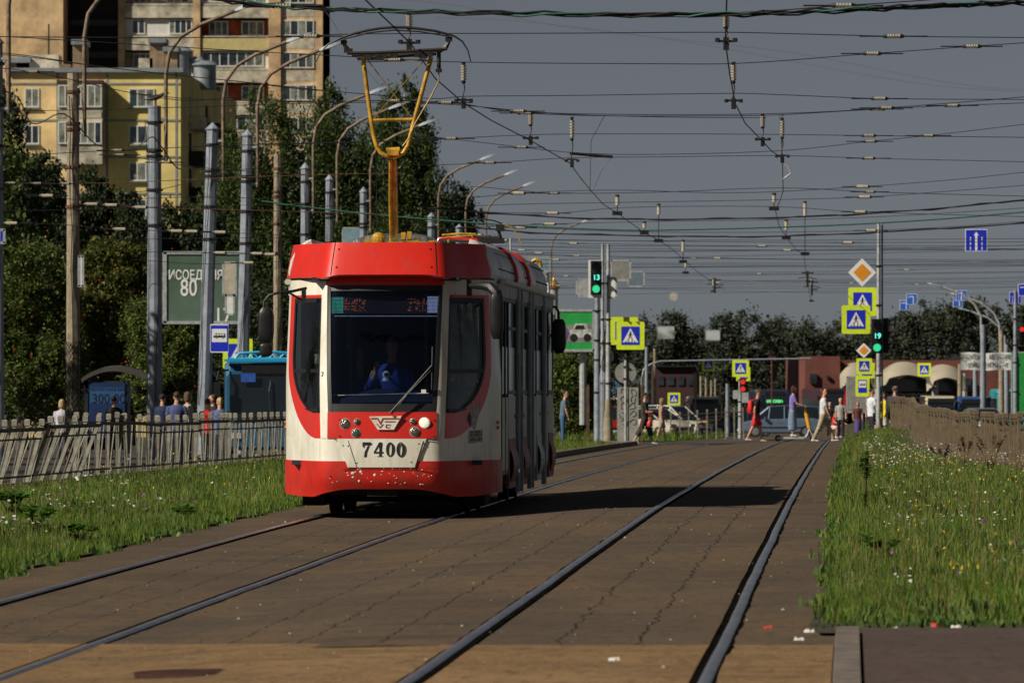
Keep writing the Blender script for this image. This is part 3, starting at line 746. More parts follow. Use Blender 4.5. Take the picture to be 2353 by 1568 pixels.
for k in range(46):
    ox = rr.uniform(752, 1000); oy = rr.uniform(1074, 1112); p = TL(ox, oy, 0); a = p.x; q = surf(a, p.z); s_ = rr.uniform(.003,.008)*(2.2 if k % 9 == 0 else 1)
    b.ell((q.x, q.y-.013, q.z), (s_*rr.uniform(.8,2), .003, s_), 6, 4)
join(bumper, b, m_tw)
stroke([tz(790,1079), tz(790,1076), tz(880,1076)], .008, 'step_groove', m_seam, bumper, -.012)
stroke([tz(952,1076), tz(1000,1074), tz(1000,1081)], .008, 'step_groove', m_seam, bumper, -.012)
# --- roof fairing
fair = patch('roof_fairing', m_red, -AMAX+.3, AMAX-.85, lambda a: 2.775-.035*sstep(.5,.75,abs(a))+.02*sstep(.75,1.2,abs(a)), 3.15, 10, 80, .02, kind='fair', thick=.04)
for s_ in (-.62, .62):
    b = MB(); L = [surf(s_, z, 'fair')+snorm(s_, z, 'fair')*.022 for z in lin(2.77, 3.15, 6)]; b.tube(L, .005, 4); b.build('fairing_seam', m_seam, fair)
for a, z in ((-.56,2.86),(-.56,3.07),(.56,2.86),(.56,3.07)):
    q = surf(a, z, 'fair')+snorm(a, z, 'fair')*.022; b = MB(); b.ell(q, (.012,.008,.012), 8, 5); b.build('fairing_fastener', m_seam, fair)
# fairing top deck
b = MB(); top = [surf(a, 3.15, 'fair')+Vector((0,.01,-.005)) for a in lin(-AMAX+.3, AMAX-.85, 40)]
b.add(top+[Vector((p.x, p.y, p.z-.05)) for p in top], [tuple(range(41))]+[tuple(range(81, 40, -1))]); b.build('fairing_deck', m_red, tram)
# --- sides
LEN = 15.6; YS = 2.0; YE = 13.7
def sidebox(name, m, x0, x1, y0, y1, z0, z1, parent=None, both=True):
    for s_ in ((1, -1) if both else (1,)):
        b = MB(); xa, xb = (x0, x1) if s_ > 0 else (-x1, -x0); b.box(((xa+xb)/2, (y0+y1)/2, (z0+z1)/2), (xb-xa, y1-y0, z1-z0)); o = b.build(name, m, parent or tram)
    return o
wins = [(2.05,3.3,'d'),(3.35,4.85,'w'),(5.80,7.35,'w'),(8.25,9.4,'d'),(9.45,10.7,'w'),(11.2,12.3,'d'),(12.4,13.6,'w')]
def sstep_(a,b,x): return sstep(a,b,x)
for s_ in (1, -1):
    for y0, y1, k in wins:
        nm = 'door' if k == 'd' else 'side_window'
        b = MB(); X = s_*1.235
        z0 = .45 if k == 'd' else 1.40
        b.cur = 0; b.box((X, (y0+y1)/2, (2.56+z0)/2), (.02, y1-y0, 2.56-z0))
        o = b.build(nm, m_glassB, tram)
        b = MB(); t = .05
        for (ya, yb, za, zb) in ((y0,y0+t,z0,2.56),(y1-t,y1,z0,2.56),(y0+t,y1-t,z0,z0+t),(y0+t,y1-t,2.51,2.56)):
            b.box((s_*1.245, (ya+yb)/2, (za+zb)/2), (.03, yb-ya, zb-za))
        if k == 'd': b.box((s_*1.25, (y0+y1)/2, (z0+2.56)/2), (.03, .07, 2.56-z0-.1))
        else: b.box((s_*1.25, (y0+y1)/2, 2.2), (.02, y1-y0-.1, .04))
        b.build('frame', m_rub, o)
        b = MB(); b.box((s_*1.247, (y0+y1)/2, 1.69), (.008, y1-y0-.16, .56)); b.build('streaky_reflection', m_streak, o)  # panel over the lower glass carrying the painted reflections
        if k == 'd':
            b = MB(); b.box((s_*1.242, (y0+y1)/2, .92), (.035, y1-y0-.12, .90)); b.build('door_panel', m_side, o)
    # wall panels and posts
    for y0, y1 in ((3.35,4.85),(5.80,7.35),(9.45,10.7),(12.4,13.65)):
        b = MB(); b.box((s_*1.24, (y0+y1)/2, 1.13), (.03, y1-y0, .52)); b.build('wall_panel', m_side, tram)
    for y0, y1 in ((4.9,5.75),(7.4,8.2),(10.75,11.15)):
        b = MB(); b.box((s_*1.245, (y0+y1)/2, 1.42), (.05, y1-y0, 2.28)); b.build('wall_post', mat('post_blue_grey', (.16,.20,.24), .4, 0, .1, 4), tram)
        b = MB(); b.box((s_*1.275, y0+.05, 1.45), (.05, .09, 2.5)); b.box((s_*1.275, y1-.05, 1.45), (.05, .09, 2.5)); b.build('post_rib', m_steel, tram)
    for y0, y1, mm in ((2.05,3.3,m_pink),(3.4,4.8,m_pink),(5.8,7.3,m_pink),(9.5,10.7,m_side),(12.4,13.6,m_pink)):
        if (y0, mm) == (2.05, m_pink): continue
        b = MB(); b.box((s_*1.243, (y0+y1)/2, .57), (.04, y1-y0, .60)); 
        b.rings([[Vector((s_*(1.262+.05*sin(pi*t/6)), y0+.15+(y1-y0-.3)*(.5-.5*cos(pi*q/6)), .34+.42*t/6)) for q in range(7)] for t in range(7)], cap=False, close=False)
        b.build('skirt_cover', mm, tram)
    b = MB()
    for yy in np.arange(2.1, 13.6, 1.9): b = MB(); b.ell((s_*1.262, yy+.6, 1.14), (.012,.03,.03), 8, 5); b.build('reflector', m_orange, tram)
    # cant rail (ribbed), gutter
    b = MB(); b.box((s_*1.235, 7.9, 2.64), (.05, 11.7, .15))
    for yy in np.arange(2.1, 13.6, .16): b.box((s_*1.266, yy, 2.64), (.014, .06, .13))
    b.build('cant_rail', m_silver, tram)
    b = MB(); b.tube([(s_*1.28, y, 2.735) for y in (2.0, 4.8, 4.85, 8, 13.7)], .035, 8); b.build('gutter', m_silver, tram)
    # roof edge covers
    for (y0, y1, mm) in ((1.25,4.45,m_cover),(4.45,5.75,m_red),(5.75,7.2,m_cover),(7.2,8.3,m_red),(8.3,12.0,m_cover)):
        b = MB(); rs = []
        for y in (y0+.01, y0+.03, y1-.03, y1-.01):
            e = .0 if y in (y0+.03, y1-.03) else -.02
            k_ = -.07 if y < 1.6 else (.045 if mm is m_red else 0)
            prof = [(1.255+e+k_,2.73),(1.27+e+k_,2.80),(1.24+e+k_,2.94),(1.17+e+k_,3.08),(1.06+e+k_,3.17+e),(.93,3.19+e),(.9,3.10),(1.1,2.73)]
            rs.append([Vector((s_*x, y, z+.03)) for x, z in prof])
        b.rings(rs)
        if mm is m_cover:
            pass
        o = b.build('roof_cover', mm, tram, smooth=40)
        if mm is m_cover:
            b = MB()
            for y in np.arange(y0+.12, y1, .42):
                for x, z in ((1.272,2.87),(1.215,3.06)): b.ell((s_*x, y, z), (.012,.02,.012), 6, 4)
            join(o, b, m_rub)
# roof, floor, underframe, rear
b = MB(); b.box((0, 7.9, 2.76), (2.4, 12.6, .06)); b.box((0, 7.6, 2.9), (1.9, 9.5, .22)); b.build('roof', m_silver, tram)
b = MB(); b.box((0, 8.1, .50), (2.36, 13.6, .08)); b.build('floor', m_int, tram)
b = MB(); b.box((0, 1.2, .62), (1.9, 1.0, .04)); b.box((0, 8.3, .36), (1.8, 12.6, .24)); b.box((0, 1.05, .36), (1.3, 1.3, .22)); b.box((.0,.35,.29),(.35,.5,.10)); b.build('underframe', m_under, tram)
for yy in (2.7, 4.6, 10.4, 12.3):
    ax = MB(); ax.cyl((-.8, yy, .33), (.8, yy, .33), .06); 
    o = ax.build('axle', m_under, tram)
    for s_ in (-1, 1):
        b = MB(); b.cyl((s_*.70, yy, .33), (s_*.83, yy, .33), .33, n=24); b.build('wheel', m_under, o, smooth=40)
b = MB(); b.box((-.95, 2.2, .28), (.25,.9,.36)); b.box((.95, 2.2, .28), (.25,.9,.36)); b.box((0, 2.1, .25),(1.5,.08,.22)); b.build('bogie_frame', m_under, tram)
def rearshell(z0, z1, m, name, off=0):
    b = MB(); rs = []
    for z in (z0, z1): rs.append([Vector((p.x, LEN-p.y, z)) for p in [surf(a, z) for a in lin(-AMAX, AMAX, 40)]])
    b.rings(rs, cap=False, close=False); return b.build(name, m, tram, smooth=50)
rearshell(.28,.64,m_red2,'rear_bumper'); rearshell(.64,1.2,m_tw,'rear_panel'); rearshell(1.2,2.66,m_glassS,'rear_window'); rearshell(2.66,2.95,m_silver,'rear_fairing')
# --- cab interior
b = MB(); b.box((0, 2.35, 1.65), (2.3,.05,2.1)); b.box((0,1.35,2.74),(1.7,1.7,.04)); b.box((0,1.5,.62),(2.2,1.6,.05)); cabw = b.build('cab_bulkhead', m_int, tram)
m_cream = mat('cab_cream_panel', (.42,.36,.20), .6, 0, .1, 3)
b = MB()
for (ox0, ox1, oy0, oy1, y) in ((821,834,801,867,1.9),(795,810,740,802,2.28),):
    p = TL(ox0, oy0, y); q = TL(ox1, oy1, y); b.box(((p.x+q.x)/2, y, (p.z+q.z)/2), (q.x-p.x, .03, p.z-q.z))
for x in (-1.0, 1.0): b.box((x, 1.9, 1.32), (.25, .5, .25)); b.box((x*1.02,1.75,1.7),(.05,.06,1.5))
b.build('cab_panel', m_cream, tram)
for x, y in ((-.98,1.35),(-.80,1.15),(.98,1.4),(-.55,2.2),(.35,2.2)): b = MB(); b.tube([(x,y,1.15),(x,y,2.62)], .022, 6); b.build('grab_pole', m_cream, tram)
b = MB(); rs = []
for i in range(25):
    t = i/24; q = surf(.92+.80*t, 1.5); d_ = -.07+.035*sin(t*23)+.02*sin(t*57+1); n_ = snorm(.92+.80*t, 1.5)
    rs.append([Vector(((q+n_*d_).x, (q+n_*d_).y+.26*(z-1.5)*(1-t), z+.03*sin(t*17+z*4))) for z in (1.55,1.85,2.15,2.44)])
b.rings(rs, cap=False, close=False); b.build('pane_reflection', mat('crinkled_reflection', (.10,.11,.11), .3, .3, .1, 7, col2=(.42,.44,.43)), tram, smooth=60)  # crinkled reflection of the right cab window, put in as a pale wavy sheet
b = MB(); rs = []
for t in lin(-1, 1, 16):
    x = t*.62; rs.append([(x,.16,1.22),(x,.18,1.33+.05*(1-t*t)),(x,.42+.12*(1-t*t),1.40+.07*(1-t*t)),(x,.72+.1*(1-t*t),1.34),(x,.72,1.22)])
b.rings([[Vector(p) for p in r] for r in rs]); b.build('dashboard', m_intb, tram, smooth=50)
p = TL(887, 860, .35); b = MB(); b.ell(p, (.045,.05,.05), 14, 10); b.cyl(p-Vector((0,0,.07)), p, .05, .03, 12); dc = b.build('dash_camera', m_white, tram, smooth=50)
b = MB(); b.ell(p+Vector((0,-.045,.005)), (.022,.012,.022), 12, 8); b.build('camera_lens', m_black, dc, smooth=60)
b = MB(); p = TL(973, 898, .1); b.box(p, (.055,.004,.045)); b.build('windscreen_sticker', m_white, tram)
b = MB(); rs = [TL(768+i*30.5, 725.5, .40) for i in range(9)]; b.tube([Vector((q.x, q.y-.0, q.z)) for q in rs], .008, 5); b.build('visor_edge', m_white, tram)
rs = [TL(776+i*26, 907-.6*i, .10) for i in range(9)]; b = MB(); b.tube(rs, .006, 5); b.build('sill_edge', m_steel, tram)
# destination display behind the glass
y0 = .46
p = TL(761, 680, y0); q = TL(1008, 719.5, y0)
b = MB(); b.box(((p.x+q.x)/2, y0+.04, (p.z+q.z)/2), (q.x-p.x, .06, p.z-q.z)); disp = b.build('route_display', mat('display_board', (.045,.020,.018), .6, 0, .1, 5), tram)
def leds(ox0, ox1, oy0, oy1, nx, ny, m, keep=lambda i, j: True, r=.0048):
    b = MB()
    for i in range(nx):
        for j in range(ny):
            if not keep(i, j): continue
            c = TL(ox0+(ox1-ox0)*i/(nx-1), oy0+(oy1-oy0)*j/(ny-1), y0+.005); b.box(c, (r*2,.003,r*2))
    return b.build('display_lamps', m, disp)
m_lg = mat('led_green', (.1,.5,.3), .5, 0, .05, 5, emit=(.12,.70,.42), estr=.7)
m_lw = mat('led_white', (.5,.5,.6), .5, 0, .05, 5, emit=(.70,.70,.95), estr=.7)
m_lo = mat('led_orange', (.5,.15,.05), .5, 0, .05, 5, emit=(1,.28,.10), estr=1.0)
leds(763, 787, 683, 717, 9, 12, m_lg)
leds(983, 1006, 681, 716, 9, 12, m_lw)
rr = random.Random(8); L1 = {(i, j) for i in range(64) for j in range(12) if ((i % 6 not in (5,)) and (j % 6 != 5) and rr.random() < .42 and (i < 18 or i > 48))}
leds(790, 980, 686, 715, 64, 12, m_lo, lambda i, j: (i, j) in L1, .0030)
# wiper
b = MB(); a = [TL(895,949,-.0), TL(925,915,.02), TL(993,838,.10)]
b.tube([p+Vector((0,-.06,0)) for p in a], .011, 6); b.tube([TL(900,950,0)+Vector((0,-.05,0)), TL(935,906,.02)+Vector((0,-.06,0)), TL(990,850,.1)+Vector((0,-.06,0))], .008, 6)
b.tube([TL(994,795,.14)+Vector((0,-.03,0)), TL(993,838,.1)+Vector((0,-.04,0)), TL(992,893,.05)+Vector((0,-.03,0))], .008, 6); b.build('wiper', m_rub, tram)
# mirrors
def rbox(c, d, r=.25, n=6, seg=5):
    """rounded upright box as rings along z"""
    rs = []
    for k in range(seg*2+1):
        t = -1+2*k/(seg*2); sc = (1-abs(t)**5)**.35 if abs(t) < 1 else .55; sc = max(.55, sc)
        rs.append([Vector((c[0]+d[0]/2*sc*math.copysign(abs(cos(a))**.6, cos(a)), c[1]+d[1]/2*sc*math.copysign(abs(sin(a))**.6, sin(a)), c[2]+d[2]/2*t)) for a in [2*pi*i/16 for i in range(16)]])
    return rs
b = MB(); yq = .35
b.tube([TL(703,661,yq+.15), TL(672,668,yq), TL(640,671,yq-.05), TL(618,677,yq-.05), TL(606,692,yq-.05), TL(607,716,yq-.05)], .018, 6)
b.tube([TL(664,671,yq), TL(684,683,yq+.2), TL(700,690,yq+.25)], .013, 6); b.box(TL(698,676,yq+.2), (.05,.06,.16)); 
am = b.build('mirror_arm', m_rub, tram, smooth=40)
b = MB(); p = TL(611,745,yq-.05); b.rings(rbox(p, (.185,.12,.40))); b.build('mirror_head', m_black, am, smooth=50)
b = MB(); p = TL(611,802,yq-.05); b.rings(rbox(p, (.15,.10,.16))); b.tube([TL(611,780,yq-.05), TL(611,802,yq-.05)], .02, 6); b.build('mirror_head', m_black, am, smooth=50)
b = MB(); yq = .55
b.box(TL(1078,660,yq+.15), (.06,.06,.19)); b.tube([TL(1078,656,yq+.1), TL(1105,655,yq-.1), TL(1127,658,yq-.2), TL(1140,672,yq-.25), TL(1141,700,yq-.25)], [.03,.045,.06,.065,.05], 8)
am = b.build('mirror_arm', m_rub, tram, smooth=40)
b = MB(); p = TL(1141,722,yq-.25); b.rings(rbox(p, (.155,.13,.56))); b.build('mirror_head', m_black, am, smooth=50)
b = MB(); yq = 13.3
b.tube([TL(1269,704,yq), TL(1276,704,yq), TL(1282,714,yq), TL(1283,738,yq)], .02, 6); am = b.build('mirror_arm', m_rub, tram, smooth=40)
b = MB(); b.rings(rbox(TL(1284,771,yq), (.19,.12,.47))); b.build('mirror_head', m_black, am, smooth=50)
# stickers on the right cheek
def quadon(pts, m, name, off=.006):
    b = MB(); V = []
    for a, z in pts: V.append(surf(a, z)+snorm(a, z)*off)
    n = len(V); b.add(V+[v-snorm(*pts[i])*.004 for i, v in enumerate(V)], [tuple(range(n)), tuple(range(2*n-1, n-1, -1))]+[(i, n+i, n+(i+1) % n, (i+1) % n) for i in range(n)]); return b.build(name, m, tram)
m_stk = mat('sticker_grey', (.42,.42,.40), .6, 0, .3, 40); m_ink = mat('sticker_ink', (.05,.05,.06), .6, 0, .1, 9)
quadon([(1.33,1.28),(1.40,1.03),(1.47,1.0),(1.62,1.29)], m_stk, 'pennant_sticker')
quadon([(1.28,1.12),(1.36,1.03),(1.38,1.15),(1.33,1.2)], mat('sticker_blue', (.03,.05,.15), .6), 'pennant_sticker', .008)
nb = quadon([(1.32,.84),(1.66,.86),(1.66,1.0),(1.32,.985)], m_stk, 'notice_sticker')
b = MB()
for zz in (.965,.93,.875):
    for k in range(8):
        if (k*7+int(zz*100)) % 5 == 0: continue
        a = 1.36+.035*k; V = [surf(q, z)+snorm(q, z)*.009 for q, z in ((a,zz),(a+.022,zz),(a+.022,zz+.022),(a,zz+.022))]; b.add(V, [(0,1,2,3)])
b.build('lettering', m_ink, nb)
text_part('2', .075, front(surf(-.72,1.64)+Vector((0,-.012,0)), -.3), m_ink, tram)
b = MB(); b.box(TL(732,823,.5), (.09,.004,.11)); b.build('cab_notice', m_stk, tram)
# --- roof equipment
b = MB(); rs = []
for k in range(13):
    t = k/12; ox = 812+(1010-812)*t; hh = .10*(1-abs(2*t-1)**4)+.02; c = TL(ox, 559, 3.0)
    rs.append([c+Vector((0, -.35, -.1)), c+Vector((0, -.3, hh*.8)), c+Vector((0, -.1, hh)), c+Vector((0, .2, hh)), c+Vector((0, .35, -.1))])
b.rings(rs); b.build('roof_duct', mat('duct_foil', (.5,.5,.48), .25, .85, .3, 8, bump=.8, bscale=9), tram, smooth=50)
PY = 1.55
def TT(pts, y=PY): return [TL(x, z, y) for x, z in pts]
pan = MB()
pan.tube([TL(899,558,PY+.9), TL(897,450,PY+.5), TL(898,365,PY+.1)], .024, 8); pan.tube([TL(910,558,PY+.9), TL(909,450,PY+.5), TL(907,365,PY+.1)], .024, 8)
pan.tube([TL(904.5,540,PY+.88), TL(904,362,PY+.12)], .022, 6)
pg = pan.build('pantograph_mast', m_yel, tram, smooth=50)
b = MB()
b.tube(TT([(834,133),(842,200),(851.6,270),(858,310),(865,336),(874,350),(886,357),(900,360),(914,357),(927,350),(937,334),(943,310),(952,274),(970,208),(990.5,131)]), .026, 8)
b.tube(TT([(857,276),(902,274.5),(948,274)]), .020, 8)
b.tube(TT([(887,345),(918,344)]), .035, 8); b.box(TL(903,352,PY), (.14,.1,.05))
b.build('pantograph_yoke', m_yel, pg, smooth=50)
b = MB()
b.tube(TT([(844,137),(948,272)]), .006, 5); b.tube(TT([(977,135),(859,270)]), .006, 5)
b.tube(TT([(1008,166),(1007,188),(988.6,224),(954,282),(938,318),(925,335)], PY-.08), .009, 5)
b.tube(TT([(834,142),(990,138)], PY+.05), .006, 5); b.build('pantograph_stay', mat('stay_brass', (.30,.20,.06), .5, .3, .2, 9), pg, smooth=50)
b = MB()
b.tube(TT([(797.6,122),(860,121),(930,118),(1027,112)], PY-.16), .022, 6); b.tube(TT([(821,134),(1002,123)], PY+.1), .024, 6)
b.tube(TT([(808,127),(905,125),(1015,117)], PY+.2), .018, 6)
for sx, pts in ((0, [(786,92),(791,103),(797,112),(806,123)]), (1, [(1034,84),(1030,98),(1024,108),(1012,117)])): b.tube(TT(pts, PY-.1), [.03,.022,.034,.02], 6)
for x_, z_ in ((845,130),(870,131),(880,128),(960,126),(972,129),(985,125),(905,128)): b.box(TL(x_, z_, PY-.02), (.09,.1,.05))
b.tube(TT([(1008,120),(1008,160)], PY-.1), .024, 8); b.box(TL(1008,162,PY-.1), (.07,.07,.04)); b.box(TL(790,97,PY-.1),(.07,.05,.05)); b.box(TL(1031,90,PY-.1),(.08,.05,.05)); b.box(TL(800,116,PY-.1),(.10,.05,.05))
b.build('pantograph_head', m_dark, pg, smooth=50)
b = MB(); bow = [(726,141),(734,123.5),(753,102),(784,87),(815,76),(846,69),(875,64.5),(904,62.5),(935,63),(961.5,65.6),(1000,71),(1031,79),(1046,84),(1062,95),(1075,116),(1081,141)]
b.tube(TT(bow, PY-.15), [.008,.009,.011,.016,.017,.018,.018,.018,.018,.018,.017,.016,.013,.011,.009,.008], 6); b.tube(TT([(790,90),(846,75),(904,69),(961,72),(1030,83)], PY-.05), .010, 6)
b.build('collector_bow', m_dark, pg, smooth=50)
b = MB(); b.tube([TL(864,343,PY), TL(865,470,PY+.3), TL(865,558,PY+.6)], .005, 4); b.build('pantograph_rope', m_wire, pg)
b = MB()
for x0, x1, z0, z1 in ((838,858,548,558),(862,876,540,558),(922,932,533,557),(936,946,531,557),(950,962,548,558),(845,1000,555,559),(985,1000,552,558)):
    p = TL(x0, z0, 2.2); q = TL(x1, z1, 2.2); b.box(((p.x+q.x)/2, 2.2, (p.z+q.z)/2), (q.x-p.x, .12, p.z-q.z))
b.ell(TL(869,550,2.0), (.09,.06,.09), 12, 8); b.build('roof_bracket', m_yel, tram)
b = MB(); YP2 = 4.2
b.tube(TT([(1004,560),(1008,547),(1030,546),(1095,549),(1098,560)], YP2-1.2), .018, 6); b.build('roof_rail', m_red, tram, smooth=50)
b = MB(); b.tube(TT([(1015,539),(1055,536),(1093,537)], YP2), .014, 6); b.tube(TT([(1020,545),(1093,540),(1130,545)], YP2), .012, 6); b.tube(TT([(1030,536),(1030,556)],YP2),.012,6); b.tube(TT([(1085,536),(1086,556)],YP2),.012,6)
b.tube(TT([(1154,513),(1172,520),(1188,536),(1197,558)], YP2), .008, 6); p2 = b.build('folded_pantograph', m_yel, tram, smooth=50)
b = MB(); b.tube(TT([(1090,544),(1120,546),(1150,547)], YP2), .03, 6); b.tube(TT([(1000,553),(1150,551)], YP2+.2), .02, 6); b.tube(TT([(1060,505),(1108,502),(1134,506),(1154,513)], YP2+.3), .010, 6); b.tube(TT([(1152,515),(1146,530),(1148,546)], YP2), [.03,.02,.034], 6); b.box(TL(1149,523,YP2), (.1,.08,.08)); b.box(TL(1110,552,YP2),(.5,.3,.06))
b.build('folded_head', m_dark, p2, smooth=50)
b = MB(); b.cyl(TL(1173,575,5.0), TL(1172,546,5.0), .012); b.build('roof_aerial', m_steel, tram)
b = MB(); p_ = [TL(x, z, 9.2) for x, z in ((1222,600),(1230,596),(1240,600),(1243,612))]; b.tube(p_, .03, 6); b.build('roof_handle', m_yel, tram)
# ================================================================ PEOPLE
skin = mat('skin', (.52,.28,.19), .5, 0, .06, 20); skin_d = mat('skin_shade', (.42,.23,.16), .5, 0, .06, 20)
def loft(b, rings_, n=12):
    """rings_: (centre, rx, ry, axis-x dir, axis-y dir)"""
    rs = []
    for c, rx, ry, ax, ay in rings_:
        rs.append([Vector(c)+Vector(ax)*(rx*cos(2*pi*i/n))+Vector(ay)*(ry*sin(2*pi*i/n)) for i in range(n)])
    b.rings(rs)
def limb(b, pts, rs, n=10): b.tube(pts, rs, n)
def remesh(ob, vox):
    md = ob.modifiers.new('r', 'REMESH'); md.mode = 'VOXEL'; md.voxel_size = vox; md.use_smooth_shade = True
    ms = ob.modifiers.new('s', 'SMOOTH'); ms.iterations = 3; ms.factor = .5
    dg = bpy.context.evaluated_depsgraph_get(); me = bpy.data.meshes.new_from_object(ob.evaluated_get(dg))
    ob.modifiers.clear(); me.name = ob.data.name; ob.data = me
def person(label, loc, face, h=1.75, top=((.5,.5,.5),'shirt'), sleeves='short', bottom=((.1,.1,.1),'trousers'), hair=((.03,.02,.015),'short'), shoes=(.6,.6,.58), armL=(0,15), armR=(0,15), legL=(0,0), legR=(0,0), lean=0, hat=None, turn=0, sk=None, width=1.0, group=None, torso_only=False, socks=False):
    """face: heading, 0 = towards +X. arm=(shoulder swing, elbow bend), leg=(thigh swing, knee bend) degrees, forward positive"""
    root = thing('person', label, 'person', loc, face, group)
    k = h/1.79; sk = sk or skin
    def v(x, y, z): return Vector((x, y, z))
    # legs
    legs = {}
    for s_, (th, kn) in ((1, legL), (-1, legR)):
        hip = v(0, s_*.09, .90); t = radians(th); kp = hip+v(sin(t), 0, -cos(t))*.43
        t2 = radians(th-kn); ap = kp+v(sin(t2), 0, -cos(t2))*.41; legs[s_] = (hip, kp, ap)
    low = min(legs[1][2].z, legs[-1][2].z); dz = .085-low
    for s_ in legs: legs[s_] = tuple(p+v(0,0,dz) for p in legs[s_])
    ln = radians(lean); base = v(0, 0, .88+dz)
    def tp(x, y, z):           # torso point with lean
        q = v(x, y, z-.88); return base+v(q.x*cos(ln)+q.z*sin(ln), q.y, q.z*cos(ln)-q.x*sin(ln))
    sh = {s_: tp(0, s_*.185*width, 1.40) for s_ in (1, -1)}; arms = {}
    for s_, (a_, e_) in ((1, armL), (-1, armR)):
        t = radians(a_)+ln*.3; el = sh[s_]+v(sin(t)*.29, s_*.045, -cos(t)*.29); t2 = radians(a_+e_); wr = el+v(sin(t2)*.25, -s_*.01, -cos(t2)*.25); arms[s_] = (sh[s_], el, wr, v(sin(t2), 0, -cos(t2)))
    X = v(cos(ln), 0, -sin(ln)); Y_ = v(0,1,0)
    b = MB(); W = width
    loft(b, [(tp(0,0,z), rx, ry*W, X, Y_) for z, rx, ry in ((.84,.09,.12),(.92,.105,.16),(1.06,.10,.14),(1.2,.11,.15),(1.34,.115,.175),(1.42,.09,.15),(1.47,.06,.07),(1.56,.055,.055))])
    hc = tp(.02,0,1.665); tn = radians(turn); hx = v(cos(tn), sin(tn), 0); hy = v(-sin(tn), cos(tn), 0)
    loft(b, [(hc+v(0,0,z)+hx*dx, rx, ry, hx, hy) for z, dx, rx, ry in ((-.12,.03,.035,.03),(-.10,.025,.065,.055),(-.05,.01,.085,.068),(.0,.0,.095,.076),(.05,-.005,.097,.078),(.09,-.01,.08,.065),(.118,-.012,.035,.03))])
    b.ell(hc+hx*.10+v(0,0,-.02), (.016,.014,.024), 8, 6); b.ell(hc+hx*.093+v(0,0,-.062), (.012,.022,.010), 8, 6)
    for s_ in (1, -1): b.ell(hc+hy*s_*.08+v(0,0,-.01), (.02,.014,.03), 8, 6)
    for s_ in (1, -1):
        a, e, w_, d = arms[s_]; limb(b, [a+v(0,-s_*.03,.01), a, a.lerp(e,.5), e, e.lerp(w_,.4), w_], [.045,.05,.043,.036,.036,.024]); 
        hnd = w_+d*.05; b.ell(hnd, (.028,.018,.042), 8, 6)
        side = v(d.z, 0, -d.x)
        for f in range(4):
            o_ = side*(-.024+.016*f); q0 = hnd+d*.02+o_; q1 = q0+d*.045+v(0,-s_*.008,0); q2 = q1+d*(.028-.004*abs(f-1.5))+v(0,-s_*.016,0)+side*.006; b.tube([q0, q1, q2], [.009,.0085,.007], 6)
        b.tube([hnd+side*.02-d*.01, hnd+side*.042+d*.015, hnd+side*.046+d*.04], [.011,.010,.008], 6)
        hp_, kp, ap = legs[s_]
        limb(b, [hp_+v(0,0,.02), hp_.lerp(kp,.35), kp+v(0,0,.03), kp.lerp(ap,.3)-v(.012,0,0), ap.lerp(kp,.12), ap], [.085,.080,.055,.056,.036,.038])
        b.tube([ap+v(-.045,0,-.045), ap+v(.05,0,-.045), ap+v(.15,0,-.058)], [.036,.036,.022], 8)
    bo = b.build('body', sk, root); 
    if k != 1: bo.data.transform(Matrix.Scale(k, 4))
    remesh(bo, .016)
    def fin(bb, name, m, vox=.02):
        o = bb.build(name, m, root); o.data.transform(Matrix.Scale(k, 4))
        if vox: remesh(o, vox)
        return o
    mcol = lambda c, nm: mat('cloth_%s_%d_%d_%d' % (nm, c[0]*999, c[1]*999, c[2]*999), c, .85, 0, .12, 14, bump=.3, bscale=25)
    # eyes, brow
    b = MB()
    for s_ in (1, -1): b.ell(hc+hx*.088+hy*s_*.032+v(0,0,.008), (.008,.012,.006), 8, 5); b.ell(hc+hx*.090+hy*s_*.032+v(0,0,.028), (.007,.018,.004), 8, 5)
    fin(b, 'eyes', m_black, 0)
    # top
    c, kind = top; b = MB(); e_ = .018 if kind != 'loose' else .03; hem = .80 if kind != 'short' else .95
    loft(b, [(tp(0,0,z), rx+e_, ry*W+e_, X, Y_) for z, rx, ry in ((hem,.11,.155),(.95,.108,.158),(1.06,.104,.145),(1.2,.113,.155),(1.34,.117,.178),(1.42,.092,.15),(1.475,.055,.075))])
    for s_ in (1, -1):
        a, e, w_, d = arms[s_]
        if sleeves == 'long': limb(b, [a+v(0,-s_*.05,0), a, a.lerp(e,.5), e, w_-d*.01], [.055,.064,.056,.050,.036])
        elif sleeves == 'short': limb(b, [a+v(0,-s_*.05,0), a, a.lerp(e,.4), a.lerp(e,.72)], [.055,.065,.06,.062])
    fin(b, 'shirt', mcol(c, 'top'))
    # bottom
    c, kind = bottom; b = MB()
    if kind in ('trousers', 'shorts', 'wide'):
        loft(b, [(tp(0,0,z), rx, ry*W, X, Y_) for z, rx, ry in ((.80,.10,.14),(.88,.122,.172),(.97,.118,.165),(1.0,.112,.155))])
        for s_ in (1, -1):
            hp_, kp, ap = legs[s_]
            if kind == 'shorts': limb(b, [hp_+v(0,0,.04), hp_.lerp(kp,.4), hp_.lerp(kp,.85)], [.10,.105,.10], 12)
            elif kind == 'wide': limb(b, [hp_+v(0,0,.04), hp_.lerp(kp,.5), kp, kp.lerp(ap,.5)], [.10,.10,.095,.10], 12)
            else: limb(b, [hp_+v(0,0,.04), hp_.lerp(kp,.4), kp, kp.lerp(ap,.5), ap+v(0,0,-.01)], [.10,.095,.075,.066,.062], 12)
    else:
        kx = (legs[1][1]+legs[-1][1])*.5; ax = (legs[1][2]+legs[-1][2])*.5; L = kind == 'skirt'
        en = ax.lerp(kx,.35) if L else kx; sp = abs(legs[1][2].x-legs[-1][2].x)*.5
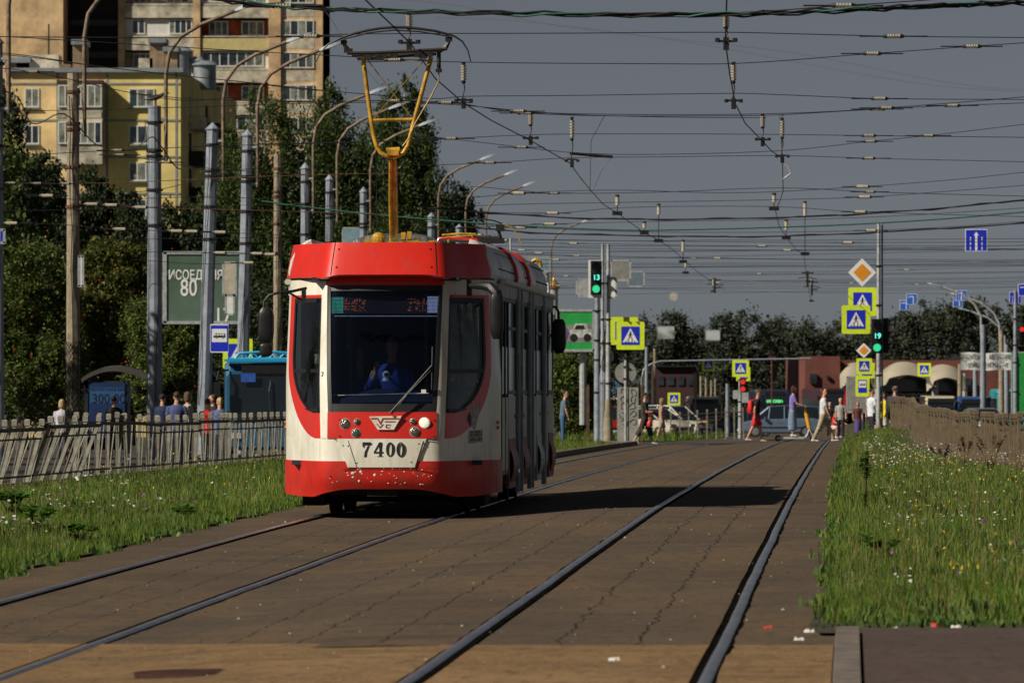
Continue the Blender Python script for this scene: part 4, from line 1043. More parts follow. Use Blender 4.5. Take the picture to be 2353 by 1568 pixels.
        loft(b, [(tp(0,0,1.02), .105,.14, X, Y_), (tp(0,0,.93), .125,.17, X, Y_), ((tp(0,0,.88)+kx)*.5, .15+sp*.3,.18, X, Y_), (kx, .16+sp*.5,.18, X, Y_), (en, .17+sp*.6,.185, X, Y_)])
    fin(b, kind if kind in ('skirt','shorts','trousers') else 'trousers', mcol(c, 'bottom'))
    # shoes
    if shoes:
        b = MB()
        for s_ in (1, -1):
            ap = legs[s_][2]
            loft(b, [(ap+v(x,0,zc), rz, ry, v(0,0,1), Y_) for x, zc, rz, ry in ((-.075,-.05,.02,.02),(-.055,-.042,.045,.038),(.0,-.038,.048,.042),(.08,-.052,.034,.046),(.15,-.060,.026,.042),(.185,-.066,.014,.022))])
        fin(b, 'shoes', mcol(shoes, 'shoe'), .012)
    # hair / hat
    c, kind = hair; b = MB()
    if kind != 'bald':
        b.ell(hc-hx*.022+v(0,0,.045), (.098,.088,.088), 14, 9)
        if kind == 'long': loft(b, [(hc-hx*.045+v(0,0,z), rx, ry, hx, hy) for z, rx, ry in ((.08,.06,.07),(.0,.075,.092),(-.1,.065,.095),(-.2,.05,.085),(-.27,.02,.05))])
        if kind == 'bob': loft(b, [(hc-hx*.035+v(0,0,z), rx, ry, hx, hy) for z, rx, ry in ((.08,.07,.08),(.0,.085,.10),(-.1,.08,.10),(-.14,.05,.07))])
        if kind == 'tail': b.ell(hc-hx*.13+v(0,0,.0), (.045,.04,.10), 10, 8)
        fin(b, 'hair', mcol(c, 'hair'), .014)
    if hat:
        b = MB(); b.ell(hc+v(0,0,.055), (.108,.10,.085), 14, 9); b.ell(hc+hx*.11+v(0,0,.05), (.07,.07,.012), 12, 6); fin(b, 'cap', mcol(hat, 'hat'), .014)
    root['_arms'] = [list(arms[1][2]*k), list(arms[-1][2]*k)]; root['_sh'] = [list(tp(-.12,0,1.2)*k)]
    return root
def W2(root, p):
    M = Matrix.Translation(root.location) @ Matrix.Rotation(root.rotation_euler[2], 4, 'Z'); return M @ Vector(p)
def clean(r):
    for k in ('_arms', '_sh'):
        if k in r: del r[k]
def backpack(r, label, col, s_=1.0):
    p = W2(r, r['_sh'][0]); rz = r.rotation_euler[2]; t = thing('backpack', label, 'backpack', p, rz)
    m = mat('bag_%d_%d_%d' % tuple(int(x*999) for x in col), col, .7, 0, .15, 8, bump=.3)
    b = MB(); rs = []
    for z, a, c in ((-.24,.06,.11),(-.22,.09,.14),(-.05,.10,.15),(.12,.085,.14),(.20,.05,.10),(.225,.02,.05)):
        rs.append([Vector((-.09+a*s_*cos(q)*1.0-.0, c*s_*sin(q), z*s_)) for q in [2*pi*i/14 for i in range(14)]])
    b.rings(rs); b.build('bag_body', m, t, smooth=60)
    for s in (1,-1): b = MB(); b.tube([(-.05,s*.09,.19),(.06,s*.10,.24),(.16,s*.10,.16),(.17,s*.10,-.05),(.05,s*.13,-.14),(-.05,s*.12,-.2)], .014, 6); b.build('strap', m, t, smooth=60)
    b = MB(); b.rings([[Vector((-.175-.03*(1 if 0 < i < 3 else 0), -.09+.06*i, z)) for i in range(4)] for z in (-.18,-.02)], cap=False, close=False); b.build('pocket', m, t)
    return t
CB = 188.0
def gp(ox, Y, dz=0): p = GO(ox, Y); p.z += dz; return p
# driver of the tram, seated at the desk
def driver():
    p = TL(900, 860, 1.25); wp = TM @ Vector((p.x, 1.28, 1.30))
    r = thing('person', 'tram driver in a blue shirt, one hand raised, seated behind the windscreen', 'person', wp, TRZ)
    b = MB(); V = Vector
    ax, ay = V((1,0,0)), V((0,1,0))
    # faces -Y; built facing -y
    loft(b, [(V((0,0,z)), rx, ry, ax, ay) for z, rx, ry in ((-.15,.17,.12),(.0,.17,.12),(.15,.16,.11),(.33,.19,.12),(.42,.15,.09),(.47,.07,.06),(.55,.055,.055))])
    loft(b, [(V((0,-.02,.66+z)), rx, ry, ax, ay) for z, rx, ry in ((-.12,.03,.03),(-.08,.06,.07),(0,.077,.095),(.06,.078,.097),(.11,.045,.06),(.125,.02,.03))])
    b.ell((0,-.12,.64), (.014,.018,.024)); b.tube([(.2,0,.36),(.27,-.12,.12),(.12,-.42,.10)], [.05,.045,.03], 8); b.tube([(-.2,0,.36),(-.26,-.2,.16),(-.16,-.36,.36)], [.05,.045,.03], 8)
    b.ell((-.155,-.375,.40), (.035,.02,.045))
    for f in range(4): b.tube([(-.18+.018*f,-.38,.43),(-.175+.016*f,-.395,.475),(-.165+.014*f,-.375,.50)], [.010,.009,.007], 6)
    b.tube([(-.13,-.375,.40),(-.105,-.385,.43),(-.10,-.385,.455)], [.011,.010,.008], 6)
    b.tube([(.08,0,-.12),(.10,-.42,-.10),(.10,-.46,-.42)], [.09,.07,.05], 8); b.tube([(-.08,0,-.12),(-.10,-.42,-.10),(-.10,-.46,-.42)], [.09,.07,.05], 8)
    o = b.build('body', skin, r); remesh(o, .016)
    b = MB(); loft(b, [(V((0,0,z)), rx+.02, ry+.02, ax, ay) for z, rx, ry in ((-.15,.17,.12),(.0,.17,.12),(.15,.16,.11),(.33,.19,.12),(.42,.15,.09),(.47,.07,.06))])
    b.tube([(.17,0,.36),(.27,-.12,.12),(.14,-.38,.10)], [.065,.06,.042], 8); b.tube([(-.17,0,.36),(-.26,-.2,.16),(-.19,-.31,.29)], [.065,.06,.045], 8)
    o = b.build('shirt', mat('driver_blue', (.010,.05,.36), .8, 0, .1, 9), r); remesh(o, .018)
    b = MB(); b.ell((0,0,.70), (.088,.10,.085)); o = b.build('hair', m_black, r, smooth=60)
    b = MB(); b.box((0,.18,.2), (.45,.1,.75), taper=.8); b.box((0,0,-.24),(.46,.46,.12)); b.box((0,0,-.37),(.12,.12,.2)); s = b.build('seat', m_int, tram, None); s.location = TMI @ wp
driver()
# crossing pedestrians, left to right
r = person('man in a black t-shirt and red shorts walking over the crossing with a red backpack', gp(1737, 188), 0, 1.74, ((.008,.008,.009),'shirt'), 'short', ((.65,.02,.03),'shorts'), ((.10,.07,.05),'short'), (.55,.45,.40), armL=(-10,20), armR=(-22,22), legL=(20,14), legR=(-16,12), lean=4)
backpack(r, 'red backpack on the man in red shorts', (.65,.015,.02), 1.0); clean(r)
r = person('woman in a lilac t-shirt and long blue-grey skirt standing on the kick scooter', gp(1820, 188.4, .16), 0, 1.66, ((.20,.16,.48),'short'), 'short', ((.16,.22,.34),'skirt'), ((.05,.015,.012),'bob'), (.7,.68,.66), armL=(25,50), armR=(25,50), lean=3); clean(r)
sc = thing('kick_scooter', 'yellow and silver electric kick scooter ridden by the woman in the long skirt', 'scooter', gp(1822, 188.4))
b = MB(); b.rings([[Vector((x, y*wd, z)) for y, z in ((-.09,.09),(.09,.09),(.09,.15),(-.09,.15))] for x, wd in ((-.46,.5),(-.40,1),(.36,1),(.44,.6))]); b.build('deck', mat('scooter_silver', (.62,.62,.6), .35, .3, .1, 6), sc)
for x in (-.50, .66):
    b = MB(); b.cyl((x,-.028,.11),(x,.028,.11),.11,n=20); wl = b.build('wheel', m_rub, sc, smooth=50); b = MB(); b.cyl((x,-.031,.11),(x,.031,.11),.05,n=14); b.build('hub', m_steel, wl)
b = MB(); b.tube([(.40,0,.13),(.47,0,.22),(.54,0,.42)], .035, 8); b.tube([(.53,.05,.45),(.66,.06,.11)], .022, 6); b.tube([(.53,-.05,.45),(.66,-.06,.11)], .022, 6); b.build('fork', m_steel, sc, smooth=50)
b = MB(); b.tube([(.55,0,.38),(.38,0,1.12)], .045, 10); b.tube([(.53,0,.45),(.43,0,.92)], .07, 10); b.build('stem', mat('scooter_yellow', (.75,.38,.02), .4, 0, .05, 5), sc, smooth=50)
b = MB(); b.tube([(.34,-.28,1.14),(.37,0,1.15),(.34,.28,1.14)], .02, 6); b.build('handlebar', m_rub, sc, smooth=50)
r = person('man in a white t-shirt and beige trousers striding over the crossing', gp(1891, 187.6), 0, 1.80, ((.62,.62,.64),'shirt'), 'short', ((.42,.34,.22),'trousers'), ((.025,.018,.014),'short'), (.72,.70,.66), armL=(22,8), armR=(14,8), legL=(26,4), legR=(-20,6), lean=2, turn=-50); clean(r)
r = person('woman in black with a dark skirt looking at her phone, stepping off the kerb', gp(1481, 188.5), 0, 1.74, ((.010,.010,.011),'shirt'), 'short', ((.035,.032,.035),'wide'), ((.02,.015,.012),'tail'), (.5,.48,.46), armL=(12,85), armR=(12,85), legL=(24,10), legR=(-22,8))
w_ = W2(r, r['_arms'][1]); clean(r)
hb = thing('handbag', 'small red bag hanging from the forearm of the woman in black', 'bag', w_+Vector((-.14,-.02,-.40)))
m_bag = mat('bag_red', (.62,.05,.03), .5, 0, .1, 8)
b = MB(); b.rings([[Vector((a*cos(q), c*sin(q), z)) for q in [2*pi*i/12 for i in range(12)]] for z, a, c in ((-.12,.06,.03),(-.08,.10,.055),(.02,.09,.05),(.10,.05,.03),(.12,.02,.015))]); b.build('bag_body', m_bag, hb, smooth=60)
b = MB(); b.tube([(-.05,0,.09),(-.03,0,.30),(.0,0,.36),(.03,0,.30),(.05,0,.09)], .008, 5); b.build('strap', m_bag, hb)
r = person('man in a blue-grey t-shirt and jeans standing in the grass just right of the tram', gp(1293, 196), 0, 1.80, ((.09,.14,.19),'shirt'), 'short', ((.04,.11,.24),'trousers'), ((.04,.02,.015),'short'), (.6,.6,.6), armL=(-4,8), armR=(8,10), lean=6, turn=-30); clean(r)
r = person('man in a white shirt waiting left of the signal post on the right', gp(2002, 196), radians(30), 1.78, ((.66,.70,.78),'loose'), 'short', ((.02,.02,.025),'trousers'), ((.02,.015,.012),'short'), (.5,.5,.5), armL=(-5,15), armR=(10,60), turn=-40)
clean(r)
r = person('woman in a yellow jacket and pale shorts right of the signal post', gp(2031, 196), radians(200), 1.66, ((.68,.55,.02),'loose'), 'long', ((.6,.56,.50),'shorts'), ((.015,.012,.012),'long'), (.5,.5,.5), armL=(5,10), armR=(-4,10)); clean(r)
r = person('man in a blue t-shirt and grey cap carrying a black backpack beside the fence', gp(2055, 195), radians(35), 1.84, ((.02,.14,.42),'shirt'), 'short', ((.035,.035,.04),'trousers'), ((.1,.07,.05),'short'), (.1,.1,.1), armL=(5,30), armR=(5,35), hat=(.22,.14,.10))
backpack(r, 'large black backpack on the man in the blue t-shirt', (.02,.02,.02), 1.25); clean(r)
# at the stop, behind the left fence
SP = 'people waiting at the stop behind the left fence'
stop = [(142,150,1.62,((.52,.50,.60),'shirt'),'long',((.05,.05,.08),'trousers'),((.42,.30,.14),'bob'),90,'blonde woman in a pale lilac top beside the mesh-wrapped concrete pole',(10,20),(60,110)),
 (262,158,1.72,((.008,.010,.014),'loose'),'long',((.02,.02,.02),'trousers'),((.01,.01,.01),'short'),90,'person in dark clothes standing in front of the shelter poster',(0,10),(0,10)),
 (406,140,1.78,((.06,.08,.20),'shirt'),'short',((.03,.03,.05),'trousers'),((.06,.03,.02),'short'),90,'broad-shouldered man in a blue t-shirt with his back to us, right of the grey pole',(-4,12),(-4,12)),
 (373,152,1.76,((.01,.02,.07),'loose'),'long',((.02,.02,.03),'trousers'),((.02,.02,.02),'short'),60,'person in a dark blue jacket half hidden right of the thick grey pole',(0,10),(0,10)),
 (431,146,1.80,((.40,.37,.30),'loose'),'long',((.1,.1,.1),'trousers'),((.10,.06,.04),'bob'),20,'woman in a cream cardigan and brown hat between the two grey poles',(0,10),(0,10)),
 (477,142,1.62,((.72,.02,.02),'loose'),'long',((.05,.05,.05),'trousers'),((.03,.02,.02),'short'),80,'person in a bright red jacket right of the dark grey pole',(0,10),(0,10)),
 (489,150,1.74,((.012,.014,.02),'loose'),'long',((.02,.02,.02),'trousers'),((.10,.06,.04),'short'),200,'man in a charcoal jacket just behind the red jacket',(0,10),(0,10)),
 (505,138,1.64,((.10,.13,.28),'shirt'),'short',((.05,.05,.07),'trousers'),((.48,.32,.13),'tail'),100,'blonde girl in a blue striped top at the corner of the blue bus',(10,30),(30,90))]
for ox, Y, h, tp_, sl_, bt, hr, fc, lab, aL, aR in stop:
    X = (ox*OV-512)/F*Y; r = person(lab, (X, Y, ZX(X, Y)), radians(fc), h, tp_, sl_, bt, hr, (.05,.05,.05), armL=aL, armR=aR, group=SP, width=1.08 if ox == 406 else 1); clean(r)
# small figures beyond the crossing
far = [(1931,236,1.66,((.36,.35,.33),'shirt'),'short',((.015,.015,.02),'trousers'),((.55,.42,.25),'short'),270,'fair-haired person in a grey top in front of the far red tram'),
 (1906,262,1.60,((.02,.02,.02),'shirt'),'short',((.02,.02,.02),'trousers'),((.45,.42,.38),'short'),270,'grey-haired person in black beyond the striding man'),
 (1978,262,1.76,((.02,.02,.03),'shirt'),'short',((.03,.03,.04),'trousers'),((.06,.04,.03),'short'),270,'dark figure standing left of the yellow-framed stop sign'),
 (1970,255,1.6,((.10,.03,.03),'shirt'),'short',((.08,.05,.2),'skirt'),((.05,.03,.02),'bob'),270,'figure in dark red and a violet skirt near the far stop'),
 (1520,222,1.68,((.40,.24,.16),'shirt'),'short',((.4,.3,.26),'shorts'),((.3,.2,.1),'long'),0,'figure in pale summer clothes walking behind the woman in black')]
for ox, Y, h, tp_, sl_, bt, hr, fc, lab in far:
    X = (ox*OV-512)/F*Y; r = person(lab, (X, Y, ZX(X, Y)), radians(fc), h, tp_, sl_, bt, hr, (.05,.05,.05), armL=(10,20), armR=(-8,20), legL=(12,4), legR=(-12,6)); clean(r)
r = person('crouching person in a bright red t-shirt before the far red tram', gp(1916, 240), radians(-60), 1.66, ((.65,.03,.03),'shirt'), 'short', ((.55,.52,.48),'shorts'), ((.35,.30,.25),'short'), (.6,.6,.6), armL=(40,30), armR=(40,30), legL=(95,115), legR=(90,110), lean=20); clean(r)
# ================================================================ FENCES
m_fen = mat('fence_stone_grey', (.25,.235,.19), .8, 0, .2, 5, bump=.3)
m_fen2 = mat('fence_brown', (.155,.115,.068), .75, 0, .15, 5, bump=.3)
m_frail = mat('fence_rail_dark', (.045,.040,.034), .55, .2, .2, 6)
def fence(name, P0, n, step, dirf, label, m, lean=(0,0), seed=1, group=None, hgt=1.05, slats=True, railm=None, dips=None, pw=.029, ck=1.45):
    """dirf(s) -> (point on ground, direction) at distance s"""
    rng = random.Random(seed); root = thing('fence', label, 'fence', P0, 0, group); org = Vector(P0)
    railm = railm or m_frail
    tops = []; ls = lean
    def rl(s): return (dips(s) if dips else 0)
    for i in range(n+1):
        p, d = dirf(i*step); p = p-org; side = Vector((d.y, -d.x, 0)); dz = rl(i*step)
        L = d*ls[0]*hgt+side*ls[1]*hgt
        jit = d*rng.gauss(0,.02)+side*rng.gauss(0,.02)
        a = p+Vector((0,0,-.15)); t = p+L+jit+Vector((0,0,hgt+dz)); tops.append((p, L+jit, dz, d, side))
        b = MB(); w = pw
        rs = []
        for q, ww in ((a,w),(t-Vector((0,0,.10)),w),(t-Vector((0,0,.095)),w*.86),(t-Vector((0,0,.07)),w*.86),(t-Vector((0,0,.085)),w*ck),(t-Vector((0,0,.0)),w*ck),(t+Vector((0,0,.015)),w*ck*.7)):
            rs.append([q+d*ww*sx+side*ww*sy for sx, sy in ((-1,-1),(1,-1),(1,1),(-1,1))])
        b.rings(rs); b.build('post', m, root)
    def at(i, f, h):
        j = min(i, n-1); A = tops[j]; B = tops[j+1]; f2 = f+(i-j)
        p = A[0].lerp(B[0], f2); L = A[1].lerp(B[1], f2); z = (A[2]+(B[2]-A[2])*f2)
        return p+L*(h/hgt)+Vector((0,0,h+z*h/hgt))
    for h, r in ((hgt-.15,.034),(hgt-.30,.016),(.16,.018)):
        so = tops[0][4]*(.062 if slats else .0)
        b = MB(); b.tube([at(i, 0, h)+so for i in range(n)]+[at(n-1, 1, h)+so], r, 6); b.build('rail', railm, root, smooth=40)
    if slats:
        for i in range(n):
            for k, (f0, f1) in enumerate(((.24,.52),(.78,.50))):
                f0 += rng.uniform(-.05,.05); f1 += rng.uniform(-.05,.05); ww = .014; d = tops[i][3]; side = tops[i][4]
                lo = at(i, f0, .02); mi = at(i, (f0+f1)/2, hgt*.42); hi = at(i, f1, hgt-.16)
                off = side*(.02*((k % 2)*2-1)+.02); b = MB()
                b.rings([[q+off+d*ww*sx+side*.010*sy for sx, sy in ((-1,-1),(1,-1),(1,1),(-1,1))] for q in (lo, mi, hi)]); b.build('slat', m, root)
    return root
def lf(s0):
    def f(s):
        Y = 73.0+s0+s; u = FENL(Y); p = Vector((XR(Y)+u+.02*mnoise.noise(Vector((Y*.7,0,0))), Y, ZG(u, Y)+.02)); d = Vector((.0808, 1, 0)).normalized(); return p, d
    return f
FG = 'sections of the left fence'
labs = ['grey fence section just outside the left edge', 'grey fence section cut by the left edge', 'leftmost fully visible section of the grey fence, leaning over to the right', 'section of the grey fence just left of the mesh-wrapped pole', 'grey fence section in front of the shelter with the blue poster', 'grey fence section dipping at its far end by the thick grey pole', 'grey fence section in front of the man in the blue t-shirt', 'grey fence section below the blue and white bus stop sign', 'grey fence section in front of the blue bus', 'last grey fence section seen before the tram hides it']
st = 1.16; s0 = 0
for i, lab in enumerate(labs):
    f = lf(s0); n = 4
    dips = [(lambda s: -.04), (lambda s: -.04), (lambda s: -.04), (lambda s: .0), (lambda s: .05-.02*s/2), (lambda s: .04-.09*s/5), (lambda s: -.03), (lambda s: .0), (lambda s: -.01), (lambda s: .0), (lambda s: .0)][i]
    fence('fence', f(0)[0], n, st, f, lab, m_fen, [(.2,.14),(.2,.18),(.3,.22),(.3,.34),(.1,.03),(-.1,.02),(.1,.02),(0,0),(.1,0),(0,0)][i], 100+i, FG, dips=dips)
    s0 += n*st+.12
f = lf(s0); fence('fence', f(0)[0], 14, st, f, 'run of grey fence hidden behind the tram on the left side', m_fen, (0,0), 120, FG, slats=False)
def rf(s0):
    def f(s):
        Y = 84+s0+s; u = FENR(Y); X = XR(Y)+u; d = Vector((FENR(Y+.5)+XR(Y+.5)-X, .5, 0)).normalized(); return Vector((X, Y, ZG(u, Y)+zR(u, Y)-.12)), d
    return f
labsR = ['brown fence section just outside the right edge', 'brown picket fence section at the right edge, pickets well apart', 'middle brown fence section with dark gaps between the pickets', 'brown fence section where the pickets begin to close up', 'brown fence section seen almost edge-on, like a wall', 'far end of the brown fence beside the waiting people']
s0 = 0
for i, lab in enumerate(labsR):
    f = rf(s0); n = [12,14,14,14,16,16][i]; st2 = 1.12
    r = fence('fence', f(0)[0], n, st2, f, lab, m_fen2, (.02,0), 140+i, 'sections of the right fence', slats=False, pw=.048, ck=1.12, hgt=1.1, dips=lambda s, k=i: .035*sin(s*.35+k*1.7)+.012*sin(s*1.7+k))
    org = Vector(r.location)
    for j in range(n):
        for fr in (.36,.68):
            p, d = f((j+fr)*st2); p = p-org; side = Vector((d.y,-d.x,0)); b = MB()
            b.rings([[p+d*.03*sx+side*.02*sy+Vector((0,0,z)) for sx, sy in ((-1,-1),(1,-1),(1,1),(-1,1))] for z in (0,.82)]); b.build('slat', m_fen2, r)
    s0 += n*st2+.1
# ================================================================ POLES AND LAMPS
def gz(X, Y): return ZX(X, Y)
m_lamp = mat('lamp_head_metal', (.24,.28,.34), .5, .1, .1, 5)
m_arm = mat('lamp_arm_rusty', (.22,.16,.11), .7, .2, .3, 4)
def pole(ox, Y, wpx, top, label, m, sides=8, cap=True, arm=True, armm=None, mesh=False, cat='pole', name='lamp_post', tip=(.0,.0), lean=0.0, group='street poles along the left road'):
    X = (ox*OV-512)/F*Y; s = F/Y; r0 = wpx*OV/s/2*1.12; zt = CH-(top*OV-YH)/s; zb = gz(X, Y)
    root = thing(name, label, cat, (X, Y, zb), 0, group); H = zt-zb
    b = MB(); b.cyl((0,0,-.3), (lean*s**0*0+lean,0,H), r0, r0*.80, sides)
    if cap: b.cyl((lean,0,H), (lean,0,H+.035), r0*.98, r0*.98, sides); b.cyl((lean,0,H+.035), (lean,0,H+.22), r0*.9, .02, sides)
    b.build('shaft', m, root)
    for z in (H-.5, H-1.3, H-1.45, H-2.4, H-3.4): 
        b = MB(); b.cyl((lean*z/H,0,z), (lean*z/H,0,z+.07), r0*1.04, r0*1.04, sides); b.build('band', m_dark if m is not m_conc else m_rust, root)
    if arm:
        am = armm or m_arm; c = Vector((lean, 0, 0)); b = MB(); x0 = r0*.9+.12
        b.tube([c+Vector((x0,-.05,H-1.6)), c+Vector((x0,-.05,H+.9)), c+Vector((x0+.10,-.05,H+1.5)), c+Vector((x0+.42,-.05,H+1.95)), c+Vector((x0+1.0,-.05,H+2.3)), c+Vector((x0+2.05,-.05,H+2.72))], .055, 8)
        a_ = b.build('lamp_arm', am, root, smooth=50)
        for z in (H-1.5, H-.35): b = MB(); b.box(c+Vector((x0*.6,-.05,z)), (x0*.9,.10,.06)); b.build('clamp', m_steel, root)
        b = MB(); p0 = c+Vector((x0+1.95,-.05,H+2.68)); dr = Vector((1,0,.36)).normalized(); up = Vector((-.36,0,1)).normalized(); rs = []
        for t, w_, h_ in ((0,.06,.05),(.12,.12,.09),(.45,.16,.12),(.75,.12,.06),(.86,.03,.02)):
            q = p0+dr*t; rs.append([q+Vector((0,w_*sx,0))+up*h_*sy for sx, sy in ((-1,-.3),(1,-.3),(.7,.7),(-.7,.7))])
        b.rings(rs); lh = b.build('lamp_head', m_lamp, root, smooth=30)
        b = MB(); b.tube([p0+dr*.8, p0+dr*1.15], [.012,.006], 5); b.build('lamp_spike', m_lamp, lh)
    # cables taped to the shaft
    rng = random.Random(int(ox)); 
    for k in range(2 if wpx > 17 else 1):
        b = MB(); ph = rng.uniform(-2.6,-.4); pts = []
        for i in range(10):
            z = H*(.15+.8*i/9)+rng.uniform(-.1,.1); ph += rng.uniform(-.25,.25); rr = r0*(1.01)+.008+(.05 if rng.random() < .12 else 0); pts.append((lean*z/H+cos(ph)*rr, sin(ph)*rr, z))
        b.tube(pts, .012, 5); b.build('cable', m_wire, root)
    return root, r0, H, X
GP_ = 'street poles along the left road'
pole(-9, 132, 34, 100, 'pole with a lamp arm cut by the left edge of the picture', m_pole, tip=(0,0), name='lamp_post')
cp, r0, H, X = pole(168, 144, 30, 168, 'tan concrete pole with wire mesh round its foot and a rusty lamp arm', m_conc, sides=8, cap=False, group=GP_)
m_mesh = mat('wire_mesh', (.05,.05,.04), .6, .5, .2, 9)
zt = 1.0; zh = CH-(783*OV-YH)/(F/144)-gz(X,144)
b = MB(); rr = r0*1.1; nst = 14
for k in range(nst):
    for sg in (1, -1):
        pts = []; 
        for i in range(25):
            t = i/24; z = t*zh; a = 2*pi*k/nst+sg*t*zh*3.0; pts.append((cos(a)*rr, sin(a)*rr, z))
        b.tube(pts, .0065, 3, cap=False)
b.build('mesh_wrap', m_mesh, cp)
pole(355, 161, 33, 243, 'thick grey pole left of the green billboard, a bird on its top', m_pole, cap=False, sides=12, arm=True)
pole(466, 175, 30, 297, 'grey pole with pointed cap in front of the green billboard, dark towards its foot', m_pole, lean=.30)
pole(553, 179, 27, 312, 'grey pole with pointed cap rising over the corner of the blue bus', m_pole, lean=.22)
pole(638, 196, 20, 355, 'tan concrete pole without a lamp between the grey poles', m_conc, cap=False, arm=False, name='utility_pole', group=None, cat='pole')
pole(701, 206, 22, 387, 'grey pole with pointed cap above the left end of the tram roof', m_pole)
pole(757, 216, 20, 413, 'grey pole just left of the yellow pantograph', m_pole)
pole(835, 231, 18, 441, 'short-looking grey pole behind the pantograph mast', m_pole)
for i, (ox, Y) in enumerate(((910,268),(966,287),(1035,303),(1143,369))):
    X = XR(Y)-18.2; ox2 = (X/Y*F+512)/OV; top = (YH-8.0*F/Y)/OV
    pole(ox2, Y, .40*F/Y/OV, top, ['lamp post whose head shows right of the pantograph, against the dark trees','lamp post with its head against the sky right of the dark trees','fainter lamp post head against the sky above the tram roof','farthest lamp post head over the back of the tram'][i], m_pole)
# bird on the pole
X = (355*OV-512)/F*161; zt = CH-(243*OV-YH)/(F/161)
bd = thing('bird', 'dark gull perched on top of the thick grey pole', 'bird', (X+.05, 161, zt))
b = MB(); b.rings([[Vector((x, w_*cos(q), .18+zc+h_*sin(q))) for q in [2*pi*i/12 for i in range(12)]] for x, zc, w_, h_ in ((-.42,-.02,.02,.008),(-.28,.0,.05,.02),(-.14,.03,.085,.06),(0,.06,.095,.08),(.12,.10,.075,.07),(.20,.155,.05,.05),(.25,.19,.055,.052),(.30,.195,.04,.04),(.34,.185,.014,.014),(.39,.175,.004,.005))]); b.build('body', mat('bird_grey', (.05,.055,.06), .7, 0, .3, 12), bd, smooth=50)
b = MB(); 
for s_ in (1,-1): b.tube([(.0,s_*.03,.16),(.01,s_*.03,0),(.06,s_*.035,.005)], .008, 5)
b.build('legs', m_orange, bd)
# ================================================================ SIGNS
m_yg = mat('sign_yellow_green', (.70,.86,.03), .5, 0, .05, 5, emit=None)
m_blue = mat('sign_blue', (.012,.03,.55), .45, 0, .05, 5); m_blue2 = mat('sign_blue_pale', (.03,.14,.62), .5, 0, .1, 5)
m_swh = mat('sign_white', (.84,.85,.86), .45, 0, .05, 5); m_back = mat('sign_back', (.27,.27,.25), .6, .1, .15, 4); m_or = mat('sign_orange', (.80,.30,.02), .5, 0, .06, 5)
def rrect(w, h, r=.06, n=4):
    pts = []
    for cx, cy, a0 in ((w/2-r,h/2-r,0),(-w/2+r,h/2-r,pi/2),(-w/2+r,-h/2+r,pi),(w/2-r,-h/2+r,1.5*pi)):
        for i in range(n+1): a = a0+pi/2*i/n; pts.append((cx+r*cos(a), cy+r*sin(a)))
    return pts
def plate(name, pts, m, parent, y, d=.012, z=0, x=0, rz=0):
    b = MB(); b.prism(pts, Matrix.Translation(Vector((x, y, z))) @ FR, d); return b.build(name, m, parent)
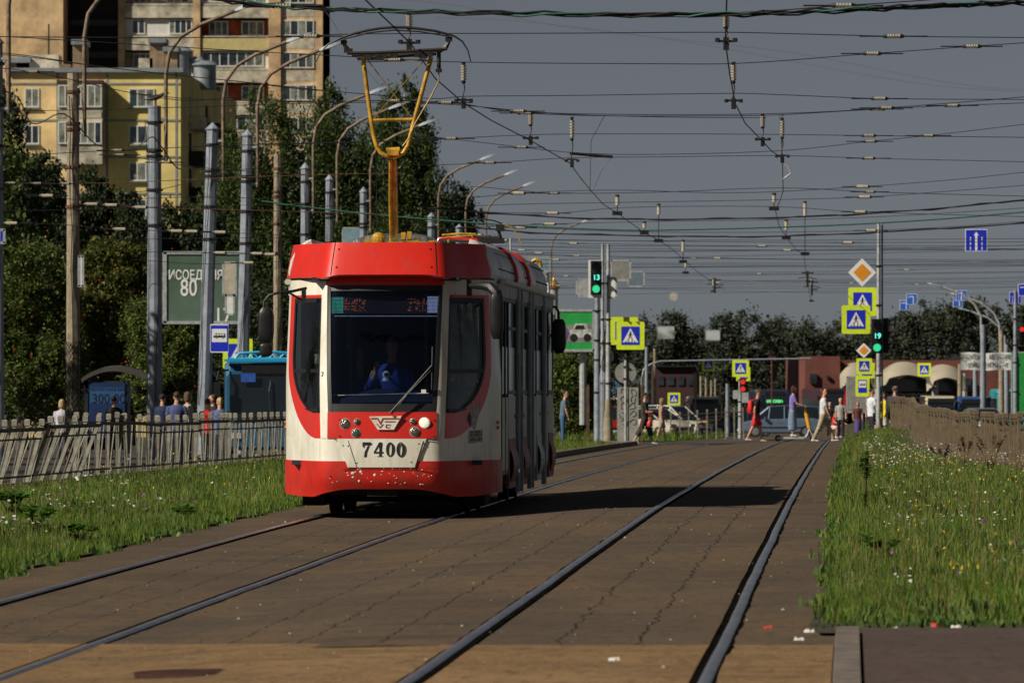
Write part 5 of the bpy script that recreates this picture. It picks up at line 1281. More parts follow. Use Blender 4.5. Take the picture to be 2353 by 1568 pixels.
def sign(kind, ox, oy, Y, size, label, rz=0, group=None, name='road_sign', cat='sign', m=None):
    p = O(ox, oy, Y); r = thing(name, label, cat, p, rz, group); S = size
    if kind == 'cross':
        plate('border_plate', rrect(S, S, .05*S), m_yg, r, 0, .03)
        plate('backing', rrect(S*.98, S*.98, .05*S), m_back, r, .012, .012)
        bp = plate('blue_panel', rrect(S*.66, S*.66, .02*S), m_blue, r, -.032, .004)
        plate('triangle', [(-.28*S,-.235*S),(.28*S,-.235*S),(0,.27*S)], m_swh, bp, -.0365, .004)
        f = MB(); M = Matrix.Translation(Vector((0,-.041,0))) @ FR
        def st(pts, w):
            for i in range(len(pts)-1):
                a = Vector(pts[i]); c = Vector(pts[i+1]); t = (c-a).normalized(); n_ = Vector((-t.y, t.x))*w/2
                f.prism([tuple((q)*S) for q in (a-n_, c-n_, c+n_, a+n_)], Matrix.Translation(Vector((0,-.0005*i,0))) @ M, .004)
        f.prism([(S*(.0+.022*cos(a)), S*(.135+.024*sin(a))) for a in [2*pi*i/10 for i in range(10)]], M, .004)
        st([(.0,.125),(-.005,.0)], .055); st([(-.005,.0),(.05,-.09),(.065,-.19)], .026); st([(-.005,.0),(-.05,-.09),(-.11,-.18)], .026); st([(.0,.09),(.06,.04),(.095,.03)], .018); st([(.0,.09),(-.05,.03),(-.085,.0)], .018)
        for k in range(4): f.prism([(S*(-.20+.11*k), S*-.225),(S*(-.15+.11*k), S*-.225),(S*(-.14+.105*k), S*-.195),(S*(-.185+.105*k), S*-.195)], M, .004)
        f.build('walking_figure', m_black, bp)
    elif kind == 'prio':
        d = S*.5; plate('border_plate', [(-d,0),(0,-d),(d,0),(0,d)], m_swh, r, 0, .03); e = d*.64
        plate('orange_panel', [(-e,0),(0,-e),(e,0),(0,e)], m_or, r, -.032, .005)
    elif kind in ('stopY', 'stop'):
        w, h = S*.66, S
        if kind == 'stopY': plate('border_plate', rrect(w*1.05, h*1.02, .04), m_yg, r, 0, .03); k = .66
        else: plate('border_plate', rrect(w*.98, h, .04), m_swh, r, 0, .03); k = .93
        bp = plate('blue_panel', rrect(w*k, h*k*.98, .02), m_blue, r, -.032, .004)
        wp = plate('white_panel', rrect(w*k*.86, h*k*.50, .01), m_swh, bp, -.0365, .004, z=h*.10)
        f = MB(); M = Matrix.Translation(Vector((0,-.041,h*.09))) @ FR; a = w*k*.34; c = a*.42
        f.prism([(-a,-c*.7),(a,-c*.7),(a,c*.1),(a*.96,c*.9),(-a*.8,c),(-a*.97,c*.2)], M, .004)
        for q in (-.55,.6): f.prism([(a*q+c*.38*cos(t), -c*.75+c*.38*sin(t)) for t in [2*pi*i/12 for i in range(12)]], Matrix.Translation(Vector((0,-.001,0))) @ M, .004)
        f.build('bus_symbol', m_black, wp); f = MB()
        for q in (-.72,-.25,.2,.62): f.prism([(a*q-a*.17,c*.1),(a*q+a*.17,c*.1),(a*q+a*.17,c*.7),(a*q-a*.17,c*.7)], Matrix.Translation(Vector((0,-.046,h*.09))) @ FR, .003)
        for q in (-.55,.6): f.prism([(a*q+c*.18*cos(t), -c*.75+c*.18*sin(t)) for t in [2*pi*i/10 for i in range(10)]], Matrix.Translation(Vector((0,-.047,h*.09))) @ FR, .003)
        f.build('bus_windows', m_swh, wp)
    elif kind == 'lane':
        mm = m or m_blue2; plate('border_plate', rrect(S, S, .03*S), m_swh, r, 0, .03); bp = plate('blue_panel', rrect(S*.94, S*.94, .02*S), mm, r, -.032, .004)
        f = MB(); M = Matrix.Translation(Vector((0,-.037,0))) @ FR
        f.prism([(-.05*S,-.46*S),(.05*S,-.46*S),(.05*S,.22*S),(.12*S,.22*S),(0,.38*S),(-.12*S,.22*S),(-.05*S,.22*S)], M, .004); f.build('arrow', m_swh, bp)
        for q in (-.26,.26):
            f = MB()
            for k in range(3): f.prism([(S*(q-.02),S*(-.44+.22*k)),(S*(q+.02),S*(-.44+.22*k)),(S*(q+.02),S*(-.29+.22*k)),(S*(q-.02),S*(-.29+.22*k))], M, .004)
            f.build('dashed_line', m_swh, bp)
    elif kind == 'lane2':
        mm = m or m_blue2; plate('border_plate', rrect(S, S, .03*S), m_swh, r, 0, .03); bp = plate('blue_panel', rrect(S*.92, S*.92, .02*S), mm, r, -.032, .004)
        f = MB(); M = Matrix.Translation(Vector((0,-.037,0))) @ FR; f.prism([(.12*S,-.42*S),(.19*S,-.42*S),(.19*S,.26*S),(-.34*S,.26*S),(-.34*S,.19*S),(.12*S,.19*S)], M, .004); f.build('lane_mark', m_swh, bp)
    b = MB(); b.box((0,.05,0), (.05,.08,.3)); b.build('bracket', m_steel, r)
    return r
XG = 'pedestrian crossing signs with yellow-green borders'
sign('cross', 1448, 770, 190, .93, 'large pedestrian crossing sign on the left signal post, the front one of two', group=XG)
sign('cross', 1434, 759, 191.5, .93, 'crossing sign half hidden behind the front one at the left signal post', group=XG)
sign('cross', 1966, 733, 186, .93, 'large crossing sign left of the right-hand traffic light, the lower front one', rz=.03, group=XG)
sign('cross', 1981, 692, 187.5, .93, 'crossing sign right above the lower front one on the right signal post', rz=-.03, group=XG)
sign('cross', 1985, 840, 262, .72, 'smaller crossing sign below the small orange diamond', group=XG)
sign('cross', 1991, 850, 264, .72, 'crossing sign peeping out behind the one below the small diamond', group=XG)
sign('cross', 1701, 845, 290, .85, 'crossing sign above the red traffic light, left of the crossing', group=XG)
sign('cross', 1707, 858, 292, .72, 'yellow-bordered sign just below and behind the one over the red light', group=XG)
sign('cross', 1627, 837, 330, .74, 'small crossing sign in front of the pale pole cluster', group=XG)
sign('cross', 2123, 848, 330, .78, 'small crossing sign before the white arched canopy', rz=-.1, group=XG)
sign('cross', 546, 811, 186, .97, 'crossing sign half hidden behind the grey pole above the blue bus', group=XG)
sign('cross', 1548, 915, 250, .55, 'small crossing sign low behind the woman in black', group=XG)
sign('prio', 1980, 625, 186.4, .92, 'large white and orange priority diamond on the right signal post', rz=.05)
sign('prio', 1984, 804, 262, .70, 'small orange priority diamond below the right-hand traffic light')
sign('stopY', 1981, 886, 255, .90, 'yellow-framed bus stop sign at the far stop on the right')
sign('stop', 504, 776, 168, .84, 'blue and white bus stop sign between the two grey poles')
sign('lane', 2242, 551, 186, .72*1.0, 'blue lane sign with one white arrow hanging high on the right', m=m_blue, group='blue lane signs hung over the street')
sign('lane2', 2094, 686, 330, .62, 'pale blue lane sign, right one of a pair left of the far tree tops', group='blue lane signs hung over the street')
sign('lane2', 2078, 700, 340, .60, 'pale blue lane sign, lower left one of a pair left of the far tree tops', group='blue lane signs hung over the street')
sign('lane', 2208, 678, 330, .62, 'pale blue lane sign with an arrow, upper one of the pair by the far tree', group='blue lane signs hung over the street')
sign('lane2', 2200, 693, 340, .60, 'pale blue lane sign, lower one of the pair by the far tree', group='blue lane signs hung over the street')
sign('lane', 2332, 683, 300, .62, 'blue sign with a white pictogram on the grey pole at the right edge', m=m_blue, group='blue lane signs hung over the street')
sign('lane2', 2352, 665, 298, .62, 'blue lane sign cut by the right edge of the picture', m=m_blue, group='blue lane signs hung over the street')
def board(ox, oy, Y, w, h, label, m, name='sign_board', rz=0, d=.03, cat='sign', fr=True):
    r = thing(name, label, cat, O(ox, oy, Y), rz); plate('panel', rrect(w, h, .02), m, r, 0, d)
    if fr:
        b = MB()
        for (x, z, a, c) in ((0,h/2,w,.03),(0,-h/2,w,.03),(-w/2,0,.03,h),(w/2,0,.03,h)): b.box((x, -d*.5, z), (a+.03,d*1.3,c+.03))
        b.build('frame', m_steel, r)
    return r
m_hang = mat('hanging_plate', (.50,.55,.56), .5, 0, .06, 2)
m_panel = mat('sign_blue_back', (.16,.22,.28), .5, .1, .1, 4)
for a in ((1426,620,192,.63,.66,'grey back of a traffic panel right of the left signal post',m_back),(1341,660,200,.5,.6,'pale grey panel left of the left traffic light',m_steel),(1407,660,189.6,.24,.66,'narrow white backboard right of the left traffic light',m_white),
          (1461,640,240,.66,.62,'dim blue-grey panel hanging on the wires right of the left signal post',m_panel),(1547,680,300,.38,.38,'small cream tag hanging on the wires',mat('cream_plate',(.5,.45,.36),.6)),
          (1529,763,330,.95,.70,'light blue-grey hanging sign seen from behind, left one before the far trees',m_hang),(1637,769,330,.80,.55,'light blue-grey hanging sign seen from behind, right one before the far trees',m_hang),
          (527,640,180,.40,1.05,'upper pale box panel fixed beside the grey pole at the green billboard',mat('cream_plate',(.5,.45,.36),.6)),(528,698,180,.26,.64,'lower pale box panel fixed beside the grey pole at the green billboard',m_white),
          (1236,607,300,1.25,.75,'pale blue panel just above the back of the tram roof',mat('pale_blue_panel',(.20,.32,.38),.5)),(815,548,235,1.0,.9,'pale blue tilted panel behind the tram roof, left of the mast',mat('pale_blue_panel',(.20,.32,.38),.5)),
          (2343,878,300,.9,3.2,'green advertising panel at the right edge above the teal bus',mat('green_panel',(.02,.28,.06),.5)),
          (186,622,143.7,.10,.75,'narrow white number plate on the tan concrete pole',m_white),(4,542,131.8,.12,.30,'narrow dark blue plate on the pole at the left edge',m_blue)):
    board(a[0], a[1], a[2], a[3], a[4], a[5], a[6])
# round sign seen from behind + graffiti boards
X = (1437*OV-512)/F*191; rs_ = thing('round_sign', 'round road sign seen from behind on its own grey post', 'sign', (X, 191, gz(X,191)))
b = MB(); zc = CH-(855*OV-YH)/(F/191)-gz(X,191); b.cyl((0,.02,zc), (0,.05,zc), .36, n=32); b.build('disc', m_back, rs_)
b = MB(); b.cyl((0,0,-.2),(0,0,zc+.42), .045, n=10); b.build('post', m_steel, rs_)
for z in (zc-.2,zc+.2): b = MB(); b.box((0,0,z),(.16,.12,.05)); b.build('clamp', m_dark, rs_)
def scrawl(r, seed, h, w, n=5):
    rng = random.Random(seed); b = MB(); z = h*.42
    for k in range(n):
        c = Vector((rng.uniform(-.1,.1)*w, -.035, z)); a0 = rng.uniform(0,6); q = [c+Vector((cos(a0+t*.75)*.26*w*(1+.3*sin(t*1.7+k)), 0, sin(a0+t*.75)*h*.055*(1+.4*cos(t+k)))) for t in range(8)]; b.tube(q, .012, 4); z -= h*.13
    b.build('scrawl', m_ink, r)
for i, (ox, oy, w, h, Y) in enumerate(((1431,955,.40,1.95,192.5),(1454,955,.36,1.95,192.5))):
    r = board(ox, oy, Y, w, h, ['tall pale board with a black scrawl, left one behind the round sign','tall pale board with a black scrawl, right one behind the round sign'][i], m_swh if False else mat('board_grey',(.32,.32,.29),.7), fr=False, name='notice_board'); scrawl(r, 5+i, h, w)
# ---------------------------------------------------------------- signal posts and traffic lights
def post(ox, Y, oyt, wpx, label, m, cone=None, name='signal_post', cat='post', extra=None):
    X = (ox*OV-512)/F*Y; zb = gz(X, Y); H = CH-(oyt*OV-YH)/(F/Y)-zb; r = thing(name, label, cat, (X, Y, zb)); b = MB(); rr = wpx*OV/(F/Y)/2
    b.cyl((0,0,-.2),(0,0,H*.55), rr*1.05, rr, 12); b.cyl((0,0,H*.55),(0,0,H), rr*.85, rr*.7, 12); b.build('shaft', m, r, smooth=40)
    if cone: b = MB(); b.cyl((0,0,-.2),(0,0,.55), rr*2.3, rr*2.0, 14); b.cyl((0,0,.55),(0,0,cone), rr*2.0, rr*1.2, 14); b.build('base', m_conc, r, smooth=30)
    for z in (H*.3,H*.5,H*.62,H*.8): b = MB(); b.cyl((0,0,z),(0,0,z+.06), rr*1.25, rr*1.25, 12); b.build('band', m_dark, r)
    return r, H, rr
r, H, rr = post(1397, 190, 560, 11, 'tall grey signal post on a concrete foot, left side of the crossing', m_steel, cone=1.5)
r2, H2, rr2 = post(1384, 191, 560, 9, 'grey post with bundled cable ducts just left of the left signal post', m_steel, name='cable_post')
for k in range(4): b = MB(); b.tube([(-.09+.06*k,-.16,-.1),(-.09+.06*k,-.17,H2*.32),(-.06+.05*k,-.12,H2*.36)], .018, 6); b.build('cable_duct', m_lamp, r2)
b = MB(); b.tube([(.02,-.1,H2*.36),(-.14,-.12,H2*.42),(.0,-.14,H2*.52),(.1,-.12,H2*.36)], .014, 5); b.build('cable_loop', m_wire, r2)
r, H, rr = post(1372, 215, 640, 15, 'broad grey metal column behind the left signal post', m_pole, name='metal_column')
r, H, rr = post(2018, 186, 512, 10, 'tall grey signal post carrying crossing signs on the right', m_steel, cone=.55)
b = MB(); b.tube([(.12,0.05,.5),(.12,0.05,H)], .03, 8); b.build('conduit', m_pole, r, smooth=40)
def signal(ox, oy, Y, label, lit, h=1.05, w=.34, cnt=None, side=False, back=None):
    p = O(ox, oy, Y); r = thing('traffic_light', label, 'traffic light', p)
    b = MB(); b.box((0,0,0),(w,.22,h)); b.box((0,.13,0),(w*.6,.06,h*.7)); hs = b.build('housing', m_black, r)
    if back:
        b = MB(); b.box((-.03,.12,-.04),(w*1.25,.02,h*1.12)); b.build('backboard', m_white, r)
    cols = {'r': ((.9,.02,.02),(1,.04,.03)), 'g': ((.02,.5,.2),(.05,.95,.40))}
    n = 3 if h > .8 else 2
    for k in range(n):
        z = h*(.5-(k+.5)/n); name = 'lamp'
        on = lit.get(k)
        m = mat('lens_'+on, cols[on][0], .4, 0, .05, 9, emit=cols[on][1], estr=.75) if on else mat('lens_off', (.02,.022,.024), .3, 0, .1, 9)
        b = MB(); b.cyl((0,-.10,z),(0,-.125,z), .125 if w > .3 else .1, n=20); l = b.build('lamp', m, hs)
        b = MB(); R = .14 if w > .3 else .115
        b.rings([[Vector((R*cos(t), y, z+R*sin(t))) for t in [pi*(-.12)+pi*1.24*i/14 for i in range(15)]] for y in (-.11,-.30)], cap=False, close=False); b.build('visor', m_black, l)
        if cnt and k == cnt[0]:
            text_part(cnt[1], .24, Matrix.Translation(Vector((.01,-.13,z))) @ FR, mat('count_led', (.2,.8,.7), .5, emit=(.15,1,.80), estr=1.2), hs, 'count_digits', .003, .006)
    return r
signal(1369, 637, 189.5, 'traffic light left of the tall post with 13 counting down over a green lamp', {2:'g'}, h=1.12, w=.36, cnt=(1,'13'), back=True)
signal(2014, 771, 185.6, 'traffic light on the right signal post showing 19 over a green lamp', {2:'g'}, h=1.12, w=.36, cnt=(1,'19'))
sdl = signal(2035, 770, 186.3, 'second traffic light turned sideways just right of the one showing 19', {}, h=1.15, w=.34); sdl.rotation_euler = (0,0,radians(78))
signal(2347, 770, 298, 'traffic light with a red lamp at the right edge of the picture', {0:'r'}, h=1.0, w=.34)
signal(1706, 884, 291, 'traffic light with two red lamps left of the man in red shorts', {0:'r',1:'r'}, h=.72, w=.34)
r, H, rr = post(1700, 291, 840, 9, 'grey post of the small red traffic light beyond the crossing', m_steel)
for a in ((1692,905,.30,.34),(1711,912,.26,.40)):
    board(a[0], a[1], 290, a[2]*1.3, a[3]*1.3, 'pale cabinet %s the post of the double red light' % ('left of' if a[0] < 1700 else 'right of'), m_steel, d=.25, fr=False, name='control_box', cat='box')
r, H, rr = post(2332, 300, 665, 11, 'grey pole at the right edge carrying blue signs', m_pole)
# far right lamps and poles
for i, (ox, oyt, Y) in enumerate(((2258,745,330),(2300,760,360),(2312,790,380),(2205,835,400),(2240,830,410))):
    X = (ox*OV-512)/F*Y; zb = gz(X, Y); s = F/Y; H = CH-(oyt*OV-YH)/s-zb
    r = thing('lamp_post', ['right-hand lamp post with an arm reaching left above the white banner','right-hand lamp post just left of the grey pole with blue signs','pale concrete post left of the pole with blue signs','slim post below the left end of the white banner','slim post under the middle of the white banner'][i], 'pole', (X,Y,zb), 0, 'street poles along the right road')
    b = MB(); b.cyl((0,0,-.2),(0,0,H),.20,.15,10); b.build('shaft', m_pole if i % 2 == 0 else m_conc, r, smooth=40)
    if i < 3:
        b = MB(); b.tube([(-.1,0,H-.6),(-.12,0,H+.5),(-.5,0,H+1.2),(-1.3,0,H+1.8),(-2.4,0,H+2.2)], .07, 8); a = b.build('lamp_arm', m_steel, r, smooth=50)
        b = MB(); b.rings([[Vector((-2.3-t, w_*sx, H+2.18+t*.25+h_*sy)) for sx, sy in ((-1,-.3),(1,-.3),(.7,.7),(-.7,.7))] for t, w_, h_ in ((0,.06,.05),(.2,.14,.10),(.7,.14,.10),(.95,.03,.02))]); b.build('lamp_head', m_lamp, r)
# wooden / concrete pole cluster
for i, (ox, oyt, Y, wpx) in enumerate(((1597,855,330,10),(1610,862,345,7),(1622,868,350,6),(1634,872,340,6),(1643,868,355,5),(1655,880,330,5),(1485,795,300,9),(1504,800,320,8),(1671,880,320,10))):
    X = (ox*OV-512)/F*Y; zb = gz(X, Y); s = F/Y; H = CH-(oyt*OV-YH)/s-zb
    tags = ['leftmost, broadest pole of the brown cluster','second brown pole of the cluster','third, thinner brown pole of the cluster','fourth brown pole, behind the small crossing sign','fifth, thinnest brown pole of the cluster','rightmost brown pole of the cluster','grey pole left of the far road, before the dark trees','tan pole right beside that grey one','pale grey pole right of the brown cluster']
    r = thing('utility_pole', tags[i], 'pole', (X,Y,zb), 0, 'far poles before the trees'); b = MB(); b.cyl((0,0,-.2),(0,0,H), wpx*OV/s/2, wpx*OV/s*.42, 8); b.build('shaft', [m_conc, m_pole][i in (6,8)], r, smooth=30)
r = thing('lamp_post', 'thin pale post with a long horizontal arm before the far trees', 'pole', tuple(G(1474*OV,310)))
zb = r.location.z; H = CH-(833*OV-YH)/(F/310)-zb; b = MB(); b.tube([(0,0,-.2),(0,0,H-.9),(.1,0,H-.35),(.5,0,H-.05),(1.0,0,H+.1),(9.2,0,H+.25)], .055, 6); b.build('bent_arm', m_lamp, r, smooth=50)
# small stakes in the left verge
for i, (ox, oy0, oy1, Y) in enumerate(((1350,935,1005,186),(1474,955,1005,188))):
    X = (ox*OV-512)/F*Y; zb = gz(X,Y); t = thing('wooden_stake', ['brown wooden stake in the grass left of the cable post','thin peeling stake right of the graffiti boards'][i], 'stake', (X,Y,zb)); b = MB(); b.box((0,0,.9),(.10 if i == 0 else .05,.08,2.0)); b.box((.015,0,1.92),(.06,.05,.10)); b.build('stake', mat('old_wood',(.12,.07,.035),.9,0,.3,6), t)
# ---------------------------------------------------------------- billboard, shelter
m_bill = mat('billboard_green', (.045,.085,.045), .6, 0, .25, .35, col2=(.10,.16,.13))
bb = thing('billboard', 'green billboard with white Cyrillic lettering and 117 behind the grey poles', 'billboard', O(470, 660, 190))
s = F/190; plate('panel', rrect((555-372)*OV/s, (740-580)*OV/s, .03), m_bill, bb, 0, .12)
b = MB(); wb = (555-372)*OV/s; hb2 = (740-580)*OV/s
for (x, z, a, c) in ((0,hb2/2,wb,.06),(0,-hb2/2,wb,.06),(-wb/2,0,.06,hb2),(wb/2,0,.06,hb2)): b.box((x,-.06,z),(a+.08,.2,c+.04))
b.build('frame', m_steel, bb); b = MB(); b.cyl((0,.3,-hb2/2-2.6),(0,.3,-hb2/2+.5),.16); b.cyl((0,.3,0),(0,.0,0),.1); b.build('post', m_steel, bb)
def bt(t, ox, oy, size, m=m_swh, sx=1): q = O(ox, oy, 190)-bb.location; text_part(t, size, Matrix.Translation(Vector((q.x,-.13,q.z))) @ FR, m, bb, 'lettering', .004, .006, sx)
bt('ПРИСОЕДИНЯЙ', 443, 632, .44, sx=.72); bt('СЯ', 530, 632, .44, mat('sign_text_blue',(.03,.08,.30),.6), sx=.72); bt('80', 434, 662, .80, sx=.72); bt('117', 502, 726, .74, sx=.8)
sh = thing('bus_shelter', 'dark bus shelter with a curved roof and a blue advertising poster', 'bus shelter', (0,0,0))
Y = 182; X0 = (198*OV-512)/F*Y; X1 = (338*OV-512)/F*Y; zb = gz(X0, Y); s = F/Y; sh.location = ((X0+X1)/2, Y, zb); W_ = X1-X0; HT = CH-(872*OV-YH)/s-zb
b = MB(); rs = []
for i in range(13):
    t = i/12; x = -W_/2-.1+t*(W_+.5); z = HT+.42*sin(pi*min(1,t*1.05)**.9)*(1-.25*t)+.05
    rs.append([(x,-.9,z-.14),(x,-.9,z),(x,.9,z+.05),(x,.9,z-.10)])
b.rings([[Vector(p) for p in r_] for r_ in rs]); b.build('roof', mat('shelter_roof',(.06,.055,.05),.6), sh, smooth=40)
b = MB(); 
for x in (-W_/2+.05, W_*.17): b.box((x,0,HT/2),(.12,1.5,HT))
b.box((-.35,.75,HT*.5),(W_*.7,.05,HT*.9)); b.box((-W_*.16,-.7,HT-.2),(W_*.66,.1,.35)); b.build('wall', mat('shelter_frame',(.012,.016,.022),.6), sh)
px0 = (209*OV-512)/F*Y-sh.location.x; px1 = (291*OV-512)/F*Y-sh.location.x; pz1 = CH-(878*OV-YH)/s-zb; pz0 = .5
po = plate('poster', rrect(px1-px0, pz1-pz0, .02), mat('poster_blue',(.006,.03,.12),.5,col2=(.005,.018,.08)), sh, -.78, .03, z=(pz0+pz1)/2, x=(px0+px1)/2)
cx = (px0+px1)/2; m_pd = mat('poster_text', (.003,.008,.04), .5); m_pl = mat('poster_light', (.02,.085,.21), .5, 0, .1, 3)
plate('poster_band', rrect((px1-px0)*.96, .50, .01), m_pl, po, -.812, .002, z=pz1-.40, x=cx)
text_part('1 300 000', .42, Matrix.Translation(Vector((cx,-.8155,pz1-.52))) @ FR, m_pd, po, 'lettering', .002, .006, .92); text_part('ЕДИНОВРЕМЕННАЯ ВЫПЛАТА', .13, Matrix.Translation(Vector((cx,-.8155,pz1-.22))) @ FR, m_pd, po, 'lettering', .002, .001, .98)
# billboard right of the tram
gb = thing('billboard', 'green billboard with a silver car and a figure in purple, right behind the tram', 'billboard', O(1322, 758, 230)); s = F/230
w2 = 84*OV/s; h2 = 92*OV/s; plate('panel', rrect(w2, h2, .02), mat('billboard_bright_green',(.02,.36,.07),.55,0,.1,2), gb, 0, .1)
b = MB()
for (x, z, a, c) in ((0,h2/2,w2,.05),(0,-h2/2,w2,.05),(-w2/2,0,.05,h2),(w2/2,0,.05,h2)): b.box((x,-.05,z),(a+.06,.16,c+.05))
b.build('frame', m_steel, gb)
f = plate('road_band', [(-w2*.45,-h2*.30),(w2*.46,-h2*.30),(w2*.46,h2*.18),(-w2*.45,h2*.12)], mat('poster_grey',(.22,.24,.22),.6,0,.3,3), gb, -.102, .004)
plate('car_picture', [(-.15*w2,-.18*h2),(.44*w2,-.18*h2),(.45*w2,.02*h2),(.36*w2,.04*h2),(.28*w2,.17*h2),(.0,.17*h2),(-.08*w2,.03*h2),(-.16*w2,0)], mat('poster_silver',(.55,.57,.56),.5,0,.3,5), gb, -.108, .004)
plate('car_window_picture', [(-.04*w2,.03*h2),(.26*w2,.03*h2),(.22*w2,.13*h2),(.02*w2,.13*h2)], m_dark, gb, -.113, .003)
for q in (-.05,.32): plate('car_wheel_picture', [(q*w2+.16*cos(t), -.18*h2+.16*sin(t)) for t in [2*pi*i/14 for i in range(14)]], m_dark, gb, -.113, .003)
plate('figure_picture', [(-.46*w2,-.42*h2),(-.30*w2,-.40*h2),(-.20*w2,-.05*h2),(-.28*w2,.12*h2),(-.36*w2,.30*h2),(-.44*w2,.30*h2),(-.47*w2,.1*h2)], mat('poster_purple',(.22,.06,.30),.6,0,.2,5), gb, -.116, .003)
b = MB(); b.cyl((.3,.3,-h2/2-3),(.3,.3,0),.14); b.build('post', m_steel, gb)
# white banner far right
bn = thing('banner', 'long white hanging banner with small dark lettering at the far right', 'banner', O(2266, 829, 340)); s = F/340; w3 = 118*OV/s; h3 = 40*OV/s
rs = []
b = MB(); n = 20
b.rings([[Vector((-w3/2+w3*i/n, -.02+.05*sin(i*.9), z+.03*sin(i*.5))) for z in (h3/2,-h3/2)]+[Vector((-w3/2+w3*i/n, .02+.05*sin(i*.9), z+.03*sin(i*.5))) for z in (-h3/2,h3/2)] for i in range(n+1)]); b.build('cloth', mat('banner_white',(.62,.64,.64),.8,0,.06,2), bn, smooth=40)
text_part('ШИНОМОНТАЖ  -  АВТОСЕРВИС  24', .40, Matrix.Translation(Vector((0,-.085,.24*h3))) @ FR, m_ink, bn, 'lettering', .002, .004, .62)
text_part('МОЙКА   ЗАПЧАСТИ', .40, Matrix.Translation(Vector((0,-.085,-.22*h3))) @ FR, m_ink, bn, 'lettering', .002, .004, .62)
# ================================================================ BUILDINGS
m_yb = mat('facade_yellow', (.74,.59,.22), .85, 0, .13, .35, bump=.2, bscale=6)
m_yb2 = mat('facade_sand', (.72,.53,.26), .85, 0, .15, .35, bump=.2, bscale=6)
m_tan = mat('tower_tan', (.62,.43,.24), .9, 0, .22, .5, bump=.2, bscale=5)
m_par = mat('balcony_panel', (.52,.47,.37), .85, 0, .28, .9)
m_pary = mat('balcony_panel_yellow', (.55,.46,.20), .7, 0, .08, 2)
m_brick = mat('red_brick', (.34,.07,.03), .9, 0, .25, 2, bump=.2)
m_fw_ = mat('window_frame_white', (.68,.67,.63), .5, 0, .05, 2)
m_pane = mat('window_pane', (.03,.045,.055), .12, 0, .4, .7, spec=.8)
m_cur = mat('window_curtain', (.20,.22,.19), .6, 0, .4, 1.2)
m_void = mat('recess_dark', (.022,.020,.024), .95, 0, .2, .5)
m_seamb = mat('facade_seam', (.24,.25,.24), .9, 0, .15, .5)
m_met = mat('roof_metal', (.25,.28,.31), .5, .2, .15, 1)
m_cap = mat('chimney_tan', (.26,.18,.11), .9, 0, .25, 1)
def bx(b, ox0, ox1, oy0, oy1, Y, y0, y1, org):
    p = O(ox0, oy0, Y); q = O(ox1, oy1, Y); b.box(((p.x+q.x)/2-org.x, (y0+y1)/2-org.y, (p.z+q.z)/2-org.z), (q.x-p.x, y1-y0, p.z-q.z)); return b
def window(root, org, ox0, ox1, oy0, oy1, Y, y, nm=2, rng=None, frame=m_fw_, cur=.35, name='window'):
    """frame ring with mullions, panes set behind"""
    p = O(ox0, oy0, Y); q = O(ox1, oy1, Y); w_, h_ = q.x-p.x, p.z-q.z; c = Vector(((p.x+q.x)/2, y, (p.z+q.z)/2))-org; t = .09
    b = MB()
    b.box(c+Vector((0,0,h_/2-t/2)), (w_,.12,t)); b.box(c-Vector((0,0,h_/2-t/2)), (w_,.14,t)); xs = [-w_/2+t/2, w_/2-t/2]+[-w_/2+w_*k/(nm+1) for k in range(1, nm+1)]
    for x in xs: b.box(c+Vector((x,.002,0)), (t*.95,.116,h_-2*t-.004))
    f = b.build(name, frame, root)
    for k in range(nm+1):
        x0 = -w_/2+w_*k/(nm+1)+t*.5; x1 = -w_/2+w_*(k+1)/(nm+1)-t*.5; b = MB(); b.box(c+Vector(((x0+x1)/2,-.02,0)), (x1-x0+.04,.04,h_-2*t+.04)); b.build('pane', m_cur if rng and rng.random() < cur else m_pane, f)
    return f
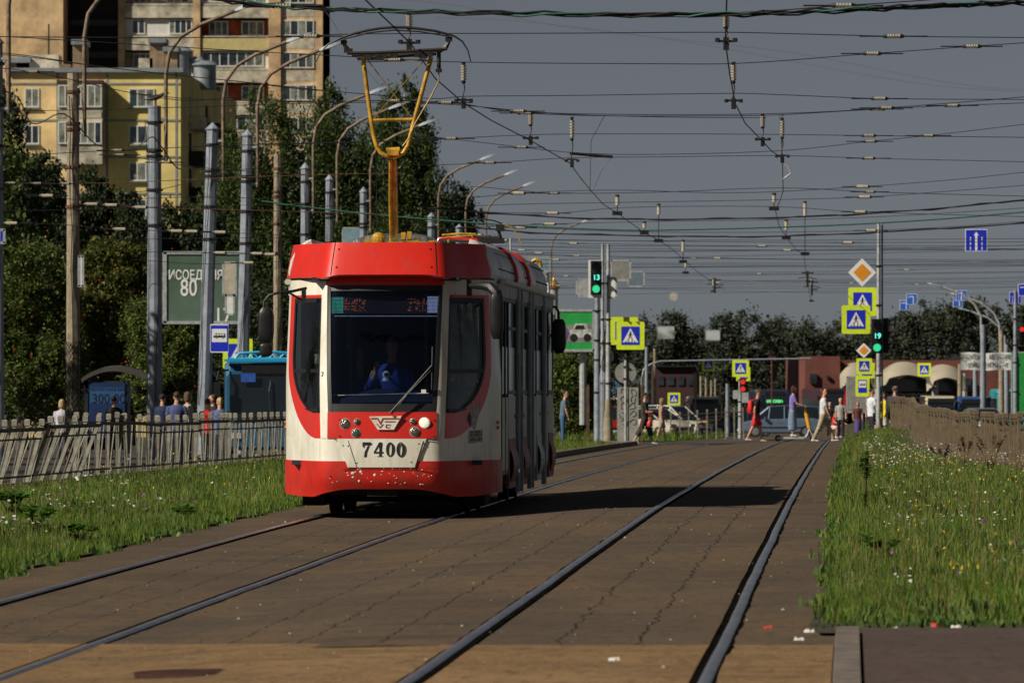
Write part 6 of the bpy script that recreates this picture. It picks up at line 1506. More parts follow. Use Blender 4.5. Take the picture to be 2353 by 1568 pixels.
def yellow():
    Y = 430; org = Vector((O(215,160,Y).x, Y, ZX(O(215,160,Y).x, Y))); r = thing('apartment_building', 'pale yellow panel apartment block on the left with grey seams and rooftop vents', 'building', org); rng = random.Random(4)
    X0 = O(22,0,Y).x; XL = O(245,0,Y).x; X1 = O(415,0,Y).x; zt = O(0,162,Y).z; dep = 46; H = zt-org.z+1
    def wall(xa, xb, m, name, y0=0, side=True):
        b = MB(); 
        P4 = [Vector((xa, Y+y0, 0)), Vector((xb, Y+y0, 0)), Vector((xb+2.0, Y+dep, 0)), Vector((xa+2.0, Y+dep, 0))]
        vs = [v-Vector((org.x, org.y, 0))+Vector((0,0,-1)) for v in P4]+[v-Vector((org.x, org.y, 0))+Vector((0,0,zt-org.z)) for v in P4]
        b.add(vs, [(3,2,1,0),(4,5,6,7),(0,1,5,4),(1,2,6,5),(2,3,7,6),(3,0,4,7)]); return b.build(name, m, r)
    wall(X0, XL-.01, m_yb2, 'wall'); wall(XL, X1, m_yb, 'wall')
    b = MB(); bx(b, 12, 421, 156, 166, Y, Y-.35, Y+dep, org); b.build('roof_edge', m_met, r)
    for ox in (132,246,405): b = MB(); bx(b, ox-2.6, ox+2.6, 166.5, 960, Y, Y-.03, Y+.1, org); b.build('panel_seam', m_seamb, r)
    for oy in (192,276,360,444,528): b = MB(); bx(b, 22, 412, oy-2.2, oy+2.2, Y, Y-.05, Y+.1, org); b.build('panel_seam', m_seamb, r)
    for k in range(5):
        dy = 84.5*k
        window(r, org, 57, 90, 202+dy, 246+dy, Y, Y-.02, 1, rng); window(r, org, 296, 355, 203+dy, 246+dy, Y, Y-.02, 2, rng)
        for (a0, a1) in ((57,90),(296,355)):
            b = MB(); bx(b, a0-2, a1+2, 246.5+dy, 249.5+dy, Y, Y-.25, Y, org); b.build('sill', m_seamb, r)
    # glazed loggia column standing proud
    lg = MB(); bx(lg, 136, 238, 196, 378, Y, Y-1.4, Y-.06, org); lgo = lg.build('loggia', m_par, r)
    b = MB(); bx(b, 134, 240, 186, 196, Y, Y-1.5, Y-.06, org); b.build('loggia_roof', mat('loggia_roof_rust',(.06,.025,.02),.8), r)
    for k in range(2):
        window(r, org, 137, 170, 197+84*k, 248+84*k, Y, Y-1.46, 1, rng); window(r, org, 173, 237, 197+84*k, 248+84*k, Y, Y-1.46, 3, rng, cur=.6)
    b = MB(); bx(b, 137, 236, 258, 272, Y, Y-1.44, Y-1.38, org); b.build('stained_parapet', m_par, lgo)
    # side face: dark loggias
    for k in range(5):
        for j, yy in enumerate((6, 19, 32)):
            z = zt-org.z-3.6-2.75*k; xx = X1+2.0*(yy/dep)-org.x; b = MB(); b.box((xx+.55, yy+3, z), (1.1, 6, 1.1)); b.box((xx+.05, yy+3, z+1.25), (.1,5.6,1.4)); b.build('side_balcony', m_void if (k+j) % 3 else m_par, r)
    # roof things
    for (a0, a1, t, m, cap) in ((5,60,138,m_cap,1),(30,128,120,m_par,0),(128,155,142,m_cap,0),(268-108,190,96,m_cap,1),(338,373,92,m_cap,1),(372,402,112,m_cap,1),(334,378,152,m_cap,0),(312,345,128,m_par,0)):
        b = MB(); bx(b, a0, a1, t, 156, Y, Y+3, Y+6, org); o = b.build('roof_vent', m, r)
        if cap: b = MB(); bx(b, a0-3, a1+3, t-11, t+1, Y, Y+2.6, Y+6.4, org); b.build('vent_cap', m_met, o)
    for (ox, oy0, oy1, rr) in ((413,118,180,.9),(470,150,205,.9),(455,140,168,.5)):
        b = MB(); p = O(ox, oy0, Y+16)-org; q = O(ox, oy1, Y+16)-org; b.cyl(q, p, rr, rr, 14); b.cyl(p, p+Vector((0,0,.35)), rr*1.25, rr*.7, 14); b.build('metal_duct', m_met, r, smooth=40)
    for ox, t in ((112,55),(40,130)): b = MB(); p = O(ox, t, Y+4)-org; q = O(ox, 158, Y+4)-org; b.cyl(q, p, .06); b.box(p-Vector((0,0,1.2)), (1.2,.05,.05)); b.build('aerial', m_dark, r)
yellow()
def tower():
    Y = 500; org = Vector((O(370,0,Y).x, Y, ZX(O(370,0,Y).x, Y))); r = thing('apartment_tower', 'tall tan apartment tower with stacked loggias and brick-red infill, cut by the top edge', 'building', org); rng = random.Random(6)
    zt = O(0,-170,Y).z; X0 = O(-160,0,Y).x; X1 = O(741,0,Y).x; zb = -1
    b = MB(); b.box(((X0+X1)/2-org.x, 11, (zt-org.z)/2), (X1-X0, 18, zt-org.z+2)); b.build('core', m_void, r)
    def wl(a0, a1, y0, y1, m, name='wall', t=-170, bt=976): b = MB(); bx(b, a0, a1, t, bt, Y, Y+y0, Y+y1, org); return b.build(name, m, r)
    wl(-160, 152, -3.5, 1.9, m_tan); wl(272, 285.5, -.3, 1.9, m_tan, 'pier'); wl(444, 460, -.3, 1.9, m_tan, 'pier'); wl(617, 645, -.3, 1.9, m_tan, 'pier'); wl(645.1, 741, .0, 19.9, m_tan)
    for k in range(7):
        dy = 74.2*(k-1)
        for (a0, a1, typ) in ((285.6,443.9,0),(460.1,616.9,1)):
            b = MB(); bx(b, a0, a1, 14+dy, 41+dy, Y, Y-.15, Y+.05, org); b.build('balcony_parapet', m_pary if (k == 2 and typ == 1) else m_par, r)
            b = MB(); bx(b, a0, a1, 82+dy, 87+dy, Y, Y-.1, Y+1.9, org); b.build('floor_slab', m_par, r)
            if (k+typ) % 2 == 1:
                b = MB(); bx(b, a0, a1, 43+dy, 81.5+dy, Y, Y+.2, Y+.3, org); b.build('loggia_wall', m_fw_ if k < 3 else m_par, r)
                if typ == 0:
                    window(r, org, 303, 333, 44+dy, 78+dy, Y, Y+.15, 1, rng); window(r, org, 388, 441, 44+dy, 78+dy, Y, Y+.15, 3, rng)
                else: window(r, org, 464, 605, 44+dy, 78+dy, Y, Y+.15, 6, rng, cur=.5)
            else:
                b = MB(); bx(b, a0, a1, 43+dy, 81.5+dy, Y, Y+1.5, Y+1.8, org); b.build('loggia_wall', m_brick if typ == 1 else m_par, r)
                window(r, org, a0+18, a0+62, 46+dy, 79+dy, Y, Y+1.42, 2, rng, cur=.5); window(r, org, a1-64, a1-12, 46+dy, 79+dy, Y, Y+1.42, 2, rng, cur=.5)
        window(r, org, 649, 721, 46+dy, 82+dy, Y, Y-.05, 3, rng, cur=.45)
        b = MB(); bx(b, 647, 722, 88+dy, 112+dy, Y, Y-.02, Y+.05, org); b.build('spandrel', m_par, r)
    for k in range(5):
        dy = 74*k
        b = MB(); bx(b, 158, 268, 42+dy, 56+dy, Y, Y+1.6, Y+1.9, org); b.build('recess_band', mat('recess_band',(.06,.065,.08),.8), r)
tower()
m_mall = mat('mall_brick', (.16,.050,.038), .85, 0, .15, .4); m_can = mat('canopy_cloth', (.34,.30,.23), .7, 0, .1, .5)
def mall():
    Y = 520; org = Vector((O(2080,0,Y).x, Y, ZX(O(2080,0,Y).x, Y))); r = thing('shopping_building', 'low red-brick shopping building far off with rows of white arched canopies', 'building', org)
    b = MB(); bx(b, 1841, 1921, 818, 996, Y, Y-6, Y+30, org); b.build('brick_tower', m_mall, r)
    b = MB(); bx(b, 1921.1, 2420, 826, 996, Y, Y, Y+30, org); b.build('wall', m_mall, r)
    b = MB(); bx(b, 1925, 2230, 868, 898, Y, Y-.5, Y-.05, org); b.build('window_strip', m_pane, r); b = MB(); bx(b, 1925, 2230, 925, 985, Y, Y-.5, Y-.05, org); b.build('shop_front', m_void, r)
    for a in ((1852,1868,858,880),(1890,1896,862,870)): b = MB(); bx(b, a[0], a[1], a[2], a[3], Y, Y-6.3, Y-6.05, org); b.build('window', m_pane, r)
    s = F/Y
    for i, (c, hw, top) in enumerate(((1962,42,826),(2072,66,824),(2160,44,830))):
        b = MB(); rs = []
        for j in range(17):
            t = j/16*2-1; ox = c+hw*t; oyt = top+8+26*abs(t)**2.2*(1.6 if i == 1 else 1)+0; oyb = top+36+16*abs(t)**1.5+(12 if abs(t) > .7 else 0)
            p = O(ox, oyt, Y)-org; q = O(ox, oyb, Y)-org; rs.append([Vector((p.x,-7,q.z)), Vector((p.x,-6.2,p.z)), Vector((p.x,-2,p.z+.1)), Vector((p.x,-.6,p.z-.4))])
        b.rings(rs, close=False, cap=False); b.rings([[v+Vector((0,.15,-.15)) for v in rr] for rr in rs], close=False, cap=False); b.build('canopy', m_can, r, smooth=60)
        b = MB(); p = O(c+hw*.98, top+40, Y)-org; b.cyl((p.x,-6,0),(p.x,-6,p.z+.5), .35, .25, 8); b.build('canopy_post', m_steel, r)
    text_part('ПАРК    МОСКОВСКИЙ', 0.6, Matrix.Translation(O(2062,909,Y)-org+Vector((0,-.6,0))) @ FR, m_swh, r, 'lettering', .02, .02)
mall()
def lowb(ox0, ox1, oy0, Y, m, label, dep=15):
    c = O((ox0+ox1)/2, 0, Y); org = Vector((c.x, Y, ZX(c.x, Y))); r = thing('low_building', label, 'building', org)
    b = MB(); bx(b, ox0, ox1, oy0, 985, Y, Y, Y+dep, org); b.build('wall', m, r); b = MB(); bx(b, ox0-2, ox1+2, oy0-3, oy0-.1, Y, Y-.4, Y+dep+.4, org); b.build('roof_edge', m_dark, r)
    for k in range(4):
        w_ = (ox1-ox0)/4.0; b = MB(); bx(b, ox0+w_*(k+.2), ox0+w_*(k+.8), oy0+22, oy0+42, Y, Y-.1, Y-.01, org); b.build('window', m_pane, r)
lowb(1506, 1600, 842, 480, mat('dark_red_wall',(.05,.018,.022),.8), 'dark maroon low building behind the tan and grey poles')
lowb(1412, 1440, 870, 470, mat('blue_wall',(.05,.12,.17),.8), 'narrow blue-green building behind the left signal post')
# church with a gold dome
ch = thing('church', 'small gold onion dome of a church far behind the tram roof', 'building', O(1272, 668, 900)); s = F/900
b = MB(); b.cyl((0,0,-50),(0,0,.2), .75, .65, 16); b.build('drum', mat('church_wall',(.30,.30,.32),.8), ch)
b = MB(); b.rings([[Vector((q*cos(t), q*sin(t), z)) for t in [2*pi*i/16 for i in range(16)]] for z, q in ((.2,.65),(.5,.95),(1.0,.9),(1.5,.45),(1.9,.15),(2.2,.05))]); b.build('dome', mat('gold_leaf',(.75,.45,.10),.3,.7), ch, smooth=60)
b = MB(); b.box((0,0,2.7),(.12,.12,1.2)); b.box((0,0,2.9),(.6,.12,.12)); b.build('cross', mat('gold_leaf',(.75,.45,.10),.3,.7), ch)
# ================================================================ TREES
m_bark = mat('bark', (.07,.055,.04), .9, 0, .3, 3, bump=.4); m_birch = mat('birch_bark', (.42,.40,.36), .8, 0, .5, 2.5, bump=.3)
lf_birch = leafmat('leaf_birch', (.036,.062,.014), (.058,.092,.020), (.10,.13,.03), .3, .6)
lf_rowan = leafmat('leaf_rowan', (.045,.078,.016), (.080,.122,.022), (.15,.17,.034), .3, .6)
lf_rowan2 = leafmat('leaf_rowan_ochre', (.048,.072,.014), (.090,.110,.020), (.16,.125,.022), .3, .6)
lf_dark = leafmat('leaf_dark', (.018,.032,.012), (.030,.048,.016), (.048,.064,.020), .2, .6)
lf_far = leafmat('leaf_far', (.035,.046,.030), (.046,.058,.034), (.058,.068,.038), .15, .7)
m_berry = mat('rowan_berries', (.35,.03,.012), .5)
def crown(lobes, nsub, nleaf, ls, seed, droop=0.0, subr=.26, flat=0):
    rng = np.random.default_rng(seed); L = np.array(lobes)           # cx,cy,cz,rx,ry,rz
    vol = (L[:,3]*L[:,4]*L[:,5])**(2/3.); pr = vol/vol.sum()
    k = rng.choice(len(L), nsub, p=pr); d = rng.normal(size=(nsub,3)); d /= np.linalg.norm(d, axis=1)[:,None]
    rad = rng.uniform(.35, 1.0, nsub)**.55; C = L[k,:3]+d*L[k,3:]*rad[:,None]; sr = (L[k,3:].mean(1))*subr*rng.uniform(.5,1.3,nsub)
    j = rng.integers(0, nsub, nleaf); g = rng.normal(size=(nleaf,3))*.55; P_ = C[j]+g*sr[j][:,None]*np.array([1,1,1+droop*1.2])
    if droop: P_[:,2] -= droop*np.abs(rng.normal(size=nleaf))*sr[j]*1.3
    a = rng.normal(size=(nleaf,3)); a /= np.linalg.norm(a, axis=1)[:,None]; b_ = np.cross(a, rng.normal(size=(nleaf,3))); b_ /= np.linalg.norm(b_, axis=1)[:,None]
    s_ = ls*rng.uniform(.55,1.35,nleaf)[:,None]; a *= s_; b_ *= s_*.62
    if droop: a[:,2] *= 1.5
    V = np.stack([P_-a, P_-b_, P_+a, P_+b_], 1).reshape(-1,3); return V, C, sr
def tree(label, Y, lobes_ov, n, nsub, ls_px, m, seed, base_ox=None, bark=None, droop=0, name='tree', group=None, berries=0, trunk=.22, subr=.26, limbs=10, depthk=.9):
    s = F/Y; lob = []
    for (ox, oy, rx, ry) in lobes_ov: p = O(ox, oy, Y); lob.append((p.x, Y+random.Random(ox*7+seed).uniform(-.3,.3)*rx*OV/s, p.z, rx*OV/s, rx*OV/s*depthk, ry*OV/s))
    bo = base_ox if base_ox is not None else lobes_ov[0][0]; X = (bo*OV-512)/F*Y; zb = ZX(X, Y); org = Vector((X, Y, zb)); r = thing(name, label, 'tree', org, 0, group)
    V, C, sr = crown(lob, nsub, n, ls_px/s, seed, droop, subr); quick('crown', V, n, 4, [(0,1,2,3)], m, None, None, r, org)
    ztop = max(l[2]+l[5]*.6 for l in lob)-zb; b = MB(); tp = Vector((lob[0][0]-X, 0, ztop)); rg = random.Random(seed)
    mid = Vector((rg.uniform(-.3,.3), 0, ztop*.4)); b.tube([(0,0,-.3), mid*.5, mid, mid.lerp(tp,.5), tp], [trunk*1.2, trunk, trunk*.8, trunk*.5, trunk*.15], 7)
    t_ = b.build('trunk', bark or m_bark, r, smooth=60)
    for k in range(limbs):
        c = Vector(C[rg.randrange(len(C))])-org; st_ = Vector((mid.x*.9, 0, max(ztop*.15, c.z*.62))); b = MB(); b.tube([st_, st_.lerp(c,.5)+Vector((0,0,.2)), c], [trunk*.35, trunk*.22, trunk*.08], 5); b.build('limb', bark or m_bark, r)
    if berries:
        rng = np.random.default_rng(seed+1); V = []
        for i in range(berries):
            c = C[rng.integers(len(C))]+rng.normal(size=3)*.35; q = 1.1/s*rng.uniform(.6,1.3)
            for d in ((q,0,0),(0,q,0),(-q,0,0),(0,-q,0),(0,0,q),(0,0,-q)): V.append(tuple(c+np.array(d)))
        o = quick('berries', V, berries, 6, [(0,1,4),(1,2,4),(2,3,4),(3,0,4),(1,0,5),(2,1,5),(3,2,5),(0,3,5)], m_berry, None, 'stuff', r, org)
    return r
tree('tall weeping birch in front of the tower, left one of the birches', 300, [(610,320,80,120),(560,430,100,140),(650,480,110,150),(705,360,70,130),(515,520,70,130),(600,640,130,160),(500,680,80,130),(690,560,100,150)], 62000, 525, 1.52, lf_birch, 1, base_ox=610, bark=m_birch, droop=.9, subr=.22, limbs=14)
tree('birch with a thin pointed top rising beside the tower edge', 310, [(757,205,14,50),(762,265,34,75),(772,350,66,110),(740,470,90,140),(815,420,55,120),(780,600,110,160)], 44000, 412, 1.52, lf_birch, 2, base_ox=765, bark=m_birch, droop=.9, subr=.22, limbs=12)
tree('tall feathery birch directly behind the pantograph', 320, [(930,212,30,40),(925,285,70,85),(890,380,80,120),(965,370,44,95),(930,500,90,130),(850,600,110,130)], 44000, 412, 1.52, lf_birch, 3, base_ox=920, bark=m_birch, droop=.9, subr=.22, limbs=12)
tree('lower dark round tree right of the birches, above the tram roof', 335, [(1050,462,52,46),(1000,470,60,80),(1085,500,26,40),(980,580,100,100),(1060,570,60,70)], 22800, 300, 1.52, lf_dark, 4, base_ox=1020, droop=.4, limbs=8)
RB = 'rowan trees behind the stop'
tree('big rowan full of red berries at the left edge behind the fence', 205, [(60,640,110,90),(10,720,90,110),(110,760,90,110),(40,860,110,90),(140,880,60,70)], 62000, 525, 1.65, lf_rowan, 5, base_ox=50, berries=160, group=RB, subr=.2)
tree('rowan with ochre leaves right of the tan concrete pole', 208, [(250,610,85,65),(200,700,60,80),(300,640,60,60),(270,740,90,90),(230,840,80,70)], 41800, 450, 1.65, lf_rowan2, 6, base_ox=250, berries=120, group=RB, subr=.2)
tree('rowan between the thick grey pole and the green billboard', 202, [(390,690,50,70),(350,760,70,90),(410,790,60,80),(380,870,80,80),(440,760,30,60),(330,860,50,60)], 44000, 375, 1.65, lf_rowan, 7, base_ox=380, berries=90, group=RB, subr=.2)
tree('dark leafy bush behind the stop between the billboard and the blue bus', 215, [(500,850,60,90),(560,800,60,80),(610,840,70,100),(450,880,60,70),(600,720,60,70)], 22800, 275, 1.65, lf_dark, 8, base_ox=530, name='bush')
DK = 'dark trees before the yellow block'
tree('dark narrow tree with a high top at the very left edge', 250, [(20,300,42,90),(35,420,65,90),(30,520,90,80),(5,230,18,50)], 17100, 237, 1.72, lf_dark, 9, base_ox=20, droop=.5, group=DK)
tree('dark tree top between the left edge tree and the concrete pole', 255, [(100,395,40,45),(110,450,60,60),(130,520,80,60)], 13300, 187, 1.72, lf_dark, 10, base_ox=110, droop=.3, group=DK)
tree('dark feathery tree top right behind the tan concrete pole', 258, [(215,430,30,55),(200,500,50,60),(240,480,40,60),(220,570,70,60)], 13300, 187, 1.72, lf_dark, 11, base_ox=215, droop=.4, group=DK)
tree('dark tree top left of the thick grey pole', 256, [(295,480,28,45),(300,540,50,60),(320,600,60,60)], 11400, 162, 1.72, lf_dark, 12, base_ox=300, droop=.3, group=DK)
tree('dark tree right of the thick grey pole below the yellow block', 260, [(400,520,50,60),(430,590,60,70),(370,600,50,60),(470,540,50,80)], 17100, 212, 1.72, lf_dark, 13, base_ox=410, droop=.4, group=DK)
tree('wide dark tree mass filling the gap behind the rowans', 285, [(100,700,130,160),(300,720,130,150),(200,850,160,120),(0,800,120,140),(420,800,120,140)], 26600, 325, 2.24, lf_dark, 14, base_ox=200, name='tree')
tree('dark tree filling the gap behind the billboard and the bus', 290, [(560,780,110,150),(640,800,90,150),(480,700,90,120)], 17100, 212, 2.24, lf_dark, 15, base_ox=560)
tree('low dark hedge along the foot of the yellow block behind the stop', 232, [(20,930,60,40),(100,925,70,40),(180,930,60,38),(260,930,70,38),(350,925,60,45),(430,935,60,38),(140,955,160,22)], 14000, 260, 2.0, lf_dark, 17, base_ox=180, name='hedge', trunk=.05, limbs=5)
tree('leafy green tree just right of the tram, behind the man in blue-grey', 255, [(1320,860,60,60),(1290,900,50,70),(1360,900,45,70),(1330,950,60,50)], 22800, 300, 1.58, lf_rowan, 16, base_ox=1325)
for i, Y in enumerate((88,104,121,138,156)):
    X = XR(Y)-24.6-(.5 if i % 2 else 0); zb = ZX(X, Y); cx = (X/Y*F+512)/OV; s_ = F/Y; cy = (YH-(6.3+zb-CH)*s_)/OV; rr = 3.2*s_/OV
    tree('leafy street tree just outside the left edge, shading the left road', Y, [(cx,cy,rr,rr*.95),(cx-rr*.5,cy+rr*.5,rr*.7,rr*.6),(cx+rr*.45,cy-rr*.5,rr*.6,rr*.6)], 9000, 160, 4.5, lf_rowan, 200+i, group='street trees outside the left edge', limbs=5)
FT = 'row of far trees beyond the crossing'
farl = [(1300,600,780,80,110),(1400,640,790,60,100),(1478,700,775,60,90),(1545,650,765,45,95),(1600,720,790,60,80),(1660,620,770,50,90),(1715,640,762,60,90),(1790,660,772,70,85),(1870,640,778,70,80),(1945,680,775,60,75),(2010,660,780,60,70),(2075,600,762,55,80),(2130,570,735,60,95),(2190,560,722,60,95),(2255,590,735,60,90),(2320,600,742,60,90),(2390,600,748,70,90),(1580,760,830,120,60),(1740,760,825,120,60),(1900,760,830,120,60),(2060,740,820,120,70),(2250,720,815,130,80)]
names = ['far tree half hidden behind the tram\'s rear','far tree behind the left signal post','first far tree right of the left signal post','far tree with a rounded peak behind the left hanging signs','far tree in the dip behind the small crossing sign','far tree above the left edge of the brown pole cluster','peaked far tree above the double red light','far tree above the far dark trolleybus','far tree above the striding man','far tree left of the priority diamond','far tree behind the right-hand signal post','far tree right of the right-hand traffic light','left shoulder of the tallest far clump','tallest far tree below the pale blue lane signs','far tree between the lane signs and the lamp posts','far tree behind the lamp posts at the right','far tree cut by the right edge','low distant tree behind the pole cluster','low distant tree behind the trolleybus','low distant tree behind the brick building, left','low distant tree behind the white canopy','low distant tree behind the white banner']
for i, (ox, Y, oy, rx, ry) in enumerate(farl):
    rg = random.Random(i); lobes = [(ox, oy, rx*.8, ry*.55)]+[(ox+rg.uniform(-.7,.7)*rx, oy+rg.uniform(-.1,1.0)*ry, rx*rg.uniform(.45,.7), ry*rg.uniform(.35,.5)) for _ in range(4)]+[(ox, 880, rx, 60)]
    tree(names[i], Y, lobes, 8000, 150, 1.6, lf_far, 60+i, base_ox=ox, group=FT, trunk=.35, limbs=3, subr=.3)
# ================================================================ VEHICLES
m_tyre = mat('tyre', (.012,.012,.012), .85); m_rim = mat('rim', (.35,.36,.38), .35, .6)
m_cg = mat('car_glass', (.012,.018,.024), .08, 0, .1, 2, spec=.8); m_tail = mat('tail_lamp', (.5,.02,.02), .3)
def wheelset(r, xs, yw, R=.31):
    for x in xs:
        for s_ in (1,-1):
            b = MB(); b.cyl((x, s_*(yw-.2), R),(x, s_*yw, R), R, n=20); w_ = b.build('wheel', m_tyre, r, smooth=40); b = MB(); b.cyl((x, s_*(yw-.02), R),(x, s_*(yw+.012), R), R*.62, n=14); b.build('rim', m_rim, w_, smooth=40)
def car(label, loc, rz, col, style='wagon', cat='car', lights=None, L=4.4, extra=None):
    r = thing('car', label, cat, loc, rz); m = mat('paint_%d_%d_%d' % tuple(int(c*999) for c in col), col, .3, .1, .06, 1, coat=.6); W = .86; k = L/4.4
    # body: stations along x (front = +x)
    prof = [(-2.2,.45,.80,.86),(-2.12,.30,.98,.95),(-1.6,.24,1.02,1.0),(-.5,.20,1.0,1.0),(.6,.20,.98,1.0),(1.25,.22,.93,1.0),(1.8,.25,.82,.97),(2.12,.30,.68,.90),(2.2,.42,.60,.80)]
    b = MB(); rs = []
    for x, z0, z1, w_ in prof:
        a = W*w_; zm = z0+(z1-z0)*.45; rs.append([Vector((x*k, y, z)) for y, z in ((-a*.93,z0),(-a,z0+.08),(-a*1.0,zm),(-a*.97,z1-.05),(-a*.88,z1),(a*.88,z1),(a*.97,z1-.05),(a,zm),(a,z0+.08),(a*.93,z0))])
    b.rings(rs); b.build('body', m, r, smooth=35)
    if style == 'wagon': gp_ = [(-2.12,1.0),(-2.0,1.58),(-.2,1.66),(.55,1.60),(1.35,.96)]; 
    elif style == 'sedan': gp_ = [(-1.75,1.0),(-1.1,1.40),(-.3,1.46),(.35,1.42),(1.25,.95)]
    else: gp_ = [(-2.05,1.0),(-1.7,1.45),(-.3,1.53),(.4,1.47),(1.3,.95)]
    b = MB(); n = len(gp_); zb_ = .93
    rs = []
    for x, z in gp_: t = (z-zb_)/.7; a0 = W*.93; a1 = W*(.93-.18*t); rs.append([Vector((x*k,-a0,zb_)), Vector((x*k,-a1,z)), Vector((x*k,a1,z)), Vector((x*k,a0,zb_))])
    b.rings(rs); b.build('window_glass', m_cg, r)
    b = MB(); rs = [[Vector((x*k,-W*(.94-.18*(z-zb_)/.7),z-.05)), Vector((x*k,-W*(.90-.18*(z-zb_)/.7),z+.02)), Vector((x*k,W*(.90-.18*(z-zb_)/.7),z+.02)), Vector((x*k,W*(.94-.18*(z-zb_)/.7),z-.05))] for x, z in gp_[1:-1]]
    b.rings(rs); b.build('roof', m, r, smooth=35)
    for i, (x, z) in enumerate(gp_[1:-1]):
        for s_ in (1,-1): b = MB(); xb = x*k+(-.12 if i == 0 else .1 if i == n-3 else 0); b.tube([(xb, s_*W*.945, zb_), (x*k, s_*W*(.93-.18*(z-zb_)/.7+.01), z-.02)], .04, 5); b.build('pillar', m, r)
    b = MB(); b.tube([(gp_[-1][0]*k, W*.9, .95),(gp_[-2][0]*k, W*.78, gp_[-2][1])], .035, 5); b.tube([(gp_[-1][0]*k,-W*.9,.95),(gp_[-2][0]*k,-W*.78,gp_[-2][1])], .035, 5); b.build('windscreen_pillar', m, r)
    wheelset(r, (-1.32*k, 1.35*k), W+.01)
    for s_ in (1,-1):
        b = MB(); b.box((2.12*k, s_*.62, .66), (.12,.30,.15)); b.build('headlight', mat('car_headlight_on',(.9,.85,.8),.3,emit=(1,.78,.6),estr=1.1) if lights else mat('car_headlight',(.5,.5,.5),.2), r)
        b = MB(); b.box((-2.16*k, s_*.70, .85), (.10,.16,.22)); b.build('tail_light', m_tail, r)
        b = MB(); b.box((.85*k, s_*(W+.10), 1.0), (.12,.18,.12)); b.build('side_mirror', m, r)
        b = MB(); b.box((-.1, s_*(W+.006), .52), (2.2*k,.02,.07)); b.build('trim_strip', m_rub, r)
    b = MB(); b.box((2.2*k,0,.45),(.05,.9,.16)); b.build('grille', m_rub, r)
    b = MB(); b.box((2.24*k,0,.38),(.02,.5,.11)); b.build('number_plate', m_swh, r)
    return r
def at_(ox, Y, dz=0): X = (ox*OV-512)/F*Y; return Vector((X, Y, ZX(X, Y)+dz))
car('grey-blue estate car crossing behind the man in red shorts', at_(1792,300), pi, (.12,.17,.24), 'wagon')
car('red car with its headlights on, behind the left signal post', at_(1390,262), radians(-82), (.34,.015,.012), 'hatch', lights=True)
car('dark blue car partly hidden by grass left of the red car', at_(1316,258), radians(-80), (.012,.02,.045), 'hatch')
tx = car('white car with an orange stripe behind the woman in black', at_(1535,285), radians(-35), (.62,.62,.6), 'wagon')
b = MB(); b.box((0,.885,.80),(3.4,.012,.16)); b.box((0,-.885,.80),(3.4,.012,.16)); b.box((2.0,0,.80),(.3,.9,.03)); b.build('orange_stripe', mat('stripe_orange',(.75,.28,.02),.5), tx)
car('white car behind the legs of the woman in black, left of the striped one', at_(1500,275), radians(-50), (.55,.50,.42), 'sedan')
car('dark blue car behind the post of the double red light', at_(1705,330), pi, (.012,.018,.05), 'sedan')
car('dark car roof seen over the right-hand fence by the pale van', at_(2145,300), radians(-80), (.02,.03,.07), 'sedan')
car('silver car roof seen over the right fence beside the teal bus', at_(2258,300), radians(-80), (.20,.22,.28), 'sedan')
def bus(label, loc, rz, col, L=11, W=1.25, H=2.9, name='bus', cat='bus', front_dark=True, sidec=None, disp=None, red=None, parts=True, truss=False):
    r = thing(name, label, cat, loc, rz); m = mat('bus_%d_%d_%d' % tuple(int(c*999) for c in col), col, .4, 0, .08, 1, coat=.3)
    b = MB(); rs = []
    for x, zt, w_ in ((-L+.2,H-.2,.95),(-L+.5,H,1),(-.8,H,1),(-.25,H-.06,.985),(0,H-.35,.94),(.10,1.0,.93),(.12,.35,.92)):
        rs.append([Vector((x, y, z)) for y, z in ((-W*w_,.3),(-W*w_,zt-.15),(-W*w_*.9,zt),(W*w_*.9,zt),(W*w_,zt-.15),(W*w_,.3))])
    b.rings(rs); b.build('body', m, r, smooth=30)
    b = MB(); b.rings([[Vector((x, y*W*.87, z)) for y in (-1,-.5,0,.5,1)] for x, z in ((.045,H-.42),(.135,1.02))]+[[Vector((x, y*W*.87, z)) for y in (-1,-.5,0,.5,1)] for x, z in ((.10,1.02),(.0,H-.42))], cap=False, close=False); ws = b.build('windscreen', m_cg, r)
    for s_ in (1,-1):
        b = MB(); b.box((-L/2, s_*(W+.004), 1.65),(L-1.2,.02,1.1)); b.build('side_windows', m_cg, r)
        b = MB(); b.box((.13, s_*W*.72, .62),(.08,.28,.16)); b.build('headlight', mat('car_headlight',(.5,.5,.5),.2), r)
        b = MB(); b.tube([(.0,s_*W*.9,H-.3),(.35,s_*(W+.15),H-.35),(.38,s_*(W+.2),H-.6)], .03, 6); a = b.build('mirror_arm', m_rub, r); b = MB(); b.box((.38,s_*(W+.2),H-.85),(.1,.2,.42)); b.build('mirror', m_rub, a)
    b = MB(); b.box((.07,0,H-.28),(.06,1.5,.26)); dd = b.build('route_board', m_rub, r)
    if disp: text_part(disp[0], .30, Matrix.Translation(Vector((.20,0,H-.95))) @ Matrix(((0,0,1,0),(1,0,0,0),(0,1,0,0),(0,0,0,1))), mat('led_text_'+disp[0][:2],(.1,.5,.2),.5,emit=disp[1],estr=1.0), dd, 'display_text', .004, .008)
    if red:
        for s_ in (1,-1): b = MB(); b.rings([[Vector((.17, s_*W*y, z)), Vector((.17, s_*W*(y2), z)), Vector((.05, s_*W*y2, z)), Vector((.05, s_*W*y, z))] for y, y2, z in ((.45,.62,1.0),(.62,.85,1.9),(.72,1.0,H-.25))]); b.build('red_blade', mat('blade_red',(.6,.02,.02),.4), r)
    wheelset(r, (-1.6, -L+2.6), W+.01, .46)
    return r
